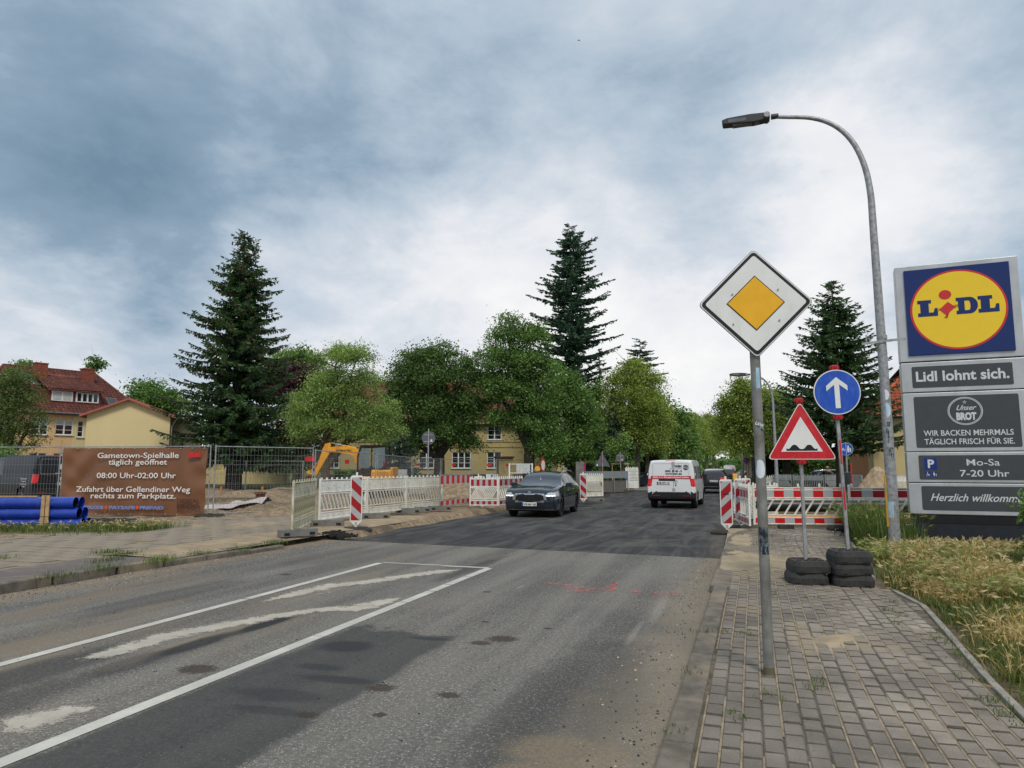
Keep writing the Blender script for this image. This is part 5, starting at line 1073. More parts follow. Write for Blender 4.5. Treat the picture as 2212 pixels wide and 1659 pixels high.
mb = MB(); mb.box((.10, -2.466, 1.78), (.11, .01, .20)); mb.box((.10, -2.466, .74), (.11, .01, .16)); mb.build('grey_patch', mat('patch_grey', (.35, .36, .37), .5), vn)
mb = MB(); mb.box((.19, -2.47, .945), (.045, .01, .045)); mb.build('lock', M_TRIM, vn)

# ---- hatchback / SUV shape for the cars ahead and behind the trench
def suv(name, label, loc, rz, paint, no=None, roofm=None, cat='car'):
    v_ = thing(name, label, cat, loc, rz)
    ST = [(2.2, (.60, .38, .60, .70, .56, .73, .5, .75)), (2.15, (.82, .28, .64, .80, .78, .85, .66, .88)), (1.8, (.90, .26, .70, .92, .84, .98, .74, 1.01)), (1.0, (.92, .26, .76, 1.02, .85, 1.07, .76, 1.10)), (.55, (.92, .26, .78, 1.04, .84, 1.26, .70, 1.30)), (.05, (.92, .26, .80, 1.05, .83, 1.48, .62, 1.54)), (-.7, (.92, .26, .82, 1.07, .83, 1.50, .62, 1.575)), (-1.4, (.915, .28, .84, 1.09, .81, 1.46, .60, 1.53)), (-1.8, (.90, .32, .86, 1.08, .80, 1.32, .60, 1.40)), (-2.05, (.88, .36, .86, 1.03, .78, 1.10, .66, 1.14)), (-2.15, (.86, .38, .80, .96, .76, 1.0, .66, 1.02)), (-2.19, (.80, .42, .74, .88, .70, .91, .6, .93))]
    ax_ = (1.36, -1.28)
    regs = [('arch', None, lambda x, y, z, a, b_, c: (abs(x) > .70) & ((np.hypot(y - ax_[0], z - .36) < .40) | (np.hypot(y - ax_[1], z - .36) < .40))),
            ('tail_light', M_TAIL, lambda x, y, z, a, b_, c: (y < -1.88) & (abs(x) > .42 + (1.0 - z) * .3) & (z > .88) & (z < 1.03), True), ('bumper', M_TRIM, lambda x, y, z, a, b_, c: (z < .42)),
            ('bumper_trim', M_CHR, lambda x, y, z, a, b_, c: (y < -2.0) & (z < .455) & (abs(x) < .6)),
            ('windscreen', M_GLW, lambda x, y, z, a, b_, c: (b_ > .2) & (z > 1.14) & (z < 1.48) & (y > 0) & (y < 1.0)), ('rear_window', M_GLS, lambda x, y, z, a, b_, c: (b_ < -.25) & (z > 1.13) & (z < 1.46) & (y < -1.4) & (abs(x) < .68)),
            ('side_window', M_GLD, lambda x, y, z, a, b_, c: (abs(a) > .5) & (z > 1.09) & (z < 1.44) & (y > -1.75 + (z - 1.09) * .7) & (y < .62 - (z - 1.1) * 1.2) & (abs(y + .35) > .035), True),
            ('headlight', M_HEAD, lambda x, y, z, a, b_, c: (y > 1.9) & (abs(x) > .5) & (z > .66) & (z < .80), True)]
    if roofm: regs.append(('roof', roofm, lambda x, y, z, a, b_, c: (z > 1.47)))
    loft(v_, [(y, ring(*r_)) for y, r_ in ST], regs, paint, 6, 5)
    for x in (-.80, .80):
        for y in ax_: wheel(v_, x, y, .36, .23, 1 if x > 0 else -1)
    mb = MB(); mb.box((0, 0, .5), (1.35, 3.6, .3)); mb.build('cabin_floor', M_TRIM, v_)
    for s_ in (-1, 1):
        mb = MB(); mb.box((s_ * 1.0, .55, 1.12), (.20, .12, .15)); mb.build('wing_mirror', paint, v_, bevel=.03)
        mb = MB(); mb.tube([(s_ * .66, .0, 1.50), (s_ * .65, -.2, 1.58), (s_ * .64, -1.2, 1.58), (s_ * .63, -1.5, 1.50)], .016, 6); mb.build('roof_rail', M_CHR, v_)
    if no: plate_no(v_, no, -2.20, .80, True)
    return v_
c1 = at(1541, 1060, 47); suv('black_car', 'black car with reflected sky coloured onto its roof, following in front of the white van', (c1.x + .1, 49.5, -.045), 0, mat('black_paint', (.008, .008, .010), .2, coat=1.0), 'VG·CR 787', mat('roof_sky_sheen', (.35, .37, .40), .2, coat=1.0))  # pale roof colour stands in for sky reflected in the black paint
suv('grey_car', 'distant dark grey car further down the road between the trees', (-.95 - .6, 92, -.045), 0, mat('grey_paint', (.022, .023, .026), .25, coat=1.0))
th = van('far_van', 'distant white van far down the road beyond the dark grey car', (-1.75, 118, -.045), 0, mat('far_white', (.72, .74, .75), .4)); mb = MB()
for s_ in (-.5, .5): mb.bar((s_, -2.2, 2.15), (s_, 1.0, 2.15), .04, .04)
for y in (-2.0, -.8, .6): mb.bar((-.6, y, 2.12), (.6, y, 2.12), .04, .04)
for y in (-2.0, .6):
    for s_ in (-.5, .5): mb.bar((s_, y, 1.93), (s_, y, 2.15), .03, .03)
mb.build('roof_rack', M_GALV, th)
suv('blue_car', 'dark blue car parked behind the trench barriers below the spruce', tuple((at(1805, 1010, 57)).xy) + (-.12,), R(-72), mat('blue_grey_paint', (.03, .04, .075), .2, coat=1.0))
bust('person', 'blond person in a dark top leaning over behind the white barriers', tuple((at(1787, 1010, 52)).xy) + (.86,), R(-60), mat('dark_green_top', (.025, .032, .025), .9), mat('blond_hair', (.45, .32, .18), .7), sc=1.12, arms=[[(.20, .02, .43), (.30, .20, .26), (.24, .46, .20), (.22, .54, .19)], [(-.20, .02, .43), (-.26, .18, .22), (-.12, .40, .18), (-.10, .46, .18)]])
for o in bpy.data.objects:
    if o.name.startswith('person') and o.get('label', '').startswith('blond'):
        mb = MB(); mb.tube([(.09, 0, -.68), (.10, .0, -.30), (.08, 0, .08)], [.06, .075, .11], 10); mb.tube([(-.09, 0, -.68), (-.10, .0, -.30), (-.08, 0, .08)], [.06, .075, .11], 10); mb.build('trousers', mat('dark_trousers', (.02, .025, .04), .9), o)
BV = van('parked_van', 'black van with red tail light and white lettering parked behind the fence beside the banner', tuple((at(72, 1040, 27.5) - Matrix.Rotation(R(74), 3, 'Z') @ Vector((-.93, -2.45, 0))).xy) + (.12,), R(74), mat('black_van_paint', (.008, .009, .012), .35, coat=.2, spec=.25))
M_VL = mat('van_lettering', (.62, .63, .64), .5)
for body, x, z, s_, f_ in (('KM', .20, 1.42, .30, .42), ('K·A', .20, .98, .22, .40), ('SERVICE', .22, .80, .16, .62)): text(BV, body, x, z, -2.472, s_, M_VL, fit=f_, bold=.006)
mb = MB(); mb.box((.2, -2.47, 1.26), (.75, .006, .02)); mb.build('letter_bar', M_VL, BV)
for k, (tx_, sz_) in enumerate((('Hausmeister', .11), ('Transporte', .09), ('Dienstleistungen', .08), ('Umzüge', .08))): text(BV, tx_, 0, 0, 0, sz_, M_VL, rot=(R(90), 0, R(-90)), loc=(-.968, -1.7, 1.02 - k * .1))

# ---- mini excavator
YE = mat('machine_yellow', (.72, .32, .012), .4, var=.08, vs=3, dirt=(.30, .16, .05), da=.5, ds=3); M_STEEL = mat('ram_steel', (.45, .46, .48), .25, .9)
ex = thing('excavator', 'yellow mini excavator with black cab and raised arm behind the construction fence', 'excavator', (at(812, 1085, 33).x, at(812, 1085, 33).y, -.02), YAW)
mb = MB(); mb.box((.15, 0, .93), (1.5, 1.7, .62)); bdy = mb.build('body', YE, ex, bevel=.06)
mb = MB(); mb.box((.36, 0, 1.22), (.98, 1.75, .62), tx=.97); mb.box((.82, 0, 1.26), (.16, 1.6, .78)); mb.build('counterweight', YE, ex, bevel=.10)
mb = MB(); mb.box((.40, 0, 1.58), (.8, 1.5, .12)); mb.build('engine_cover', M_TRIM, ex, bevel=.04)
for i in range(7): mb = MB(); mb.box((.20 + i * .08, -.882, 1.26), (.03, .01, .34)); mb.build('vent_slot', mat('machine_yellow_dark', (.50, .22, .01), .6), ex)
mb = MB(); pr_ = [(x - .22, z) for x, z in [(-.50, 1.15), (-.50, 2.15), (-.36, 2.58), (.78, 2.62), (.80, 1.75), (.55, 1.5), (.40, 1.15)]]
for a, b_ in zip(pr_, pr_[1:] + pr_[:1]):
    for y in (-.80, .15): mb.bar((a[0], y, a[1]), (b_[0], y, b_[1]), .08, .08)
for a in pr_: mb.bar((a[0], -.8, a[1]), (a[0], .15, a[1]), .06, .06)
mb.plate(pr_[:1] + [(-.72, 1.55), (.28, 1.45)] + pr_[5:], -.82, .17); mb.box((-.02, -.33, 2.62), (1.2, 1.02, .06)); mb.bar((-.09, -.81, 1.2), (-.09, -.81, 2.58), .09, .05); mb.build('cab_frame', M_TRIM, ex)
for nm, P in (('cab_window', [(-.44, 1.6), (-.44, 2.14), (-.33, 2.50), (.05, 2.52), (.05, 1.6)]), ('cab_window', [(.20, 1.6), (.20, 2.52), (.74, 2.56), (.76, 1.78), (.56, 1.58)]), ('cab_window', [(-.42, 1.2), (-.42, 1.50), (.05, 1.46), (.05, 1.2)])): mb = MB(); mb.plate([(x - .22, z) for x, z in P], -.806, -.800); mb.build(nm, M_GLW, ex)
mb = MB(); mb.box((-.02, -.3, 1.62), (.5, .5, .16)); mb.box((.20, -.3, 1.95), (.14, .46, .55)); mb.build('seat', M_SEAT, ex, bevel=.03)
for y in (-.68, .68):
    mb = MB(); t_ = rrect(-.95, .0, 1.15, .50, .24, 6); mb.plate(t_, y - .18, y + .18); mb.build('track', M_TYRE, ex)
mb = MB(); mb.box((.1, 0, .55), (.9, .9, .16)); mb.build('turntable', M_TRIM, ex)
mb = MB(); mb.bar((-1.25, -.3, .12), (-1.25, .9, .12), .1, .36); mb.build('dozer_blade', YE, ex)
def limb(name, P, yc, th_, m_, par=ex): mb = MB(); mb.plate(P, yc - th_, yc + th_); return mb.build(name, m_, par, bevel=.012)
def E_(u, v): # position in the excavator frame from the picture
    d = at(u, v, 33) - ex.location; c_, s_ = math.cos(-YAW), math.sin(-YAW); return (d.x * c_ - d.y * s_, d.z)
limb('boom', [E_(*p) for p in ((796, 1063), (806, 1050), (800, 1020), (783, 995), (773, 978), (764, 968), (757, 966), (735, 963), (705, 965), (697, 969), (700, 976), (722, 977), (748, 981), (757, 986), (762, 997), (776, 1022))], .35, .09, YE)
limb('arm', [E_(*p) for p in ((690, 968), (695, 958), (706, 955), (707, 962), (704, 980), (690, 1005), (676, 1030), (670, 1036), (666, 1032), (680, 1002))], .35, .07, YE)
for nm, a, b_, r_ in (('arm_ram', (708, 957), (764, 969), .035), ('boom_ram', (764, 992), (794, 1055), .045), ('bucket_ram', (690, 985), (665, 1020), .03)):
    A, B2 = E_(*a), E_(*b_); m2 = ((A[0] + B2[0]) / 2, (A[1] + B2[1]) / 2); mb = MB(); mb.cyl((A[0], .30, A[1] + .03), (m2[0], .30, m2[1] + .03), r_ * .55, n=8, mi=1); mb.cyl((m2[0], .30, m2[1] + .03), (B2[0], .30, B2[1] + .03), r_, n=8); mb.build(nm, [YE, M_STEEL], ex)
bk = [E_(*p) for p in ((658, 1028), (672, 1026), (674, 1036), (670, 1046), (660, 1052), (655, 1046), (654, 1036))]
limb('bucket', bk, .35, .30, mat('rusty_bucket', (.09, .045, .025), .8, var=.4)); limb('bucket_link', [E_(*p) for p in ((655, 1020), (660, 1016), (670, 1020), (668, 1026), (658, 1024))], .35, .06, YE)
text(ex, 'KOMATSU', E_(737, 972)[0], E_(737, 974)[1] - .02, .35 - .10, .13, M_BLACK, bold=.004, fit=.72); text(ex, 'KOMATSU', .60, 1.0, -.888, .10, M_BLACK, bold=.003, fit=.42)
text(ex, '50', .02, 1.05, -.885, .14, M_WHITE)
# ================================================================ BUILDINGS AND GARDEN WALLS
M_FRM = mat('window_frame_white', (.66, .67, .66), .5, var=.03); M_PANE = glass('window_pane', (.012, .015, .018), .0); M_CURT = mat('net_curtain', (.42, .43, .42), .8)
M_GUT = mat('zinc_gutter', (.16, .17, .18), .5, .4)
def facade(parent, P0, ux, W, H, z0, mt, wins, thick=.3, name='wall', split=None):
    """wall strip with real openings; P0 local corner, ux local direction; wins = (x, z, w, h, leaves, curtain)"""
    M = Matrix.Translation(P0) @ Matrix.Rotation(math.atan2(ux[1], ux[0]), 4, 'Z')
    xs = sorted({0, W, *[w_[0] for w_ in wins], *[w_[0] + w_[2] for w_ in wins], *([split] if split else [])}); zs = sorted({z0, H, *[w_[1] for w_ in wins], *[w_[1] + w_[3] for w_ in wins]})
    mb = MB()
    for a, b_ in zip(xs, xs[1:]):
        for c, d in zip(zs, zs[1:]):
            mx_, mz_ = (a + b_) / 2, (c + d) / 2
            if any(w_[0] < mx_ < w_[0] + w_[2] and w_[1] < mz_ < w_[1] + w_[3] for w_ in wins): continue
            mb.box((mx_, thick / 2, mz_), (b_ - a, thick, d - c), 1 if (split and mx_ > split) else 0, M)
    mb.build(name, mt, parent)
    for x, z, w_, h_, lv, *cu in wins:
        mb = MB(); fr = .07
        mb.box((x + w_ / 2, .10, z + fr / 2), (w_, .06, fr), 0, M); mb.box((x + w_ / 2, .10, z + h_ - fr / 2), (w_, .06, fr), 0, M)
        for i in range(lv + 1): mb.box((x + fr / 2 + (w_ - fr) * i / lv, .095, z + h_ / 2), (fr * (1.5 if 0 < i < lv else 1), .07, h_ - .01), 0, M)
        nb_ = 2 if h_ > 1.2 else (1 if h_ > .8 else 0)
        for k in range(nb_): mb.box((x + w_ / 2, .092, z + h_ * (k + 1) / (nb_ + 1)), (w_ - .02, .04, .035), 0, M)
        wn = mb.build('window', M_FRM, parent)
        mb = MB(); mb.box((x + w_ / 2, .12, z + h_ / 2), (w_ - .02, .01, h_ - .02), 0, M); mb.build('pane', M_PANE, wn)
        mb = MB(); mb.box((x + w_ / 2, -.04, z - .03), (w_ + .16, .14, .05), 0, M); mb.build('sill', M_FRM, wn)
        if cu and cu[0]: mb = MB(); mb.box((x + w_ / 2, .105, z + h_ * (1 - cu[0] / 2)), (w_ - .16, .008, h_ * cu[0] - .1), 0, M); mb.build('curtain', M_CURT, wn)
_tile = {}
def tile_mesh(m_, tw, th_):
    k = (m_.name, tw)
    if k not in _tile:
        n = 6; V = []
        for yv, lift in ((0, .035), (th_ * 1.08, .004)):
            for i in range(n + 1):
                u = i / n; V.append((u * tw * 1.02, yv, lift + .030 * math.sin(u * math.pi * 1.35) * (1 if u < .75 else .6)))
        Fc = [(i, i + 1, n + 2 + i, n + 1 + i) for i in range(n)]; o = len(V)
        V += [(x, 0, z - .03) for x, _, z in V[:n + 1]]; Fc += [(o + i, o + i + 1, i + 1, i) for i in range(n)]
        mb = MB(); mb.add(V, Fc, 0, None, True); _tile[k] = mb.mesh('tile', m_)
    return _tile[k]
def roof_plane(roof, P, m_, tw=.30, th_=.34, cap=300):
    """P: polygon (first edge = eave, left to right). Tiles the plane with single tiles, the rest joined"""
    P = [Vector(p) for p in P]; ex_ = (P[1] - P[0]).normalized(); nz_ = ex_.cross(P[-1] - P[0]).normalized(); ey = nz_.cross(ex_)
    B = Matrix((ex_, ey, nz_)).transposed().to_4x4(); poly = [((p - P[0]).dot(ex_), (p - P[0]).dot(ey)) for p in P]
    def inside(x, y):
        c = False; n = len(poly)
        for i in range(n):
            (x1, y1), (x2, y2) = poly[i], poly[i - 1]
            if (y1 > y) != (y2 > y) and x < (x2 - x1) * (y - y1) / (y2 - y1) + x1: c = not c
        return c
    me = tile_mesh(m_, tw, th_); V0 = np.array([v.co[:] for v in me.vertices]); F0 = np.array([tuple(p.vertices) for p in me.polygons]); cells = []
    w_ = max(p[0] for p in poly); h_ = max(p[1] for p in poly); x0 = min(p[0] for p in poly)
    for j in range(int(h_ / th_) + 1):
        for i in range(int(x0 / tw) - 1, int(w_ / tw) + 1):
            if inside(i * tw + tw / 2, j * th_ + th_ * .5): cells.append((i * tw, j * th_))
    Vs, Fs = [], []
    stp = max(1, len(cells) // max(cap, 1))
    for k, (x, y) in enumerate(cells):
        T = Matrix.Translation(P[0]) @ B @ Matrix.Translation((x, y, .02 + random.uniform(0, .006)))
        if cap > 0 and k % stp == 0 and k // stp < cap:
            o = link('tile', me, roof); o.matrix_local = T
        else:
            A = np.array(T); Vs.append(V0 @ A[:3, :3].T + A[:3, 3]); Fs.append(F0 + len(V0) * (len(Vs) - 1))
    if Vs: o = link('far_tiles', npmesh('far_tiles', np.concatenate(Vs), np.concatenate(Fs), m_, True), roof); tag(o, kind='stuff')
def rmat(n, c): return mat(n, c, .75, var=.25, vs=.9, isl=.28, dirt=tuple(v * .35 for v in c), da=.45, ds=.7)
T_RED, T_ORG, T_BRN = rmat('red_roof_tile', (.125, .038, .028)), rmat('orange_roof_tile', (.38, .085, .030)), rmat('brown_red_tile', (.17, .055, .035))
def house(label, loc, rz, W, Dp, eave, ridge, hip, walls, wins, tile, side=None, split=None, z0=-.2, caps=(300, 0), back=False, name='house', group=None):
    h = thing(name, label, 'house', loc, rz, group); hl_, hr_ = hip; o_ = .45
    facade(h, (0, 0, 0), (1, 0), W, eave, z0, walls, wins, split=split)
    facade(h, (W, .3, 0), (0, 1), Dp - .3, eave, z0, walls[-1:] if side is None else [side], [])
    facade(h, (0, Dp, 0), (0, -1), Dp - .01, eave, z0, walls[:1], [])
    facade(h, (W, Dp, 0), (-1, 0), W, eave, z0, walls[:1], [])
    sl = (ridge - eave) / (Dp / 2); e_ = eave - o_ * sl
    A, B_, C_, D_ = (-o_, -o_, e_), (W + o_, -o_, e_), (W + o_, Dp + o_, e_), (-o_, Dp + o_, e_); R1, R2 = (hl_ if hl_ else -o_, Dp / 2, ridge), (W - hr_ if hr_ else W + o_, Dp / 2, ridge)
    mb = MB(); mb.add([A, B_, C_, D_, R1, R2, (A[0], A[1], e_ - .12), (B_[0], B_[1], e_ - .12), (C_[0], C_[1], e_ - .12), (D_[0], D_[1], e_ - .12)], [(0, 1, 5, 4), (2, 3, 4, 5), (1, 2, 5), (3, 0, 4), (0, 6, 7, 1), (1, 7, 8, 2), (2, 8, 9, 3), (3, 9, 6, 0), (9, 8, 7, 6)])
    rf = mb.build('roof', mat('roof_underlay', (.10, .035, .025), .9), h)
    roof_plane(rf, [A, B_, R2, R1], tile, cap=caps[0])
    if hr_: roof_plane(rf, [B_, C_, R2], tile, cap=caps[1])
    if hl_: roof_plane(rf, [D_, A, R1], tile, cap=0)
    mb = MB(); mb.tube([(R1[0], R1[1], R1[2] + .05), (R2[0], R2[1], R2[2] + .05)], .10, 8); mb.build('ridge_cap', tile, rf)
    for p_, q_ in ([(R2, B_)] if hr_ else []) + ([(R1, A)] if hl_ else []): mb = MB(); mb.tube([(p_[0], p_[1], p_[2] + .05), (q_[0], q_[1], q_[2] + .05)], .10, 8); mb.build('hip_cap', tile, rf)
    mb = MB(); mb.tube([(A[0], A[1] - .06, e_ - .02), (B_[0], B_[1] - .06, e_ - .02)], .07, 8); mb.build('gutter', M_GUT, h)
    return h, rf, (sl, o_, e_)
W_ORA, W_YEL, W_YE2 = mat('apricot_render', (.60, .40, .21), .9, var=.06, vs=.6, bump=.3, bs=30), mat('yellow_render', (.58, .48, .25), .9, var=.06, vs=.6, bump=.3, bs=30), mat('ochre_render', (.40, .325, .155), .9, var=.08, vs=.5, bump=.3, bs=30)
def frame2(u0, d0, u1, d1):
    a, b_ = at(u0, 1010, d0), at(u1, 1010, d1); d = (b_ - a).to_2d(); return Vector((a.x, a.y, 0)), math.atan2(d.y, d.x), d.length
# left house
L0, rz, W = frame2(-70, 54.5, 303, 64.5)
def lx(u): # facade coordinate for a picture column
    r = ray(u, 1010); n = Vector((-math.sin(rz), math.cos(rz))); k = L0.to_2d().dot(n) / (r.x * n.x + r.y * n.y); return (Vector((r.x * k, r.y * k)) - L0.to_2d()).dot(Vector((math.cos(rz), math.sin(rz))))
ws = [(lx(60), 4.3, 1.25, 1.45, 2, .5), (lx(113), 4.35, 1.35, 1.25, 2, .4), (lx(161), 4.2, .5, 1.4, 1), (lx(60), 1.3, 1.3, 1.5, 2), (lx(113), 1.3, 1.3, 1.5, 2), (lx(-20), 4.3, 1.3, 1.4, 2), (lx(-20), 1.3, 1.3, 1.4, 2), (lx(240), 4.3, 1.2, 1.4, 2)]
h1, rf, (sl, o_, e_) = house('large red roofed house with two brick chimneys and an apricot wall behind the black van', L0, rz, W, 10.5, 6.5, 10.4, (3.2, 2.4), [W_ORA, W_YEL], ws, T_RED, side=W_YEL, split=lx(151), caps=(240, 60))
M_BRK = mat('chimney_brick', (.22, .06, .035), .9, var=.3, vs=6, bump=.5); M_LEAD = mat('lead_flashing', (.22, .24, .26), .6)
for u, zt, yv in ((104, 10.6, 3.6), (211, 10.5, 3.6)):
    x = lx(u); zb = 6.5 + sl * yv - .6; mb = MB(); mb.box((x, yv, (zb + zt) / 2), (.95, .8, zt - zb)); mb.box((x, yv, zt + .04), (1.03, .88, .10)); ch = mb.build('chimney', M_BRK, rf)
    for k in range(int((zt - zb) / .16)): mb = MB(); mb.box((x, yv, zb + k * .16), (.958, .808, .012)); tag(mb.build('mortar_joint', mat('mortar', (.12, .07, .05), .9), ch), kind='stuff')
    mb = MB(); mb.box((x, yv - .42, 6.5 + sl * (yv - .45) + .10), (1.4, .5, .04), 0, None); mb.v = [(a, b_, c + (b_ - (yv - .42)) * sl) for a, b_, c in mb.v]; mb.build('flashing', M_LEAD, ch)
x0, x1 = lx(99), lx(214); zd = 6.95
mb = MB(); mb.box(((x0 + x1) / 2, 2.1, zd + .55), (x1 - x0, 3.0, 1.3)); dm = mb.build('dormer', mat('dormer_cladding', (.14, .035, .025), .8), rf)
mb = MB(); mb.add([(x0 - .25, .25, zd + 1.25), (x1 + .25, .25, zd + 1.25), (x1 + .25, 4.6, zd + 3.0), (x0 - .25, 4.6, zd + 3.0), (x0 - .25, .25, zd + 1.17), (x1 + .25, .25, zd + 1.17)], [(0, 1, 2, 3), (4, 5, 1, 0)]); mb.build('dormer_roof_underlay', T_BRN, dm)
roof_plane(dm, [(x0 - .25, .25, zd + 1.27), (x1 + .25, .25, zd + 1.27), (x1 + .25, 4.0, zd + 2.78), (x0 - .25, 4.0, zd + 2.78)], T_RED, cap=0)
mid = (x0 + x1) / 2 - .1
for a, b_, n_ in ((x0 + .2, mid - .12, 2), (mid + .12, x1 - .2, 4)):
    mb = MB(); mb.box(((a + b_) / 2, .57, zd + .72), (b_ - a, .08, .86)); wn = mb.build('dormer_window', M_FRM, dm)
    for i in range(n_):
        w_ = (b_ - a - .08) / n_; mb = MB(); mb.box((a + .04 + w_ * (i + .5), .52, zd + .72), (w_ - .16, .02, .66)); mb.build('pane', M_CURT if (n_ == 2) else M_PANE, wn)
for u, yv, wd in ((192, 3.7, .8), (75, 3.8, .8), (247, 1.2, .9)):
    x = lx(u); mb = MB(); mb.box((x, yv, 6.5 + sl * yv + .10), (wd, 1.0, .09), 0); mb.v = [(a, b_, c + (b_ - yv) * sl) for a, b_, c in mb.v]; sk = mb.build('roof_window', M_GUT, rf)
    mb = MB(); mb.box((x, yv, 6.5 + sl * yv + .155), (wd - .16, .82, .02), 0); mb.v = [(a, b_, c + (b_ - yv) * sl) for a, b_, c in mb.v]; mb.build('pane', M_PANE, sk)
# annex with the blank gable
A0 = at(180, 1010, 45); rz = R(33); an = thing('annex', 'blank yellow gable building with pinkish metal roof before the red roofed house', 'building', (A0.x, A0.y, 0), rz)
GW_ = 4.9; M_MROOF = mat('pink_metal_roof', (.36, .11, .085), .5, .1, var=.08, vs=.7)
mb = MB(); mb.plate([(0, -.2), (GW_, -.2), (GW_, 5.05), (GW_ / 2, 6.0), (0, 5.05)], 0, .3); mb.build('gable_wall', mat('pale_yellow_render', (.64, .53, .29), .9, var=.05, vs=.5, bump=.2, bs=25), an)
mb = MB(); mb.box((GW_ - .15, 7.0, 2.4), (.3, 13.4, 5.2)); mb.box((.15, 7.0, 2.4), (.3, 13.4, 5.2)); mb.build('side_wall', W_YEL, an)
for s_ in (0, 1):
    a, b_ = ((-.35, 4.93), (GW_ / 2, 6.08)) if s_ == 0 else ((GW_ + .35, 4.93), (GW_ / 2, 6.08)); mb = MB(); mb.add([(a[0], -.35, a[1]), (a[0], 14, a[1]), (b_[0], 14, b_[1]), (b_[0], -.35, b_[1]), (a[0], -.35, a[1] - .12), (b_[0], -.35, b_[1] - .12), (a[0], 14, a[1] - .12)], [(0, 1, 2, 3), (4, 0, 3, 5), (4, 6, 1, 0)]); rp = mb.build('roof', M_MROOF, an)
    for k in range(28):
        y_ = -.2 + k * .52; mb = MB(); mb.bar((a[0], y_, a[1] + .015), (b_[0], y_, b_[1] + .015), .03, .035); mb.build('roof_seam', M_MROOF, rp)
mb = MB(); mb.tube([(GW_ + .42, -.35, 4.88), (GW_ + .42, 14, 4.86)], .08, 8); mb.tube([(GW_ + .42, .1, 4.85), (GW_ + .2, .15, 4.5), (GW_ + .08, .2, 4.3), (GW_ + .08, .2, 0)], .05, 8); mb.build('downpipe', M_GALV, an)
mb = MB(); mb.box((GW_ + .02, 4.4, 3.6), (.06, 1.1, 1.2)); wn = mb.build('window', M_FRM, an); mb = MB(); mb.box((GW_ + .06, 4.4, 3.6), (.02, .9, 1.0)); mb.build('pane', M_PANE, wn)
# yellow house in the middle, behind the trees
P0, rz, W = frame2(700, 66, 1178, 66)
def mxf(u): return (u - 700) / 1532 * 66
ws = [(mxf(709), 1.55, 1.0, 1.5, 2), (mxf(904), 1.55, 1.45, 1.5, 2), (mxf(976), 1.55, 1.75, 1.5, 3), (mxf(1052), 1.55, 1.35, 1.5, 2), (mxf(1053), 4.2, 1.3, 1.3, 2), (mxf(976), 4.2, 1.3, 1.3, 2), (mxf(900), 4.2, 1.3, 1.3, 2), (mxf(765), 4.2, 1.2, 1.3, 2), (mxf(820), 1.55, 1.2, 1.5, 2), (mxf(830), 4.2, 1.2, 1.3, 2), (mxf(1125), 4.2, .9, 1.3, 1)]
h2, rf, _q = house('ochre two storey house with white windows behind the walnut trees', P0, rz, W, 10.5, 6.05, 10.2, (0, 3.5), [W_YE2], ws, T_BRN, caps=(230, 40))
for z in (2.0 + 1.45, 4.05): mb = MB(); mb.box((W / 2, -.03, z if z > 4 else 3.55), (W, .06, .12)); mb.build('string_course', W_YE2, h2)
mb = MB(); mb.box((W / 2, -.04, .45), (W, .08, 1.1)); mb.build('plinth', mat('dark_plinth', (.07, .07, .075), .9), h2)
# small shed / gate pier before it
p = at(1090, 1010, 50); sh = thing('porch', 'small ochre porch with a flat brown roof in front of the yellow house', 'building', (p.x, p.y, .1), YAW + R(8)); mb = MB(); mb.box((0, 0, 1.05), (1.0, 1.3, 2.2)); mb.build('wall', mat('old_ochre', (.40, .32, .14), .9, dirt=(.20, .15, .08), da=.7, ds=2), sh); mb = MB(); mb.box((-.05, 0, 2.22), (1.25, 1.6, .12)); mb.build('roof', mat('brown_cap', (.10, .035, .02), .8), sh)
# right house with the orange roof
P0, rz, W = frame2(1888, 46, 2120, 44)
h3, rf, _q = house('yellow house with an orange tiled roof between lamp pole and supermarket pylon', P0, rz, W, 10, 5.3, 9.6, (4.2, 2.5), [W_YEL], [(2.6, 3.1, 1.1, 1.3, 2), (1.9, .9, .35, 1.3, 1), (5, 3.1, 1.1, 1.3, 2)], T_ORG, caps=(280, 0))
P1, rz1, W1 = frame2(1836, 50, 1890, 48); w3 = thing('house_wing', 'pinkish low house wing left of the orange roofed house', 'building', P1, rz1); mb = MB(); mb.box((W1 / 2, 1.5, 1.9), (W1, 3, 3.2)); mb.build('wall', mat('salmon_render', (.52, .27, .15), .9), w3); mb = MB(); mb.box((W1 / 2, 1.45, .2), (W1 + .05, 3.1, 1.1)); mb.build('plinth', W_YE2, w3)
mb = MB(); mb.add([(-.4, -.4, 3.45), (W1 + .2, -.4, 3.45), (W1 + .2, 3.2, 5.4), (-.4, 3.2, 5.4)], [(0, 1, 2, 3)]); r3 = mb.build('roof', mat('roof_underlay', (.10, .035, .025), .9), w3); roof_plane(r3, [(-.4, -.4, 3.47), (W1 + .2, -.4, 3.47), (W1 + .2, 3.2, 5.42), (-.4, 3.2, 5.42)], T_ORG, cap=0)
# pale house glimpsed between the dark trees beyond the estate car
p = at(1250, 1010, 78); fh = thing('house', 'pale yellow house wall glimpsed under the dark trees behind the striped beacon', 'house', (p.x, p.y, 0), YAW + .1); mb = MB(); mb.box((.6, 2, 2.6), (6, 4, 5.4)); mb.build('wall', W_YEL, fh); mb = MB(); mb.box((.6, 2, 5.6), (6.6, 4.8, .5), tx=.8, ty=.6); mb.build('roof', T_BRN, fh)
for x in (-1.2, .7): mb = MB(); mb.box((x, -.02, 2.2), (1.0, .06, 1.4)); wn = mb.build('window', M_FRM, fh); mb = MB(); mb.box((x, -.05, 2.2), (.8, .02, 1.2)); mb.build('pane', M_PANE, wn)
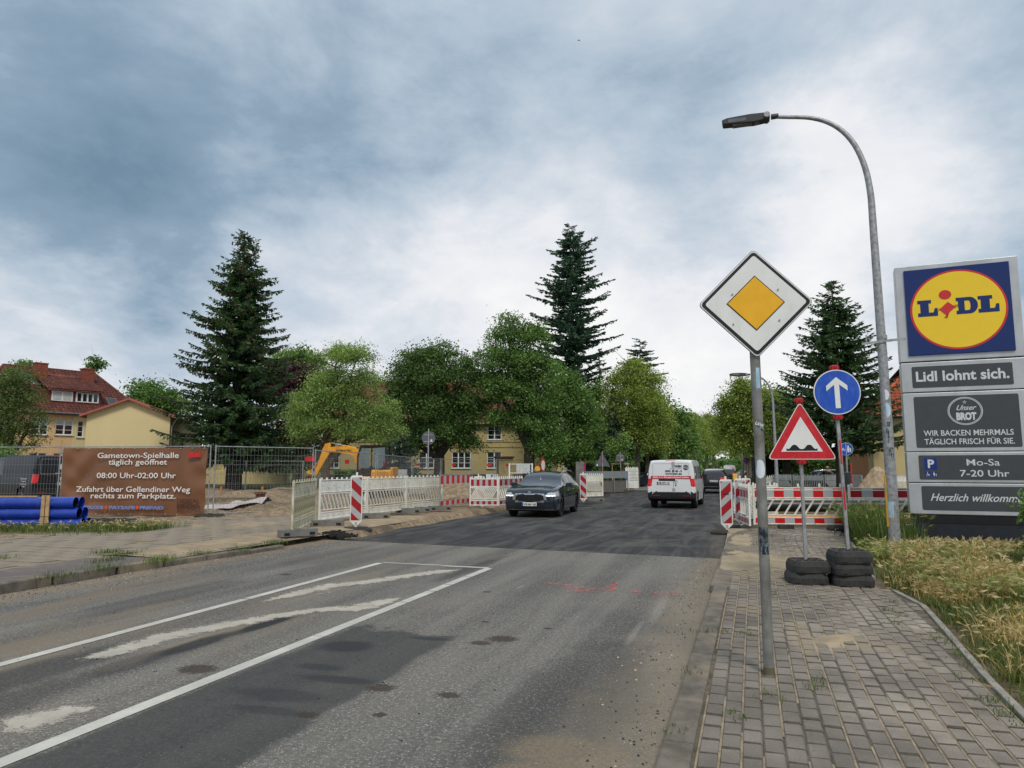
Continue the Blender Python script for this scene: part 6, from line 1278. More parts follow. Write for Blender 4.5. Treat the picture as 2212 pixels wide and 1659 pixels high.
# low yellow wall glimpsed between spruce trunk and banner
p = at(440, 1020, 64); yw = thing('garage', 'low yellow garage wall under the spruce branches', 'building', (p.x, p.y, .1), YAW + R(10)); mb = MB(); mb.box((3.2, 2, 1.1), (7.4, 4, 2.6)); mb.build('wall', W_YEL, yw); mb = MB(); mb.box((3.2, 2, 2.5), (7.8, 4.4, .2)); mb.build('roof', T_BRN, yw)

# ---- hedge, garden fence, bike hoops, signs from behind and other street furniture in the distance
def round_back(p, label, shape='disc', h=2.2, r_=.30, z=0.0, lean=0, feet=True, rz=YAW, sticker=True, group=None, striped=False):
    th = thing('road_sign', label, 'road sign', (p[0], p[1], z), rz, group); th.rotation_euler = (0, lean, rz)
    mb = MB(); mb.cyl((0, -.03, -.05), (0, -.03, h + .1), .028, n=8); mb.build('post', M_GALV, th)
    if striped:
        for k in range(3): mb = MB(); mb.cyl((0, -.03, .9 + k * .5), (0, -.03, 1.1 + k * .5), .030, n=8); mb.build('red_band', mat('faded_red_band', (.40, .12, .10), .6), th)
    mb = MB(); mb.plate(circ(0, h - r_, r_, 28) if shape == 'disc' else [(-.45, h - .78), (.45, h - .78), (0, h)], 0, .012); pl_ = mb.build('sign_plate', M_BACK, th)
    if shape == 'disc':
        for d in (-.55, .45): mb = MB(); mb.box((0, -.008, h - r_ + d * r_), (r_ * 1.3, .012, .035)); mb.build('bracket', M_GALV, pl_)
    if sticker: mb = MB(); mb.box((.12 if shape == 'disc' else -.3, -.008, h - r_ * 1.4 if shape == 'disc' else h - .70), (.07, .006, .10)); mb.build('sticker', M_STICK, pl_)
    if feet: mb = MB(); mb.box((0, 0, .06), (.8, .4, .12), ty=.7, tx=.85); mb.build('foot', M_RUB, th, rot=(0, -lean, 0))
    return th
p = at(924, 1075, 29); round_back((p.x, p.y), 'round traffic sign seen from behind, in front of the walnut tree', h=3.1, r_=.28, feet=False, z=.0)
p = at(1302, 1055, 41); round_back((p.x, p.y), 'triangular traffic sign seen from behind, on a rubber foot by the far pavement', 'tri', h=2.45, striped=True, z=.0)
p = at(1343, 1050, 47); round_back((p.x, p.y), 'round traffic sign seen from behind, beside the white notice board', h=2.55, r_=.30, striped=True, lean=-.03)
# no stopping sign on the right, far
th = thing('no_stopping_sign', 'small round blue and red no stopping sign beyond the trench', 'road sign', tuple(at(1613, 1010, 63).xy) + (-.1,), R(4)); mb = MB(); mb.cyl((0, 0, 0), (0, 0, 2.15), .022, n=8); mb.build('post', M_GALV, th)
mb = MB(); mb.plate(circ(0, 2.32, .30, 32), -.03, -.02, 0); mb.plate(circ(0, 2.32, .285, 32), -.034, -.029, 1); pl_ = mb.build('sign_plate', [M_WHITE, M_SRED], th); mb = MB(); mb.plate(circ(0, 2.32, .205, 32), -.038, -.033); mb.build('blue_disc', M_SBLUE, pl_); mb = MB(); mb.bar((-.19, -.040, 2.50), (.19, -.040, 2.14), .006, .06); mb.build('red_bar', M_SRED, pl_)
# shared path sign on the right
p = at(1831, 1035, 26); th = thing('path_sign', 'small round blue sign with a bicycle and a walking pair, behind the spruce branches', 'road sign', (p.x, p.y, .1), YAW * -.2); mb = MB(); mb.cyl((0, 0, 0), (0, 0, 2.25), .03, n=8); mb.build('post', M_GALV, th)
zc = 2.18; mb = MB(); mb.plate(circ(0, zc, .235, 36), -.04, -.03, 0); mb.plate(circ(0, zc, .225, 36), -.044, -.039, 1); pl_ = mb.build('sign_plate', [M_WHITE, M_SBLUE], th)
mb = MB(); mb.box((0, -.047, zc), (.012, .005, .44)); mb.build('divider', M_WHITE, pl_)
mb = MB()
for cx in (-.145, -.065):
    a, b_ = circ(cx, zc - .03, .036, 18), circ(cx, zc - .03, .025, 18)
    for i in range(18): mb.plate([a[i], a[(i + 1) % 18], b_[(i + 1) % 18], b_[i]], -.049, -.044)
for a, b_ in (((-.145, -.03), (-.12, .03)), ((-.12, .03), (-.08, .03)), ((-.08, .03), (-.065, -.03)), ((-.12, .03), (-.10, -.03)), ((-.10, -.03), (-.08, .03)), ((-.145, -.03), (-.10, -.03)), ((-.08, .03), (-.085, .055))): mb.bar((a[0], -.047, zc + a[1]), (b_[0], -.047, zc + b_[1]), .005, .009)
tag(mb.build('bicycle_symbol', M_WHITE, pl_), kind='stuff')
mb = MB(); mb.plate(circ(.075, zc + .11, .028, 12), -.049, -.044); mb.plate([(.045, zc + .08), (.105, zc + .08), (.12, zc - .03), (.10, zc - .12), (.05, zc - .12), (.03, zc - .03)], -.049, -.044); mb.plate(circ(.145, zc + .015, .02, 10), -.049, -.044); mb.plate([(.125, zc), (.165, zc), (.165, zc - .11), (.13, zc - .11)], -.049, -.044); tag(mb.build('pedestrian_symbol', M_WHITE, pl_), kind='stuff')
# litter bin on a post behind the trench barrier
p = at(1822, 1020, 24.5); th = thing('litter_bin', 'dark litter bin hanging on the blue sign post behind the striped barrier', 'litter bin', (p.x + .05, p.y, .78), 0); mb = MB(); mb.box((0, 0, .35), (.36, .3, .62), tx=1.06); mb.build('bin', mat('dark_bin', (.028, .034, .038), .6), th, bevel=.02)
# notice boards
p = at(1063, 1040, 47); th = thing('notice_board', 'white and blue notice board standing behind the red and white barriers', 'notice board', (p.x, p.y, .0), YAW)
for x in (-.36, .36): mb = MB(); mb.box((x, 0, .55), (.05, .05, 1.1)); mb.build('post', M_GALV, th)
mb = MB(); mb.box((0, -.05, .84), (.80, .03, .66)); b_ = mb.build('board', M_WHITE, th); mb = MB(); mb.box((0, -.07, .66), (.78, .012, .28)); mb.build('blue_field', M_SBLUE, b_); mb = MB(); mb.box((0, -.07, 1.05), (.12, .012, .16)); mb.build('blue_crest', mat('crest_blue', (.02, .06, .35), .5), b_)
for k in range(3): mb = MB(); mb.box((0, -.078, .74 - k * .07), (.6 - k * .12, .004, .022)); mb.build('text_line', M_WHITE, b_)
mb = MB(); mb.box((0, -.068, .87), (.6, .004, .02)); mb.build('text_line', M_VT, b_)
p = at(1125, 1040, 41); th = thing('sign_frame', 'white steel frame with an empty notice panel beside the tree trunk', 'sign frame', (p.x, p.y, .0), YAW)
for x in (-.66, .66): mb = MB(); mb.box((x, 0, .9), (.08, .08, 1.9)); mb.build('post', M_WHITE, th)
mb = MB(); mb.box((0, 0, 1.81), (1.26, .05, .04)); mb.box((0, 0, 1.30), (1.26, .05, .04)); mb.build('rail', M_WHITE, th)
for k in range(4): mb = MB(); mb.box((-.16 + k * .20, -.01, 1.555), (.192, .03, .45)); mb.build('panel', mat('pale_panel', (.48, .51, .52), .5), th)
p = at(1362, 1050, 48); th = thing('site_board', 'white planning board leaning behind the round sign at the footway edge', 'notice board', (p.x + .1, p.y, .05), YAW + R(20))
mb = MB(); mb.box((0, 0, .85), (1.0, .05, 1.35)); b_ = mb.build('board', M_PLN, th); mb = MB(); mb.box((-.45, -.03, .95), (.12, .01, .5)); mb.build('blue_mark', M_SBLUE, b_)
for k in range(8): mb = MB(); mb.box((.1, -.028, 1.4 - k * .1), (.65 - .2 * (k % 3 == 2), .004, .02)); mb.build('text_line', M_BACK, b_)
for k in range(6): mb = MB(); mb.box((-.4 + k * .16, 0, 1.56), (.08, .04, .08)); mb.build('tooth', M_PLN, b_)
barrier((at(1262, 1075, 33).x, at(1262, 1075, 33).y), (at(1303, 1075, 33.6).x, at(1303, 1075, 33.6).y), .26, 'short white barrier behind the beacon at the rear of the dark estate car', M_PLW, 0, 9, 12, -1)
p = at(1282, 1085, 33); block((p.x, p.y, .05), YAW, 'foot block under the short white barrier behind the dark estate car', 1.0)
p = at(880, 1035, 36); th = thing('grey_hoarding', 'grey corrugated hoarding behind the row of white barriers', 'hoarding', (p.x, p.y, .0), YAW)
for k in range(30): mb = MB(); mb.box((k * .115, 0, .55), (.085, .03, 1.1)); mb.build('slat', mat('hoarding_grey', (.36, .37, .36), .7), th)
mb = MB(); mb.box((1.7, .03, .55), (3.5, .02, 1.05)); mb.build('backing', mat('hoarding_grey', (.36, .37, .36), .7), th)
p = at(690, 1040, 43); th = thing('switch_cabinet', 'small pale grey cable cabinet beside the excavator', 'cabinet', (at(868, 1040, 42).x, at(868, 1040, 42).y, .1), YAW); mb = MB(); mb.box((0, 0, .75), (.6, .35, 1.3)); mb.build('cabinet', mat('cabinet_grey', (.45, .46, .46), .6), th, bevel=.01); mb = MB(); mb.box((0, -.18, .75), (.5, .012, 1.1)); mb.build('door', mat('cabinet_grey', (.45, .46, .46), .6), th)
p = at(1252, 1040, 47); th = thing('gate_pier', 'grey stone gate pier with a magenta strip, left of the dark hedge', 'gate pier', (p.x, p.y, 0), YAW); mb = MB(); mb.box((0, 0, .95), (.5, .5, 2.1)); mb.build('pier', mat('old_pier', (.16, .16, .15), .9, var=.3), th); mb = MB(); mb.box((.32, -.05, .95), (.14, .4, 2.0)); mb.build('strip', mat('magenta', (.30, .02, .10), .6), th)
M_MESHF = mat('garden_fence_panel', (.22, .25, .27), .6)
A, B2 = at(1264, 1040, 44), at(1356, 1040, 47); th = thing('garden_fence', 'low grey metal garden fence in front of the dark hedge', 'fence', (A.x, A.y, .1), math.atan2((B2 - A).y, (B2 - A).x)); LL = (B2 - A).to_2d().length
for k in range(7): mb = MB(); mb.box((LL * (k + .5) / 7, 0, 1.05), (LL / 7 - .01, .015, .45)); mb.build('panel', M_MESHF, th)
for k in range(4): mb = MB(); mb.box((LL * k / 3, 0, .65), (.05, .05, 1.3)); mb.build('post', M_GALV, th)
mb = MB(); mb.box((LL / 2, .15, .3), (LL, .08, .75)); mb.build('base_wall', mat('dark_base_wall', (.14, .13, .115), .9), th)
def hoop(p, label): th = thing('bike_hoop', label, 'bike stand', (p.x, p.y, 0), YAW, 'bike stands at the far footway'); mb = MB(); mb.tube([(-.28, 0, 0), (-.28, 0, .62), (-.22, 0, .82), (-.1, 0, .92), (.1, 0, .92), (.22, 0, .82), (.28, 0, .62), (.28, 0, 0)], .028, 8); mb.build('tube', M_GALV, th)
hoop(at(1277, 1060, 39), 'nearer steel hoop right of the short white barrier'); hoop(at(1416, 1040, 62), 'farther steel hoop right of the first linden trunk')
p = at(1391, 1040, 62); th = thing('wheelie_bin', 'dark wheelie bin behind the first linden trunk', 'bin', (p.x, p.y, .05), YAW); mb = MB(); mb.box((0, 0, .55), (.62, .7, 1.05), tx=1.12, ty=1.1); mb.build('bin', mat('bin_blue_grey', (.025, .032, .045), .5), th, bevel=.02); mb = MB(); mb.box((0, 0, 1.12), (.74, .82, .07)); mb.build('lid', mat('bin_blue_grey', (.025, .032, .045), .5), th, bevel=.01)
for k, u in enumerate((1323, 1357)): p = at(u, 1040, 50); th = thing('tree_stake', ['left', 'right'][k] + ' wooden stake of the frame round the young tree', 'stake', (p.x, p.y, 0), 0, 'stakes of the young tree'); mb = MB(); mb.cyl((0, 0, 0), (0, 0, 1.9), .045, n=8); mb.build('stake', M_WOOD, th)
p = at(1323, 1040, 50); q = at(1357, 1040, 50); th = thing('cross_rail', 'pale cross rail joining the two stakes of the young tree', 'rail', (p.x, p.y, 1.88), 0); mb = MB(); mb.bar((-.1, 0, 0), ((q - p).x + .1, (q - p).y, 0), .05, .09); mb.build('rail', mat('pale_rail', (.42, .38, .30), .8), th)
# ---- trench: black and orange pipes, posts, soil heap, odds and ends on the site
for z, x0, c_, lb, r_ in ((.50, 22.2, mat('black_pipe', (.018, .019, .022), .4), 'long black pipe lying in the trench behind the striped barriers', .17), (.22, 20.9, mat('orange_pipe', (.62, .20, .03), .4), 'long orange pipe lying in front of the black pipe in the trench', .11)):
    th = thing('trench_pipe', lb, 'pipe', (.4, x0, z), R(10)); mb = MB(); mb.tube([(0, 0, 0), (6.2, 0, 0)], r_, 20, caps=False); mb.tube([(0, 0, 0), (6.2, 0, 0)], r_ - .015, 20, caps=False); mb.build('pipe', c_, th)
th = thing('marker_pole', 'slim red marker pole standing before the wide white barrier', 'pole', (3.55, 26.6, 0)); mb = MB(); mb.cyl((0, 0, 0), (0, 0, 1.75), .022, n=8); mb.build('pole', M_SRED, th)
th = thing('orange_post', 'short orange pipe upright at the joint of the striped barriers', 'pipe', (2.47, 19.75, .1)); mb = MB(); mb.cyl((0, 0, 0), (0, 0, .55), .055, n=12); mb.build('pipe', mat('orange_pipe', (.62, .20, .03), .4), th)
def heap(name, label, c, rx, ry, h_, m_, seed, kind=None):
    xs = np.linspace(-1, 1, 60); X, Y = np.meshgrid(xs, xs); n = lumps(X * 3 + 9, Y * 3 + 9, 1, seed) * .5 + lumps(X * 9 + 9, Y * 9 + 9, 1, seed + 1) * .3 + lumps(X * 26 + 9, Y * 26 + 9, 1, seed + 2) * .2
    rr_ = np.hypot(X, Y); Z = h_ * (np.clip(1 - rr_ ** 1.15, -.2, 1) + (n - .5) * .34 * np.clip(1.2 - rr_, 0, 1)); V = np.stack([X * rx, Y * ry, Z], -1).reshape(-1, 3); i = np.arange(59)[:, None] * 60 + np.arange(59)[None]
    o = link(name, npmesh(name, V, np.stack([i, i + 1, i + 61, i + 60], -1).reshape(-1, 4), m_, True), None, c); tag(o, label, 'sand heap' if 'sand' in name else 'heap'); return o
p = at(1899, 1040, 30.5); heap('sand_heap', 'pale sand heap behind the striped barrier and the lamp pole', (p.x, p.y, .0), 1.35, 1.3, 1.62, soil('heap_sand', 'heap'), 60)
p = at(985, 1050, 33); heap('gravel_heap', 'gravel heap seen through the open red and white gate', (p.x, p.y, 0), 2.3, 2.0, 1.05, M_SAND, 64)
for k, (u, v, D) in enumerate(((710, 1048, 30), (575, 1060, 33), (620, 1052, 34), (560, 1085, 25))): p = at(u, v, D); heap('spoil_heap', ['low spoil ridge behind the green stained barrier', 'flat spoil ridge behind the rusty pipe stub', 'earth ridge before the rear fence', 'small clod heap just inside the fence'][k], (p.x, p.y, .0), (1.8, 3.2, 2.5, 1.2)[k], (1.6, 1.4, 1.2, .6)[k], (.9, .55, .5, .35)[k], M_SAND, 70 + k)
p = at(562, 1078, 27); th = thing('rusty_stub', 'rusty upright pipe stub with a flange on the dug ground', 'pipe stub', (p.x, p.y, .0)); mb = MB(); mb.cyl((0, 0, 0), (0, 0, .62), .17, n=16); mb.build('pipe', mat('rust', (.13, .045, .025), .9, var=.4), th); mb = MB(); mb.cyl((0, 0, .60), (0, 0, .68), .22, n=16); mb.build('flange', mat('rust', (.13, .045, .025), .9, var=.4), th)
p = at(506, 1068, 28); th = thing('pallet', 'weathered wooden pallet lying on the dug ground behind the fence', 'pallet', (p.x, p.y, .25), YAW + R(4))
for k in range(7): mb = MB(); mb.box((-.8 + k * .27, 0, .17), (.2, 1.0, .025)); mb.build('plank', mat('grey_plank', (.20, .16, .11), .9, var=.3), th)
for k in range(3): mb = MB(); mb.box((0, -.45 + k * .45, .08), (1.85, .10, .14)); mb.build('bearer', mat('grey_plank', (.20, .16, .11), .9, var=.3), th)
p = at(512, 1085, 25.5); X, Y = np.meshgrid(np.linspace(-1.1, 1.1, 30), np.linspace(-.6, .6, 16)); Z = .25 + .25 * X / 1.1 * .6 + lumps(X + 5, Y + 5, .4, 5) * .22 - np.abs(Y) * .3; V = np.stack([X, Y, Z], -1).reshape(-1, 3); i = np.arange(15)[:, None] * 30 + np.arange(29)[None]
o = link('tarpaulin', npmesh('tarpaulin', V, np.stack([i, i + 1, i + 31, i + 30], -1).reshape(-1, 4), mat('pale_tarp', (.42, .38, .38), .7), True), None, (p.x, p.y, .05), (0, 0, YAW)); tag(o, 'crumpled pale tarpaulin lying on the dug ground behind the fence', 'tarpaulin')
for u, v in ((478, 1052), (567, 1051)): p = at(u, v, 42); th = thing('marker_peg', 'orange marker peg ' + ('left of the spruce trunk' if u < 500 else 'right of the spruce trunk'), 'peg', (p.x, p.y, .0), 0, 'orange marker pegs'); mb = MB(); mb.cyl((0, 0, 0), (0, 0, .5), .05, n=8); mb.build('peg', mat('peg_orange', (.60, .20, .04), .7), th)
p = at(472, 1002, 45.5); th = thing('yellow_notice', 'small yellow notice hanging on the rear fence', 'notice', (p.x, p.y, 1.55), YAW + R(5)); mb = MB(); mb.box((0, 0, .05), (.62, .012, .42)); b_ = mb.build('notice', mat('notice_yellow', (.60, .50, .18), .7), th)
for k in range(4): mb = MB(); mb.box((0, -.009, .18 - k * .08), (.5 - .1 * (k % 2), .003, .03)); mb.build('text_line', M_BACK, b_)
# bird high in the sky
th = thing('bird', 'small dark bird flying high in the clouds', 'bird', at(1250, 87, 60), YAW); mb = MB(); mb.tube([(-.10, 0, -.02), (.0, 0, .0), (.14, 0, .03)], [.01, .035, .012], 8); mb.build('body', M_BLACK, th)
mb = MB(); mb.add([(-.04, 0, 0), (.06, 0, 0), (.10, .2, .18), (.2, .4, .14)], [(0, 1, 2), (1, 3, 2)]); mb.add([(-.04, 0, 0), (.06, 0, 0), (-.05, -.2, -.2), (-.1, -.35, -.16)], [(0, 2, 1), (1, 2, 3)]); mb.build('wings', M_BLACK, th)

# amber lamp and round sign that show above the roof of the estate car
p = at(1161, 1040, 34); th = thing('amber_lamp', 'amber warning lamp showing above the roof of the dark estate car', 'warning lamp', (p.x, p.y, .0), YAW); mb = MB(); mb.cyl((0, 0, 0), (0, 0, 1.40), .03, n=8); mb.build('post', M_GALV, th); mb = MB(); mb.cyl((0, -.05, 1.55), (0, .05, 1.55), .13, n=20); mb.box((0, 0, 1.42), (.14, .12, .14)); mb.build('lens', mat('amber_glass', (.80, .34, .01), .25, coat=.5), th)
p = at(1173, 1040, 35); th = thing('no_entry_sign', 'narrow looking red bordered round sign turned sideways above the car roof', 'road sign', (p.x, p.y, 0), YAW + R(66)); mb = MB(); mb.cyl((0, .03, 0), (0, .03, 2.1), .03, n=8); mb.build('post', M_GALV, th); mb = MB(); mb.plate(circ(0, 1.72, .34, 32), -.01, 0, 0); mb.plate(circ(0, 1.72, .24, 32), -.014, -.008, 1); mb.build('sign_plate', [M_SRED, M_WHITE], th); clamp(th, 2.1, 0)
# ================================================================ TREES, HEDGES, GRASS
def leafmat(name, a, b_, tr=(1.5, 1.7, .7)):
    m_ = bpy.data.materials.new(name); m_.use_nodes = True; t = NT(m_.node_tree)
    g = t.n('ShaderNodeNewGeometry'); n = t.noise(t.n('ShaderNodeTexCoord').outputs['Object'], .75, 5, .65)
    k = t.m('ADD', t.m('MULTIPLY', g.outputs['Random Per Island'], .45), t.m('MULTIPLY', n, 1.1)); c = t.mix(t.step(k, .42, 1.08), a, b_)
    pb = t.n('ShaderNodeBsdfPrincipled', {'Base Color': c, 'Roughness': .55, 'Specular IOR Level': .35}); tl = t.n('ShaderNodeBsdfTranslucent', {'Color': t.mix(1.0, c, tr, 'MULTIPLY')})
    t.n('ShaderNodeOutputMaterial', {0: t.n('ShaderNodeMixShader', {0: .30, 1: pb.outputs[0], 2: tl.outputs[0]}).outputs[0]}); return m_
LM_DARK = leafmat('walnut_leaf', (0.028, 0.066, 0.020), (0.188, 0.320, 0.084)); LM_MID = leafmat('maple_leaf', (0.037, 0.086, 0.023), (0.247, 0.375, 0.099)); LM_WIL = leafmat('willow_leaf', (0.076, 0.131, 0.038), (0.325, 0.439, 0.139))
LM_LIN = leafmat('linden_leaf', (0.041, 0.085, 0.020), (0.347, 0.426, 0.088)); LM_LINB = leafmat('linden_bract', (0.273, 0.325, 0.086), (0.645, 0.685, 0.222)); LM_PUR = leafmat('purple_leaf', (0.024, 0.010, 0.015), (0.081, 0.033, 0.044), (1.4, .8, .9))
LM_SPR = leafmat('spruce_needle', (0.015, 0.038, 0.015), (0.078, 0.152, 0.054), (1, 1.2, .6)); LM_FIR = leafmat('fir_needle', (0.019, 0.051, 0.032), (0.090, 0.167, 0.104), (1, 1.1, .8)); LM_BLUE = leafmat('blue_spruce_needle', (0.021, 0.047, 0.044), (0.101, 0.172, 0.161), (1, 1, 1))
M_CONE = leafmat('cone_brown', (.06, .028, .012), (.17, .085, .035), (1, .8, .6)); M_BARK = mat('dark_bark', (.060, .050, .040), .95, var=.35, vs=3, bump=.8, bs=12); M_BARK2 = mat('linden_bark', (.13, .11, .08), .95, var=.3, vs=3, bump=.8, bs=12)
def quads(C, T, B, L, Wd, fold=.0):
    """diamond leaves: centre C, along T, across B"""
    n = len(C); V = np.empty((n, 4, 3)); V[:, 0] = C - T * L[:, None] / 2; V[:, 1] = C + B * Wd[:, None] / 2 + T * L[:, None] * .05; V[:, 2] = C + T * L[:, None] / 2; V[:, 3] = C - B * Wd[:, None] / 2 + T * L[:, None] * .05
    return V.reshape(-1, 3), np.arange(n * 4).reshape(-1, 4)
def rdir(n): v = rng.normal(size=(n, 3)); return v / np.linalg.norm(v, axis=1, keepdims=True)
def leaves(C, size, aspect=.55, droop=.3):
    n = len(C); T = rdir(n); T[:, 2] = T[:, 2] * .7 - droop; T /= np.linalg.norm(T, axis=1, keepdims=True); B = np.cross(T, rdir(n)); B /= np.linalg.norm(B, axis=1, keepdims=True) + 1e-9
    L = size * rng.uniform(.65, 1.35, n); return quads(C, T, B, L, L * aspect)
def limbs(base, tops, r0, m_, parent, trunk_h, wob=.25, name='trunk'):
    """tapered trunk that forks into limbs reaching the crown lobes"""
    mb = MB(); b_ = Vector(base); k = Vector((random.uniform(-.15, .15), random.uniform(-.15, .15), trunk_h))
    mb.tube([b_ + Vector((0, 0, -.2)), b_ + Vector((0, 0, .15)), b_ + k * .5 + Vector((random.uniform(-wob, wob) * .3, 0, 0)), b_ + k], [r0 * 1.5, r0 * 1.12, r0 * .92, r0 * .8], 12)
    for tp in tops:
        tp = Vector(tp); s_ = b_ + k * random.uniform(.75, 1.0); d = tp - s_; m1 = s_ + d * .35 + Vector((random.uniform(-wob, wob), random.uniform(-wob, wob), .1 * d.length)); m2 = s_ + d * .7 + Vector((random.uniform(-wob, wob), random.uniform(-wob, wob), .06 * d.length))
        r_ = r0 * random.uniform(.30, .5); mb.tube([s_, m1, m2, tp], [r_ * 1.3, r_, r_ * .6, r_ * .15], 7, caps=False)
        for _ in range(3):
            q = m1 + (tp - m1) * random.uniform(.1, .8); e = q + Vector((random.uniform(-1, 1), random.uniform(-1, 1), random.uniform(-.1, .9))) * d.length * .32; mb.tube([q, (q + e) / 2 + Vector((0, 0, .1)), e], [r_ * .45, r_ * .25, r_ * .06], 5, caps=False)
    return mb.build(name, m_, parent)
def crown(lobes, n, size, aspect=.55, nclump=90, spread=.5, droop=.25, shell=.45):
    """leaf points gathered in clumps over the lobes' outer shells, leaving gaps"""
    vol = np.array([l[3] * l[4] * l[5] for l in lobes]) ** .7; pr = vol / vol.sum(); Cs = []
    for l, p_ in zip(lobes, pr):
        k = max(4, int(nclump * p_)); d = rdir(k); d[:, 2] = np.where(d[:, 2] < -.5, -d[:, 2] * .5, d[:, 2]); rr_ = (shell + (1 - shell) * rng.random(k) ** .45)[:, None] * rng.uniform(.78, 1.22, (k, 1))
        cc = np.array(l[:3]) + d * rr_ * np.array(l[3:6]); m_ = int(n * p_ / k) + 1
        off = rng.normal(size=(k, m_, 3)) * spread * rng.uniform(.5, 1.15, (k, 1, 1)) * np.array([1, 1, .62]); off[..., 2] -= .12 * (off[..., 0] ** 2 + off[..., 1] ** 2) / spread; Cs.append((cc[:, None] + off).reshape(-1, 3))
    C = np.concatenate(Cs); return leaves(C, size, aspect, droop)
def broadleaf(name, label, loc, lobes, n, size, m_, bark=None, r0=.25, trunk_h=2.5, nclump=90, spread=.5, cat='tree', group=None, aspect=.55, droop=.25, extra=None, shell=.45):
    th = thing(name, label, cat, loc, 0, group); V, Fc = crown(lobes, n, size, aspect, nclump, spread, droop, shell); mats = [m_]; mi = None
    if extra:
        V2, F2 = crown(lobes, int(n * extra[1]), size * extra[2], .4, nclump, spread * 1.1, .6, .75); mi = np.concatenate([np.zeros(len(Fc)), np.ones(len(F2))]); Fc = np.concatenate([Fc, F2 + len(V)]); V = np.concatenate([V, V2]); mats = [m_, extra[0]]
    link('crown', npmesh('crown', V, Fc, mats, False, mi), th)
    limbs((0, 0, 0), [(l[0], l[1], l[2] + l[5] * .3) for l in lobes], r0, bark or M_BARK, th, trunk_h); return th
def conifer(name, label, loc, h, prof, m_, tiers=32, per=7, droop=.18, tip=.25, z0=1.5, twig=.5, cones=0, r0=.3, gap=None, irregular=.15, dens=1.0, hang=.5, cat='tree'):
    """whorled branches with side twigs; prof(k) gives branch length for relative height k"""
    th = thing(name, label, cat, loc); mb = MB(); mb.tube([(0, 0, -.2), (0, 0, .4), (0, 0, h * .5), (0, 0, h * .97)], [r0 * 1.35, r0, r0 * .55, .03], 12)
    C, T, L, W_, CN = [], [], [], [], []
    for i in range(tiers):
        k = (i + .5) / tiers; z = z0 + (h - z0) * (k ** .92)
        for j in range(per if k < .85 else max(4, per - 2)):
            if gap and random.random() < gap(z / h): continue
            an = 6.283 * (j + random.uniform(-.35, .35)) / per + i * 2.4; Lb_ = prof(z / h) * random.uniform(1 - irregular, 1 + irregular)
            if Lb_ < .12: Lb_ = .12
            d = np.array([math.cos(an), math.sin(an), 0]); sd_ = np.array([-d[1], d[0], 0]); zz = z + random.uniform(-.25, .25)
            n = max(3, int(Lb_ / .17 * dens)); pts = []
            for q in range(n + 1):
                u = q / n; pts.append(d * Lb_ * u + np.array([0, 0, zz - droop * Lb_ * math.sin(u * 2.2) + tip * Lb_ * u ** 2.5 * .55]) + sd_ * Lb_ * .07 * math.sin(u * 3 + j))
            mb.tube([Vector(p) for p in pts[::max(1, n // 4)]] + [Vector(pts[-1])], [max(.008, .022 + Lb_ * .011) * (1 - .8 * s_ / 6) for s_ in range(len(pts[::max(1, n // 4)]) + 1)], 4, caps=False)
            for q in range(1, n + 1):
                u = q / n
                if u < .12 and Lb_ > 1.2: continue
                lt = twig * (1.0 - .55 * u) * min(1, .4 + Lb_ / 3) * random.uniform(.7, 1.25)
                for s_ in (-1, 1):
                    for w3 in range(2):
                        tw = sd_ * s_ * random.uniform(.45, 1.0) + d * random.uniform(.1, .9) + np.array([0, 0, random.uniform(-hang, .18)]); tw /= np.linalg.norm(tw)
                        C.append(pts[q] + tw * lt * .5 + np.array([0, 0, random.uniform(-.05, .04)])); T.append(tw); L.append(lt); W_.append(lt * random.uniform(.28, .42))
                tw = np.array([d[0] * .3, d[1] * .3, -1.0]) if random.random() < hang else d * .8 + np.array([0, 0, .35]); tw = tw / np.linalg.norm(tw); C.append(pts[q] + tw * lt * .4); T.append(tw); L.append(lt * .9); W_.append(lt * .28)
                if cones and u > .55 and z / h > .42 and random.random() < cones: 
                    for _ in range(3): CN.append(pts[q] + np.array([random.uniform(-.12, .12), random.uniform(-.12, .12), -random.uniform(.05, .22)]))
            e = pts[-1]; C.append(e + d * .12); T.append(d * .9 + np.array([0, 0, .35])); L.append(.36); W_.append(.12)
    C.append(np.array([0, 0, h * .97])); T.append(np.array([0, 0, 1.0])); L.append(.9); W_.append(.1)
    C, T, L, W_ = np.array(C), np.array(T), np.array(L), np.array(W_); B = np.cross(T, rdir(len(C))); B /= np.linalg.norm(B, axis=1, keepdims=True)
    V, Fc = quads(C, T, B, L, W_); mi = np.zeros(len(Fc)); mats = [m_]
    if CN:
        CN = np.array(CN); T2 = np.tile([[0, 0, -1.0]], (len(CN), 1)); B2 = np.cross(T2, rdir(len(CN))); B2 /= np.linalg.norm(B2, axis=1, keepdims=True); V2, F2 = quads(CN, T2, B2, np.full(len(CN), .24), np.full(len(CN), .10)); Fc = np.concatenate([Fc, F2 + len(V)]); V = np.concatenate([V, V2]); mi = np.concatenate([mi, np.ones(len(F2))]); mats.append(M_CONE)
    link('crown', npmesh('crown', V, Fc, mats, False, mi), th); mb.build('trunk', M_BARK, th); return th
def base(u, D, z=0.0): p = at(u, 1010, D); return (p.x, p.y, z)
def W2(px, D): return px / 1532 * D            # picture width to metres
def Hh(v, D): return EYE + (1010 - v) / 1532 * D * 1.0
ux_ = Vector((math.cos(YAW), math.sin(YAW), 0))
def lobes_uv(u0, D, spec, z=0.0):
    """crown lobes given as picture ellipses (u, v, ru, rv) at depth D, returned relative to the trunk foot"""
    b_ = Vector(base(u0, D, z)); out = []
    for u, v, ru, rv, *dd in spec:
        d = D + (dd[0] if dd else 0); p = at(u, v, d) - b_; r_ = W2(ru, d); out.append((p.x, p.y, p.z, r_, r_, W2(rv, d)))
    return out
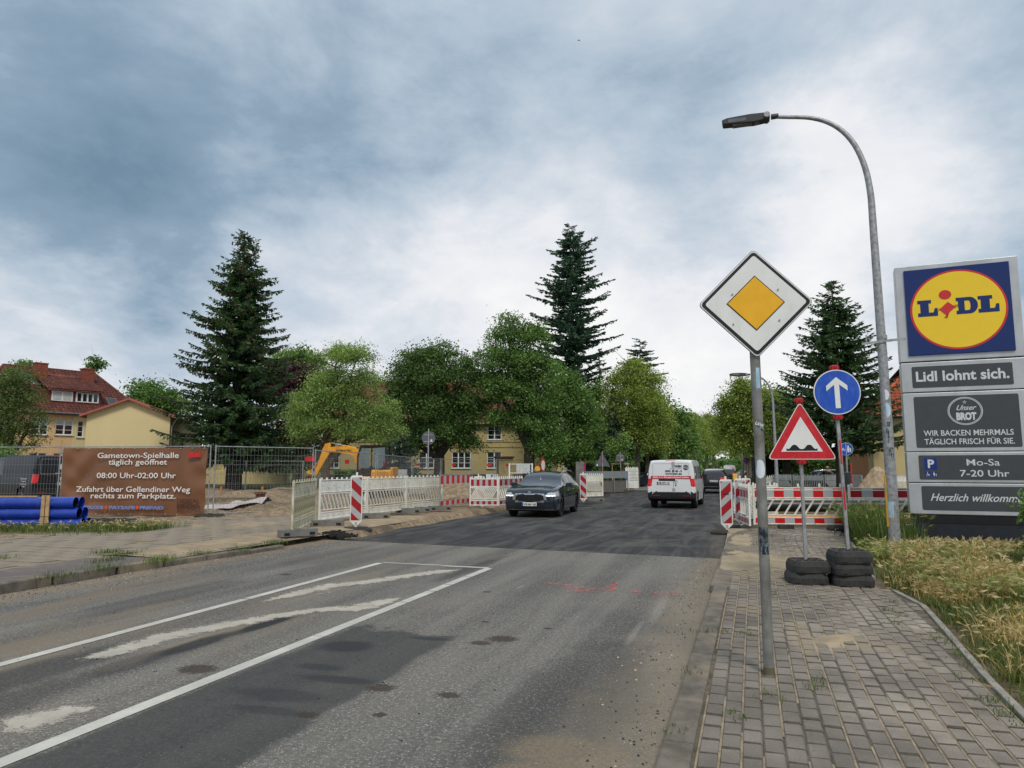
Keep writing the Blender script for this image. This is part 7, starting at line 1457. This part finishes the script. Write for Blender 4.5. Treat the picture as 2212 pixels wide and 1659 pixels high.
# big spruce on the left
conifer('spruce_tree', 'tall cone laden spruce left of the willow, towering over the brown banner', base(506, 48), Hh(487, 48) * 1.01, lambda k: 4.8 * (1 - k) ** .72 * (1 if k > .22 else .86 + k * .6) * (1 + .16 * math.sin(k * 41)) + .12, LM_SPR, tiers=31, per=11, droop=.16, tip=.16, z0=1.9, twig=.66, cones=.35, r0=.55, irregular=.38, hang=.75, dens=1.0)
conifer('fir_tree', 'tallest conifer with a broken open crown behind the dark roadside trees', base(1236, 60), Hh(472, 60) * 1.01, lambda k: (4.6 * (1 - k) ** .52 * (1 + .22 * math.sin(k * 37)) if k > .52 else max(.5, 3.2 - (.52 - k) * 8)) * (.70 if .93 < k else 1) + .1, LM_FIR, tiers=27, per=9, droop=-.06, tip=.34, z0=7.5, twig=.74, r0=.48, gap=lambda k: .20, irregular=.42, hang=.25)
conifer('spruce_tree', 'thin half dead spruce tip behind the tall fir', base(1298, 70), Hh(748, 70), lambda k: 2.2 * (1 - k) ** .8 + .1, LM_SPR, tiers=24, per=6, twig=.5, cones=.5, gap=lambda k: .25, r0=.2)
conifer('pine_tree', 'flat topped dark conifer rising behind the first linden', base(1388, 82), Hh(726, 82), lambda k: 3.9 * (1 - k) ** .55 * (1 if k > .6 else .5) + .3, LM_FIR, tiers=20, per=6, droop=-.05, tip=.15, z0=7, twig=.62, gap=lambda k: .3, irregular=.4, r0=.3, hang=.2)
conifer('spruce_tree', 'dark spruce behind the round blue arrow sign on the right', base(1818, 43), Hh(603, 43) * 1.01, lambda k: 4.9 * (1 - k) ** .72 + .1, LM_SPR, tiers=27, per=9, droop=.10, tip=.30, z0=2.6, twig=.58, r0=.36, irregular=.25, hang=.45)
conifer('blue_spruce', 'small blue grey spruce behind the black excavator cab', base(862, 48), Hh(925, 48), lambda k: 2.0 * (1 - k) ** .8 + .1, LM_BLUE, tiers=18, per=7, z0=.6, twig=.42, r0=.12)
conifer('young_fir', 'small dark conifer right of the tall fir trunk', base(1330, 58), Hh(855, 58), lambda k: 1.9 * (1 - k) ** .7 + .1, LM_FIR, tiers=18, per=7, z0=.8, twig=.5, r0=.15)
# broadleaf trees, left to right
broadleaf('birch_tree', 'loose green tree at the left edge before the red roofed house', base(22, 38), lobes_uv(22, 38, [(15, 845, 52, 40), (45, 880, 40, 45), (-20, 900, 60, 50), (55, 930, 34, 34), (5, 960, 50, 38), (35, 820, 34, 24), (75, 905, 14, 12), (-50, 860, 50, 60)]), 20000, .135, leafmat('birch_leaf', (.045, .075, .020), (.14, .20, .06)), r0=.14, nclump=150, spread=.38, aspect=.42, droop=.5)
broadleaf('bush', 'dark bush below the loose tree, left of the black van', base(10, 33), lobes_uv(10, 33, [(5, 1000, 34, 26), (30, 1020, 18, 22)]), 3500, .15, LM_DARK, r0=.06, trunk_h=.4, nclump=40, spread=.35, cat='bush')
broadleaf('background_tree', 'dark tree behind the pink metal roof', base(335, 78), lobes_uv(335, 78, [(318, 850, 42, 24), (350, 862, 38, 22), (300, 868, 26, 18), (385, 885, 40, 30)]), 9000, .30, LM_DARK, r0=.3, nclump=90, spread=.7)
broadleaf('background_tree', 'small treetop peeping over the ridge behind the left chimney', base(58, 80), lobes_uv(58, 80, [(57, 790, 17, 11), (62, 800, 14, 10)]), 900, .26, LM_MID, r0=.12, nclump=22, spread=.5)
broadleaf('background_tree', 'small dark treetop peeping over the ridge behind the right chimney', base(207, 74), lobes_uv(207, 74, [(204, 776, 9, 7), (214, 790, 14, 9), (200, 795, 10, 8)]), 700, .28, LM_DARK, r0=.12, nclump=14, spread=.35)
broadleaf('background_tree', 'round green treetop between spruce and willow', base(640, 74), lobes_uv(640, 74, [(625, 785, 46, 26), (670, 790, 34, 24), (600, 800, 30, 26), (640, 830, 60, 40), (655, 766, 20, 12)]), 15000, .28, LM_MID, r0=.35, nclump=130, spread=.7)
broadleaf('purple_beech', 'dark purple leaved tree between spruce and willow', base(650, 62), lobes_uv(650, 62, [(625, 815, 45, 24), (665, 822, 36, 26), (600, 850, 50, 40), (650, 870, 50, 60), (640, 930, 50, 50)]), 17000, .26, LM_PUR, r0=.3, nclump=130, spread=.6)
broadleaf('dark_shrubs', 'dark shrubs on the lawn behind the rear fence', base(600, 66), lobes_uv(600, 66, [(560, 955, 50, 35), (620, 950, 40, 35), (500, 965, 40, 30), (560, 1000, 40, 22), (620, 990, 40, 30), (680, 985, 40, 36), (530, 985, 30, 20), (455, 990, 24, 12)]), 20000, .22, LM_DARK, r0=.1, trunk_h=.5, nclump=110, spread=.6, cat='shrubs')
broadleaf('willow_tree', 'pale green willow above the excavator', base(700, 38.5), lobes_uv(700, 38.5, [(742, 775, 42, 34), (775, 770, 34, 28), (725, 830, 62, 38), (790, 830, 34, 34), (690, 870, 58, 40), (760, 880, 52, 46), (655, 905, 38, 42), (710, 925, 72, 38), (780, 935, 52, 36), (826, 900, 36, 44), (845, 935, 26, 34), (650, 945, 30, 30), (735, 752, 18, 16)]), 56000, .125, LM_WIL, bark=mat('willow_bark', (.10, .075, .045), .95, var=.3), r0=.26, trunk_h=2.0, nclump=420, spread=.34, aspect=.38, droop=.35, shell=.35)
broadleaf('walnut_tree', 'broad dark green walnut tree behind the round sign back', base(946, 50), lobes_uv(946, 50, [(905, 775, 38, 28), (950, 768, 40, 28), (880, 815, 46, 40), (940, 820, 60, 46), (1000, 815, 42, 44), (865, 865, 38, 40), (920, 880, 60, 50), (985, 880, 56, 50), (960, 935, 60, 38), (1015, 900, 34, 50), (900, 930, 34, 30), (1000, 955, 34, 28), (870, 960, 44, 30), (850, 900, 26, 30)]), 62000, .165, leafmat('walnut_green', (.030, .068, .020), (.135, .225, .065)), r0=.42, trunk_h=2.6, nclump=420, spread=.48, droop=.45)
broadleaf('roadside_tree', 'tall dark roadside tree in front of the fir, right of the yellow house', base(1140, 49), lobes_uv(1140, 49, [(1095, 722, 36, 28), (1145, 730, 40, 30), (1070, 780, 38, 44), (1130, 790, 52, 50), (1170, 800, 34, 44), (1105, 850, 58, 46), (1165, 860, 44, 46), (1060, 830, 28, 36), (1100, 905, 44, 34), (1160, 920, 46, 40), (1100, 690, 20, 10), (1180, 960, 36, 34)]), 54000, .155, LM_DARK, r0=.42, trunk_h=3.6, nclump=380, spread=.46, droop=.3)
broadleaf('roadside_tree', 'dark dense tree under the tall fir', base(1235, 54), lobes_uv(1235, 54, [(1215, 830, 36, 34), (1235, 880, 44, 46), (1195, 900, 40, 50), (1260, 920, 38, 46), (1215, 960, 52, 36), (1250, 985, 36, 26), (1190, 980, 30, 30)]), 36000, .17, LM_DARK, r0=.35, trunk_h=2.4, nclump=240, spread=.5)
broadleaf('roadside_tree', 'dark tree between the tall fir and the first linden', base(1290, 66), lobes_uv(1290, 66, [(1290, 870, 30, 50), (1280, 930, 40, 50), (1320, 950, 40, 50), (1300, 985, 50, 26), (1345, 970, 34, 36)]), 18000, .25, LM_DARK, r0=.3, trunk_h=2.4, nclump=170, spread=.6)
LL_ = [(1368, 800, 30, 22), (1345, 830, 36, 32), (1395, 835, 40, 34), (1365, 870, 60, 40), (1330, 900, 40, 34), (1400, 895, 44, 44), (1310, 925, 26, 24), (1355, 930, 56, 32), (1405, 940, 40, 30), (1372, 785, 12, 14)]
lind = broadleaf('linden_tree', 'first linden of the left row, full of pale flower bracts', base(1374, 60), lobes_uv(1374, 60, LL_), 46000, .155, LM_LIN, M_BARK2, .24, 3.4, 300, .48, group='linden row left of the road', extra=(LM_LINB, .16, .8))
b0 = Vector(base(1374, 60)); LR = ['second', 'third', 'fourth', 'fifth', 'sixth', 'seventh', 'eighth', 'ninth']
for k, (x, y, s_) in enumerate(((-9.3, 74, .88), (-9.1, 87, .86), (-9.0, 101, .9), (-9.0, 117, .98), (-8.9, 135, 1.1), (-8.6, 156, 1.25), (-8.2, 182, 1.4), (-7.6, 215, 1.6))):
    c = copy_tree(lind); c.location = (x, y, 0); c.scale = (s_ * 1.04, s_ * 1.04, s_ * .98); c.rotation_euler.z = random.uniform(0, 6.28); c['label'] = LR[k] + ' linden of the left row, counted from the near end'
ll2 = lobes_uv(1640, 52, [(1612, 850, 26, 26), (1580, 880, 26, 30), (1640, 865, 30, 30), (1600, 910, 38, 34), (1650, 910, 40, 40), (1575, 930, 22, 26), (1620, 950, 46, 28), (1670, 950, 36, 36), (1600, 832, 12, 12)])
l2 = broadleaf('linden_tree', 'nearest linden of the right row, behind the diamond sign pole', base(1640, 52), ll2, 40000, .155, LM_LIN, M_BARK2, .26, 3.0, 260, .46, group='linden row right of the road', extra=(LM_LINB, .12, .8))
for k, (x, y, s_) in enumerate(((2.6, 66, 1.0), (2.4, 80, 1.0), (2.0, 96, 1.08), (1.8, 114, 1.15), (1.5, 136, 1.3), (1.2, 162, 1.4), (.8, 195, 1.6))):
    c = copy_tree(l2); c.location = (x, y, 0); c.scale = (s_,) * 3; c.rotation_euler.z = random.uniform(0, 6.28); c['label'] = LR[k] + ' linden of the right row, counted from the near end'
broadleaf('young_tree', 'young staked tree above the triangular sign back', base(1340, 50), lobes_uv(1340, 50, [(1325, 965, 14, 24), (1345, 955, 10, 26), (1335, 985, 16, 12)]), 1500, .16, LM_MID, r0=.05, trunk_h=2, nclump=40, spread=.3)
# clipped dark hedges and shrubs that close the view
def hedge(label, a, b_, h_, d_, m_, n, size=.14):
    a, b_ = Vector(a), Vector(b_); d = b_ - a; th = thing('hedge', label, 'hedge', (a.x, a.y, 0), math.atan2(d.y, d.x)); L = d.to_2d().length
    f_ = rng.integers(0, 3, n); C = np.stack([rng.uniform(0, L, n), np.where(f_ == 0, rng.normal(-d_ / 2, .06, n), rng.uniform(-d_ / 2, d_ / 2, n)), np.where(f_ == 0, rng.uniform(.1, h_, n), rng.normal(h_, .06, n))], -1)
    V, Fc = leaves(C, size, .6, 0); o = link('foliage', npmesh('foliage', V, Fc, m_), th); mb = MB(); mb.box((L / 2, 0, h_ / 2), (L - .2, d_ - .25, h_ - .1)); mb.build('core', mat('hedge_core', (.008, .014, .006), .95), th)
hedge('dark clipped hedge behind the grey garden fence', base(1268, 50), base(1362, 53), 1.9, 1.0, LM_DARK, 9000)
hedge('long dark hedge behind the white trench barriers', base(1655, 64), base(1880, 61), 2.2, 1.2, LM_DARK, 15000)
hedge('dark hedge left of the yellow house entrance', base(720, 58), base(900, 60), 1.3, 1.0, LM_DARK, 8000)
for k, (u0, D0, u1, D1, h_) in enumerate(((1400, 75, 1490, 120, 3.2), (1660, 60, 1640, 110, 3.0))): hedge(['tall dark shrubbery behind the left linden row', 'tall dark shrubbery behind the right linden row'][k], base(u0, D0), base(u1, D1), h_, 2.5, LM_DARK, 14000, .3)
broadleaf('roadside_tree', 'dark tree filling the gap behind the left linden row', base(1430, 84), lobes_uv(1430, 84, [(1420, 900, 40, 50), (1460, 920, 40, 46), (1440, 960, 60, 40), (1480, 965, 34, 40), (1400, 970, 34, 30)]), 13000, .34, LM_DARK, r0=.3, nclump=130, spread=.8)
broadleaf('roadside_tree', 'dark tree behind the first right linden, left of the spruce', base(1700, 58), lobes_uv(1700, 58, [(1690, 880, 40, 44), (1725, 905, 36, 40), (1690, 950, 50, 40), (1735, 960, 40, 36), (1660, 960, 30, 40)]), 15000, .28, LM_DARK, r0=.3, nclump=140, spread=.65)
broadleaf('roadside_tree', 'dark tree far right behind the orange roof', base(1960, 70), lobes_uv(1960, 70, [(1900, 940, 50, 50), (1960, 950, 60, 60), (2040, 950, 80, 60)]), 9000, .35, LM_DARK, r0=.3, nclump=90, spread=.9)
# distant wood that closes the horizon
V, Fc = crown([(x, 330 + random.uniform(-30, 30), random.uniform(2, 6), 12, 9, random.uniform(4, 8)) for x in np.arange(-420, 330, 11)], 60000, 1.9, .7, 900, 3.0)
tag(link('distant_wood', npmesh('distant_wood', V, Fc, LM_DARK)), kind='stuff')

# ---- green shrub cutting into the frame at the lower right
def big_leaf_bush(label, b_, spec, n, size, m_):
    broadleaf('bush', label, b_, spec, n, size, m_, r0=.03, trunk_h=.3, nclump=60, spread=.13, cat='bush', aspect=.5)
p = at(2282, 1150, 10.8); big_leaf_bush('green bush reaching in before the right edge of the supermarket pylon', (p.x, p.y, .05), [(0, 0, .35, .35, .4, .35), (0, .1, .85, .32, .4, .35), (-.02, 0, 1.25, .22, .3, .2), (.3, .2, .9, .5, .5, .7)], 4200, .085, LM_MID)

# ---- grasses
def blades(P, hgt, wid, lean, m_, name, label_kind='stuff', head=None):
    """bent three-segment blades; head adds an ear of bristles"""
    n = len(P); an = rng.uniform(0, 6.283, n); d = np.stack([np.cos(an), np.sin(an), np.zeros(n)], -1); s_ = np.stack([-np.sin(an), np.cos(an), np.zeros(n)], -1); up = np.array([0, 0, 1.0])
    h_ = (hgt * rng.uniform(.55, 1.2, n))[:, None]; ln = (lean * rng.uniform(.2, 1.6, n))[:, None]; w_ = wid * rng.uniform(.7, 1.3, n)[:, None]
    p0 = P; p1 = P + up * h_ * .5 + d * ln * h_ * .18; p2 = P + up * h_ * .85 + d * ln * h_ * .55; p3 = P + up * h_ * (1 - ln * .12) + d * ln * h_ * .95
    V = np.stack([p0 - s_ * w_, p0 + s_ * w_, p1 + s_ * w_ * .8, p1 - s_ * w_ * .8, p2 + s_ * w_ * .5, p2 - s_ * w_ * .5, p3 + s_ * w_ * .12, p3 - s_ * w_ * .12], 1).reshape(-1, 3)
    b0_ = np.arange(n)[:, None] * 8; Fc = np.concatenate([b0_ + np.array([[0, 1, 2, 3]]), b0_ + np.array([[3, 2, 4, 5]]), b0_ + np.array([[5, 4, 6, 7]])])
    mi = np.zeros(len(Fc)); mats = [m_]
    if head is not None:
        sel = rng.random(n) < head[0]; q = p3[sel]; dd = (p3 - p2)[sel]; dd /= np.linalg.norm(dd, axis=1, keepdims=True); Cs, Ts, Ls, Ws = [], [], [], []
        for k in range(6):
            T = dd + rdir(len(q)) * .30; T /= np.linalg.norm(T, axis=1, keepdims=True); Cs.append(q + T * head[1] * .45 + dd * head[1] * .12 * (k - 2)); Ts.append(T); Ls.append(np.full(len(q), head[1] * (1 if k else 1.3))); Ws.append(np.full(len(q), head[1] * (.12 if k else .24)))
        C = np.concatenate(Cs); T = np.concatenate(Ts); B = np.cross(T, rdir(len(C))); B /= np.linalg.norm(B, axis=1, keepdims=True); V2, F2 = quads(C, T, B, np.concatenate(Ls), np.concatenate(Ws)); Fc = np.concatenate([Fc, F2 + len(V)]); V = np.concatenate([V, V2]); mi = np.concatenate([mi, np.ones(len(F2))]); mats.append(head[2])
    o = link(name, npmesh(name, V, Fc, mats, False, mi)); tag(o, kind='stuff'); return o
G_DRY = leafmat('dry_grass', (.34, .25, .085), (.62, .48, .20), (1.2, 1.1, .7)); G_EAR = leafmat('barley_ear', (.44, .35, .16), (.72, .62, .36), (1.2, 1.1, .8)); G_GRN = leafmat('green_grass', (.035, .065, .012), (.13, .18, .045)); G_OLV = leafmat('olive_grass', (.10, .12, .03), (.28, .27, .10))
def scatter(n, xr_, yr_, dens, zf):
    out = []; tot = 0
    while tot < n:
        X = rng.uniform(*xr_, n * 2); Y = rng.uniform(*yr_, n * 2); k = rng.random(n * 2) < dens(X, Y); out.append(np.stack([X[k], Y[k], zf(X[k], Y[k])], -1)); tot += k.sum()
    return np.concatenate(out)[:n]
vxa = lambda Y: np.interp(Y, *zip(*VX))
def inb(X, Y): return (X > vxa(Y) + .09)
pyl = lambda X, Y: ~((X > 3.2) & (X < 6) & (Y > 16.4) & (Y < 18))
ver = lambda X, Y: inb(X, Y) & pyl(X, Y) & ((X - 2.55) ** 2 + (Y - 14.3) ** 2 > .02)
gs = lambda X, Y, cx, cy, rx, ry: np.exp(-((X - cx) / rx) ** 2 - ((Y - cy) / ry) ** 2)
fade = lambda X, Y, d_: np.clip((X - vxa(Y) - .05) / d_, 0, 1)
tuft = lambda X, Y, s_, seed, lo=.45: np.clip((lumps(X, Y, s_, seed) - lo) * 4, 0, 1)
d_low = lambda X, Y: ver(X, Y) * (.25 + .75 * tuft(X, Y, .5, 21, .35)) * (.15 + .85 * fade(X, Y, .5))
blades(scatter(60000, (1.4, 7), (3.5, 20), d_low, hr), .11, .0042, .9, G_GRN, 'green_verge_grass')
blades(scatter(18000, (1.4, 8), (3.5, 24), lambda X, Y: ver(X, Y) * tuft(X, Y, .5, 23, .45) * (.1 + .9 * fade(X, Y, .7)), hr), .13, .0040, 1.0, G_OLV, 'olive_verge_grass')
d_dry = lambda X, Y: ver(X, Y) * np.clip(gs(X, Y, 2.2, 12.6, .40, 1.4) * 1.3 + gs(X, Y, 3.15, 13.2, .45, .8) * 1.3 + gs(X, Y, 2.75, 9.9, .55, 1.2) * 1.1 + gs(X, Y, 3.0, 8.0, .7, 1.0) * .6 + gs(X, Y, 3.8, 10.6, 1.0, 2.0) * .3 - .22, 0, 1) * (.02 + .98 * tuft(X, Y, .45, 25, .56)) * (.02 + .98 * fade(X, Y, .6))
def clumps(n, per, sig, z_):
    """stems standing in tufts, so that soil and low grass show between them"""
    c = scatter(n, (1.5, 6), (5.0, 17), d_dry, hr); k = rng.integers(per // 2, per * 2, n); P = np.repeat(c, k, 0); off = rng.normal(size=(len(P), 2)) * sig * np.repeat(rng.uniform(.5, 1.5, n), k)[:, None]; P[:, :2] += off
    P = P[ver(P[:, 0], P[:, 1])]; P[:, 2] = hr(P[:, 0], P[:, 1]); return P
blades(clumps(50, 24, .085, 0), .34, .0036, .75, G_DRY, 'dry_barley_grass', head=(.55, .075, G_EAR))
blades(clumps(38, 20, .10, 0), .30, .0042, .9, G_OLV, 'half_green_barley', head=(.6, .085, leafmat('green_ear', (.22, .25, .09), (.46, .48, .22))))
blades(scatter(30000, (1.5, 5), (3.5, 10.5), lambda X, Y: ver(X, Y) * (.2 + .8 * tuft(X, Y, .3, 33, .42)) * (.1 + .9 * fade(X, Y, .3)), hr), .10, .0038, 1.0, leafmat('weed_green', (.045, .07, .014), (.17, .20, .05)), 'near_verge_weeds')
blades(scatter(5000, (1.6, 5), (3.5, 10.5), lambda X, Y: ver(X, Y) * tuft(X, Y, .5, 35, .5) * fade(X, Y, .4), hr), .20, .003, 1.2, G_DRY, 'near_dry_stems', head=(.3, .05, G_EAR))
blades(scatter(2200, (1.5, 6), (4.5, 15), lambda X, Y: ver(X, Y) * (.1 + .9 * fade(X, Y, .5)), hr), .17, .0032, 1.3, G_DRY, 'loose_straw', head=(.15, .06, G_EAR))
blades(scatter(9000, (1.6, 3.4), (15.0, 19.6), lambda X, Y: ver(X, Y) * np.clip(gs(X, Y, 2.45, 17.7, .5, 1.6) * 1.5, 0, 1), hr), .62, .0055, .6, G_GRN, 'tall_green_grass', head=(.05, .10, G_OLV))
blades(scatter(5000, (2.4, 6.2), (15.0, 16.6), lambda X, Y: ver(X, Y) * tuft(X, Y, .4, 29, .35), hr), .13, .005, .8, G_OLV, 'grass_before_pylon', head=(.2, .07, G_EAR))
blades(scatter(9000, (3.3, 14), (18, 40), lambda X, Y: tuft(X, Y, .9, 30, .3) * (Y > 19) * (X > 4.6), hr), .32, .009, .7, G_GRN, 'grass_behind_pylon')
# tufts in the joints of the block pavement and at the kerbs
jt = [(-.42, 5.6), (-.35, 6.95), (.0, 6.98), (-.2, 7.02), (-.5, 6.9), (.12, 5.2), (.42, 5.5), (.48, 5.6), (-.40, 4.35), (-.1, 4.7), (1.35, 7.9), (1.5, 8.3), (1.42, 8.6), (1.55, 7.3), (1.6, 6.7), (1.52, 6.0), (1.45, 5.5), (1.48, 5.2), (.28, 9.2), (.75, 9.1), (1.58, 9.1), (-.3, 17.5), (.2, 18.2), (.9, 18.6), (1.5, 18.3), (-.1, 17.0), (.6, 16.9)]
P = []
for a, b_ in jt: 
    for _ in range(26): P.append((a + g_(0, .05), b_ + g_(0, .07), .10))
for b_ in np.arange(3.5, 9.8, .05):
    if lumps(np.array([1.0]), np.array([b_]), .5, 40)[0] > .45:
        for _ in range(4): P.append((float(vxa(b_)) - .03 + g_(0, .035), b_ + g_(0, .03), .095))
blades(np.array(P), .035, .003, 1.2, G_GRN, 'joint_weeds')
# left side tufts
P = []
for _ in range(9000):
    a, b_ = u_(-18.5, -13.3), g_(0, .5); x = a; y = 13.6 + (a + 14.5) * .35 + b_ - .2; P.append((x, y, float(hl(np.array([x]), np.array([y]))[0]) if False else .12))
blades(np.array(P[:1300]), .20, .0055, .8, G_OLV, 'grass_by_the_pipes', head=(.22, .08, G_EAR)); blades(np.array(P[5000:]), .18, .006, .8, G_GRN, 'green_tufts_by_the_pipes')
P = []
for cx, cy, k in ((-9.05, 8.35, 140), (-8.95, 9.35, 220), (-9.0, 7.55, 90), (-10.0, 9.7, 260), (-10.6, 9.9, 160), (-9.7, 9.0, 130), (-8.85, 12.2, 120), (-8.8, 11.2, 80), (-11.7, 8.6, 260), (-9.0, 10.3, 60), (-12.0, 8.3, 160)):
    for _ in range(k): P.append((cx + g_(0, .12), cy + g_(0, .16), .10))
blades(np.array(P), .10, .004, 1.0, G_GRN, 'kerb_tufts')
P = [(u_(-10.4, -8.9), u_(34, 60), .05) for _ in range(7000)]; blades(np.array(P), .20, .012, .7, G_GRN, 'far_roadside_grass')
# yellow flowers and small white ones in the verge
C = np.array([(float(rng.normal(a, .12)), float(rng.normal(b_, .16)), .20 + u_(0, .12)) for a, b_ in ((2.5, 7.7), (2.75, 7.9), (2.35, 7.3), (2.9, 6.9), (3.0, 6.6), (2.15, 6.6), (2.2, 5.9), (2.6, 8.4)) for _ in range(7)]); V, Fc = leaves(C, .024, .9, 0); tag(link('yellow_flowers', npmesh('yellow_flowers', V, Fc, mat('flower_yellow', (.75, .55, .02), .6))), kind='stuff')
C = np.array([(u_(1.9, 3.2), u_(14.5, 18.5), .12 + u_(0, .10)) for _ in range(160)]); V, Fc = leaves(C, .022, .9, 0); tag(link('white_flowers', npmesh('white_flowers', V, Fc, mat('flower_white', (.70, .70, .66), .6))), kind='stuff')
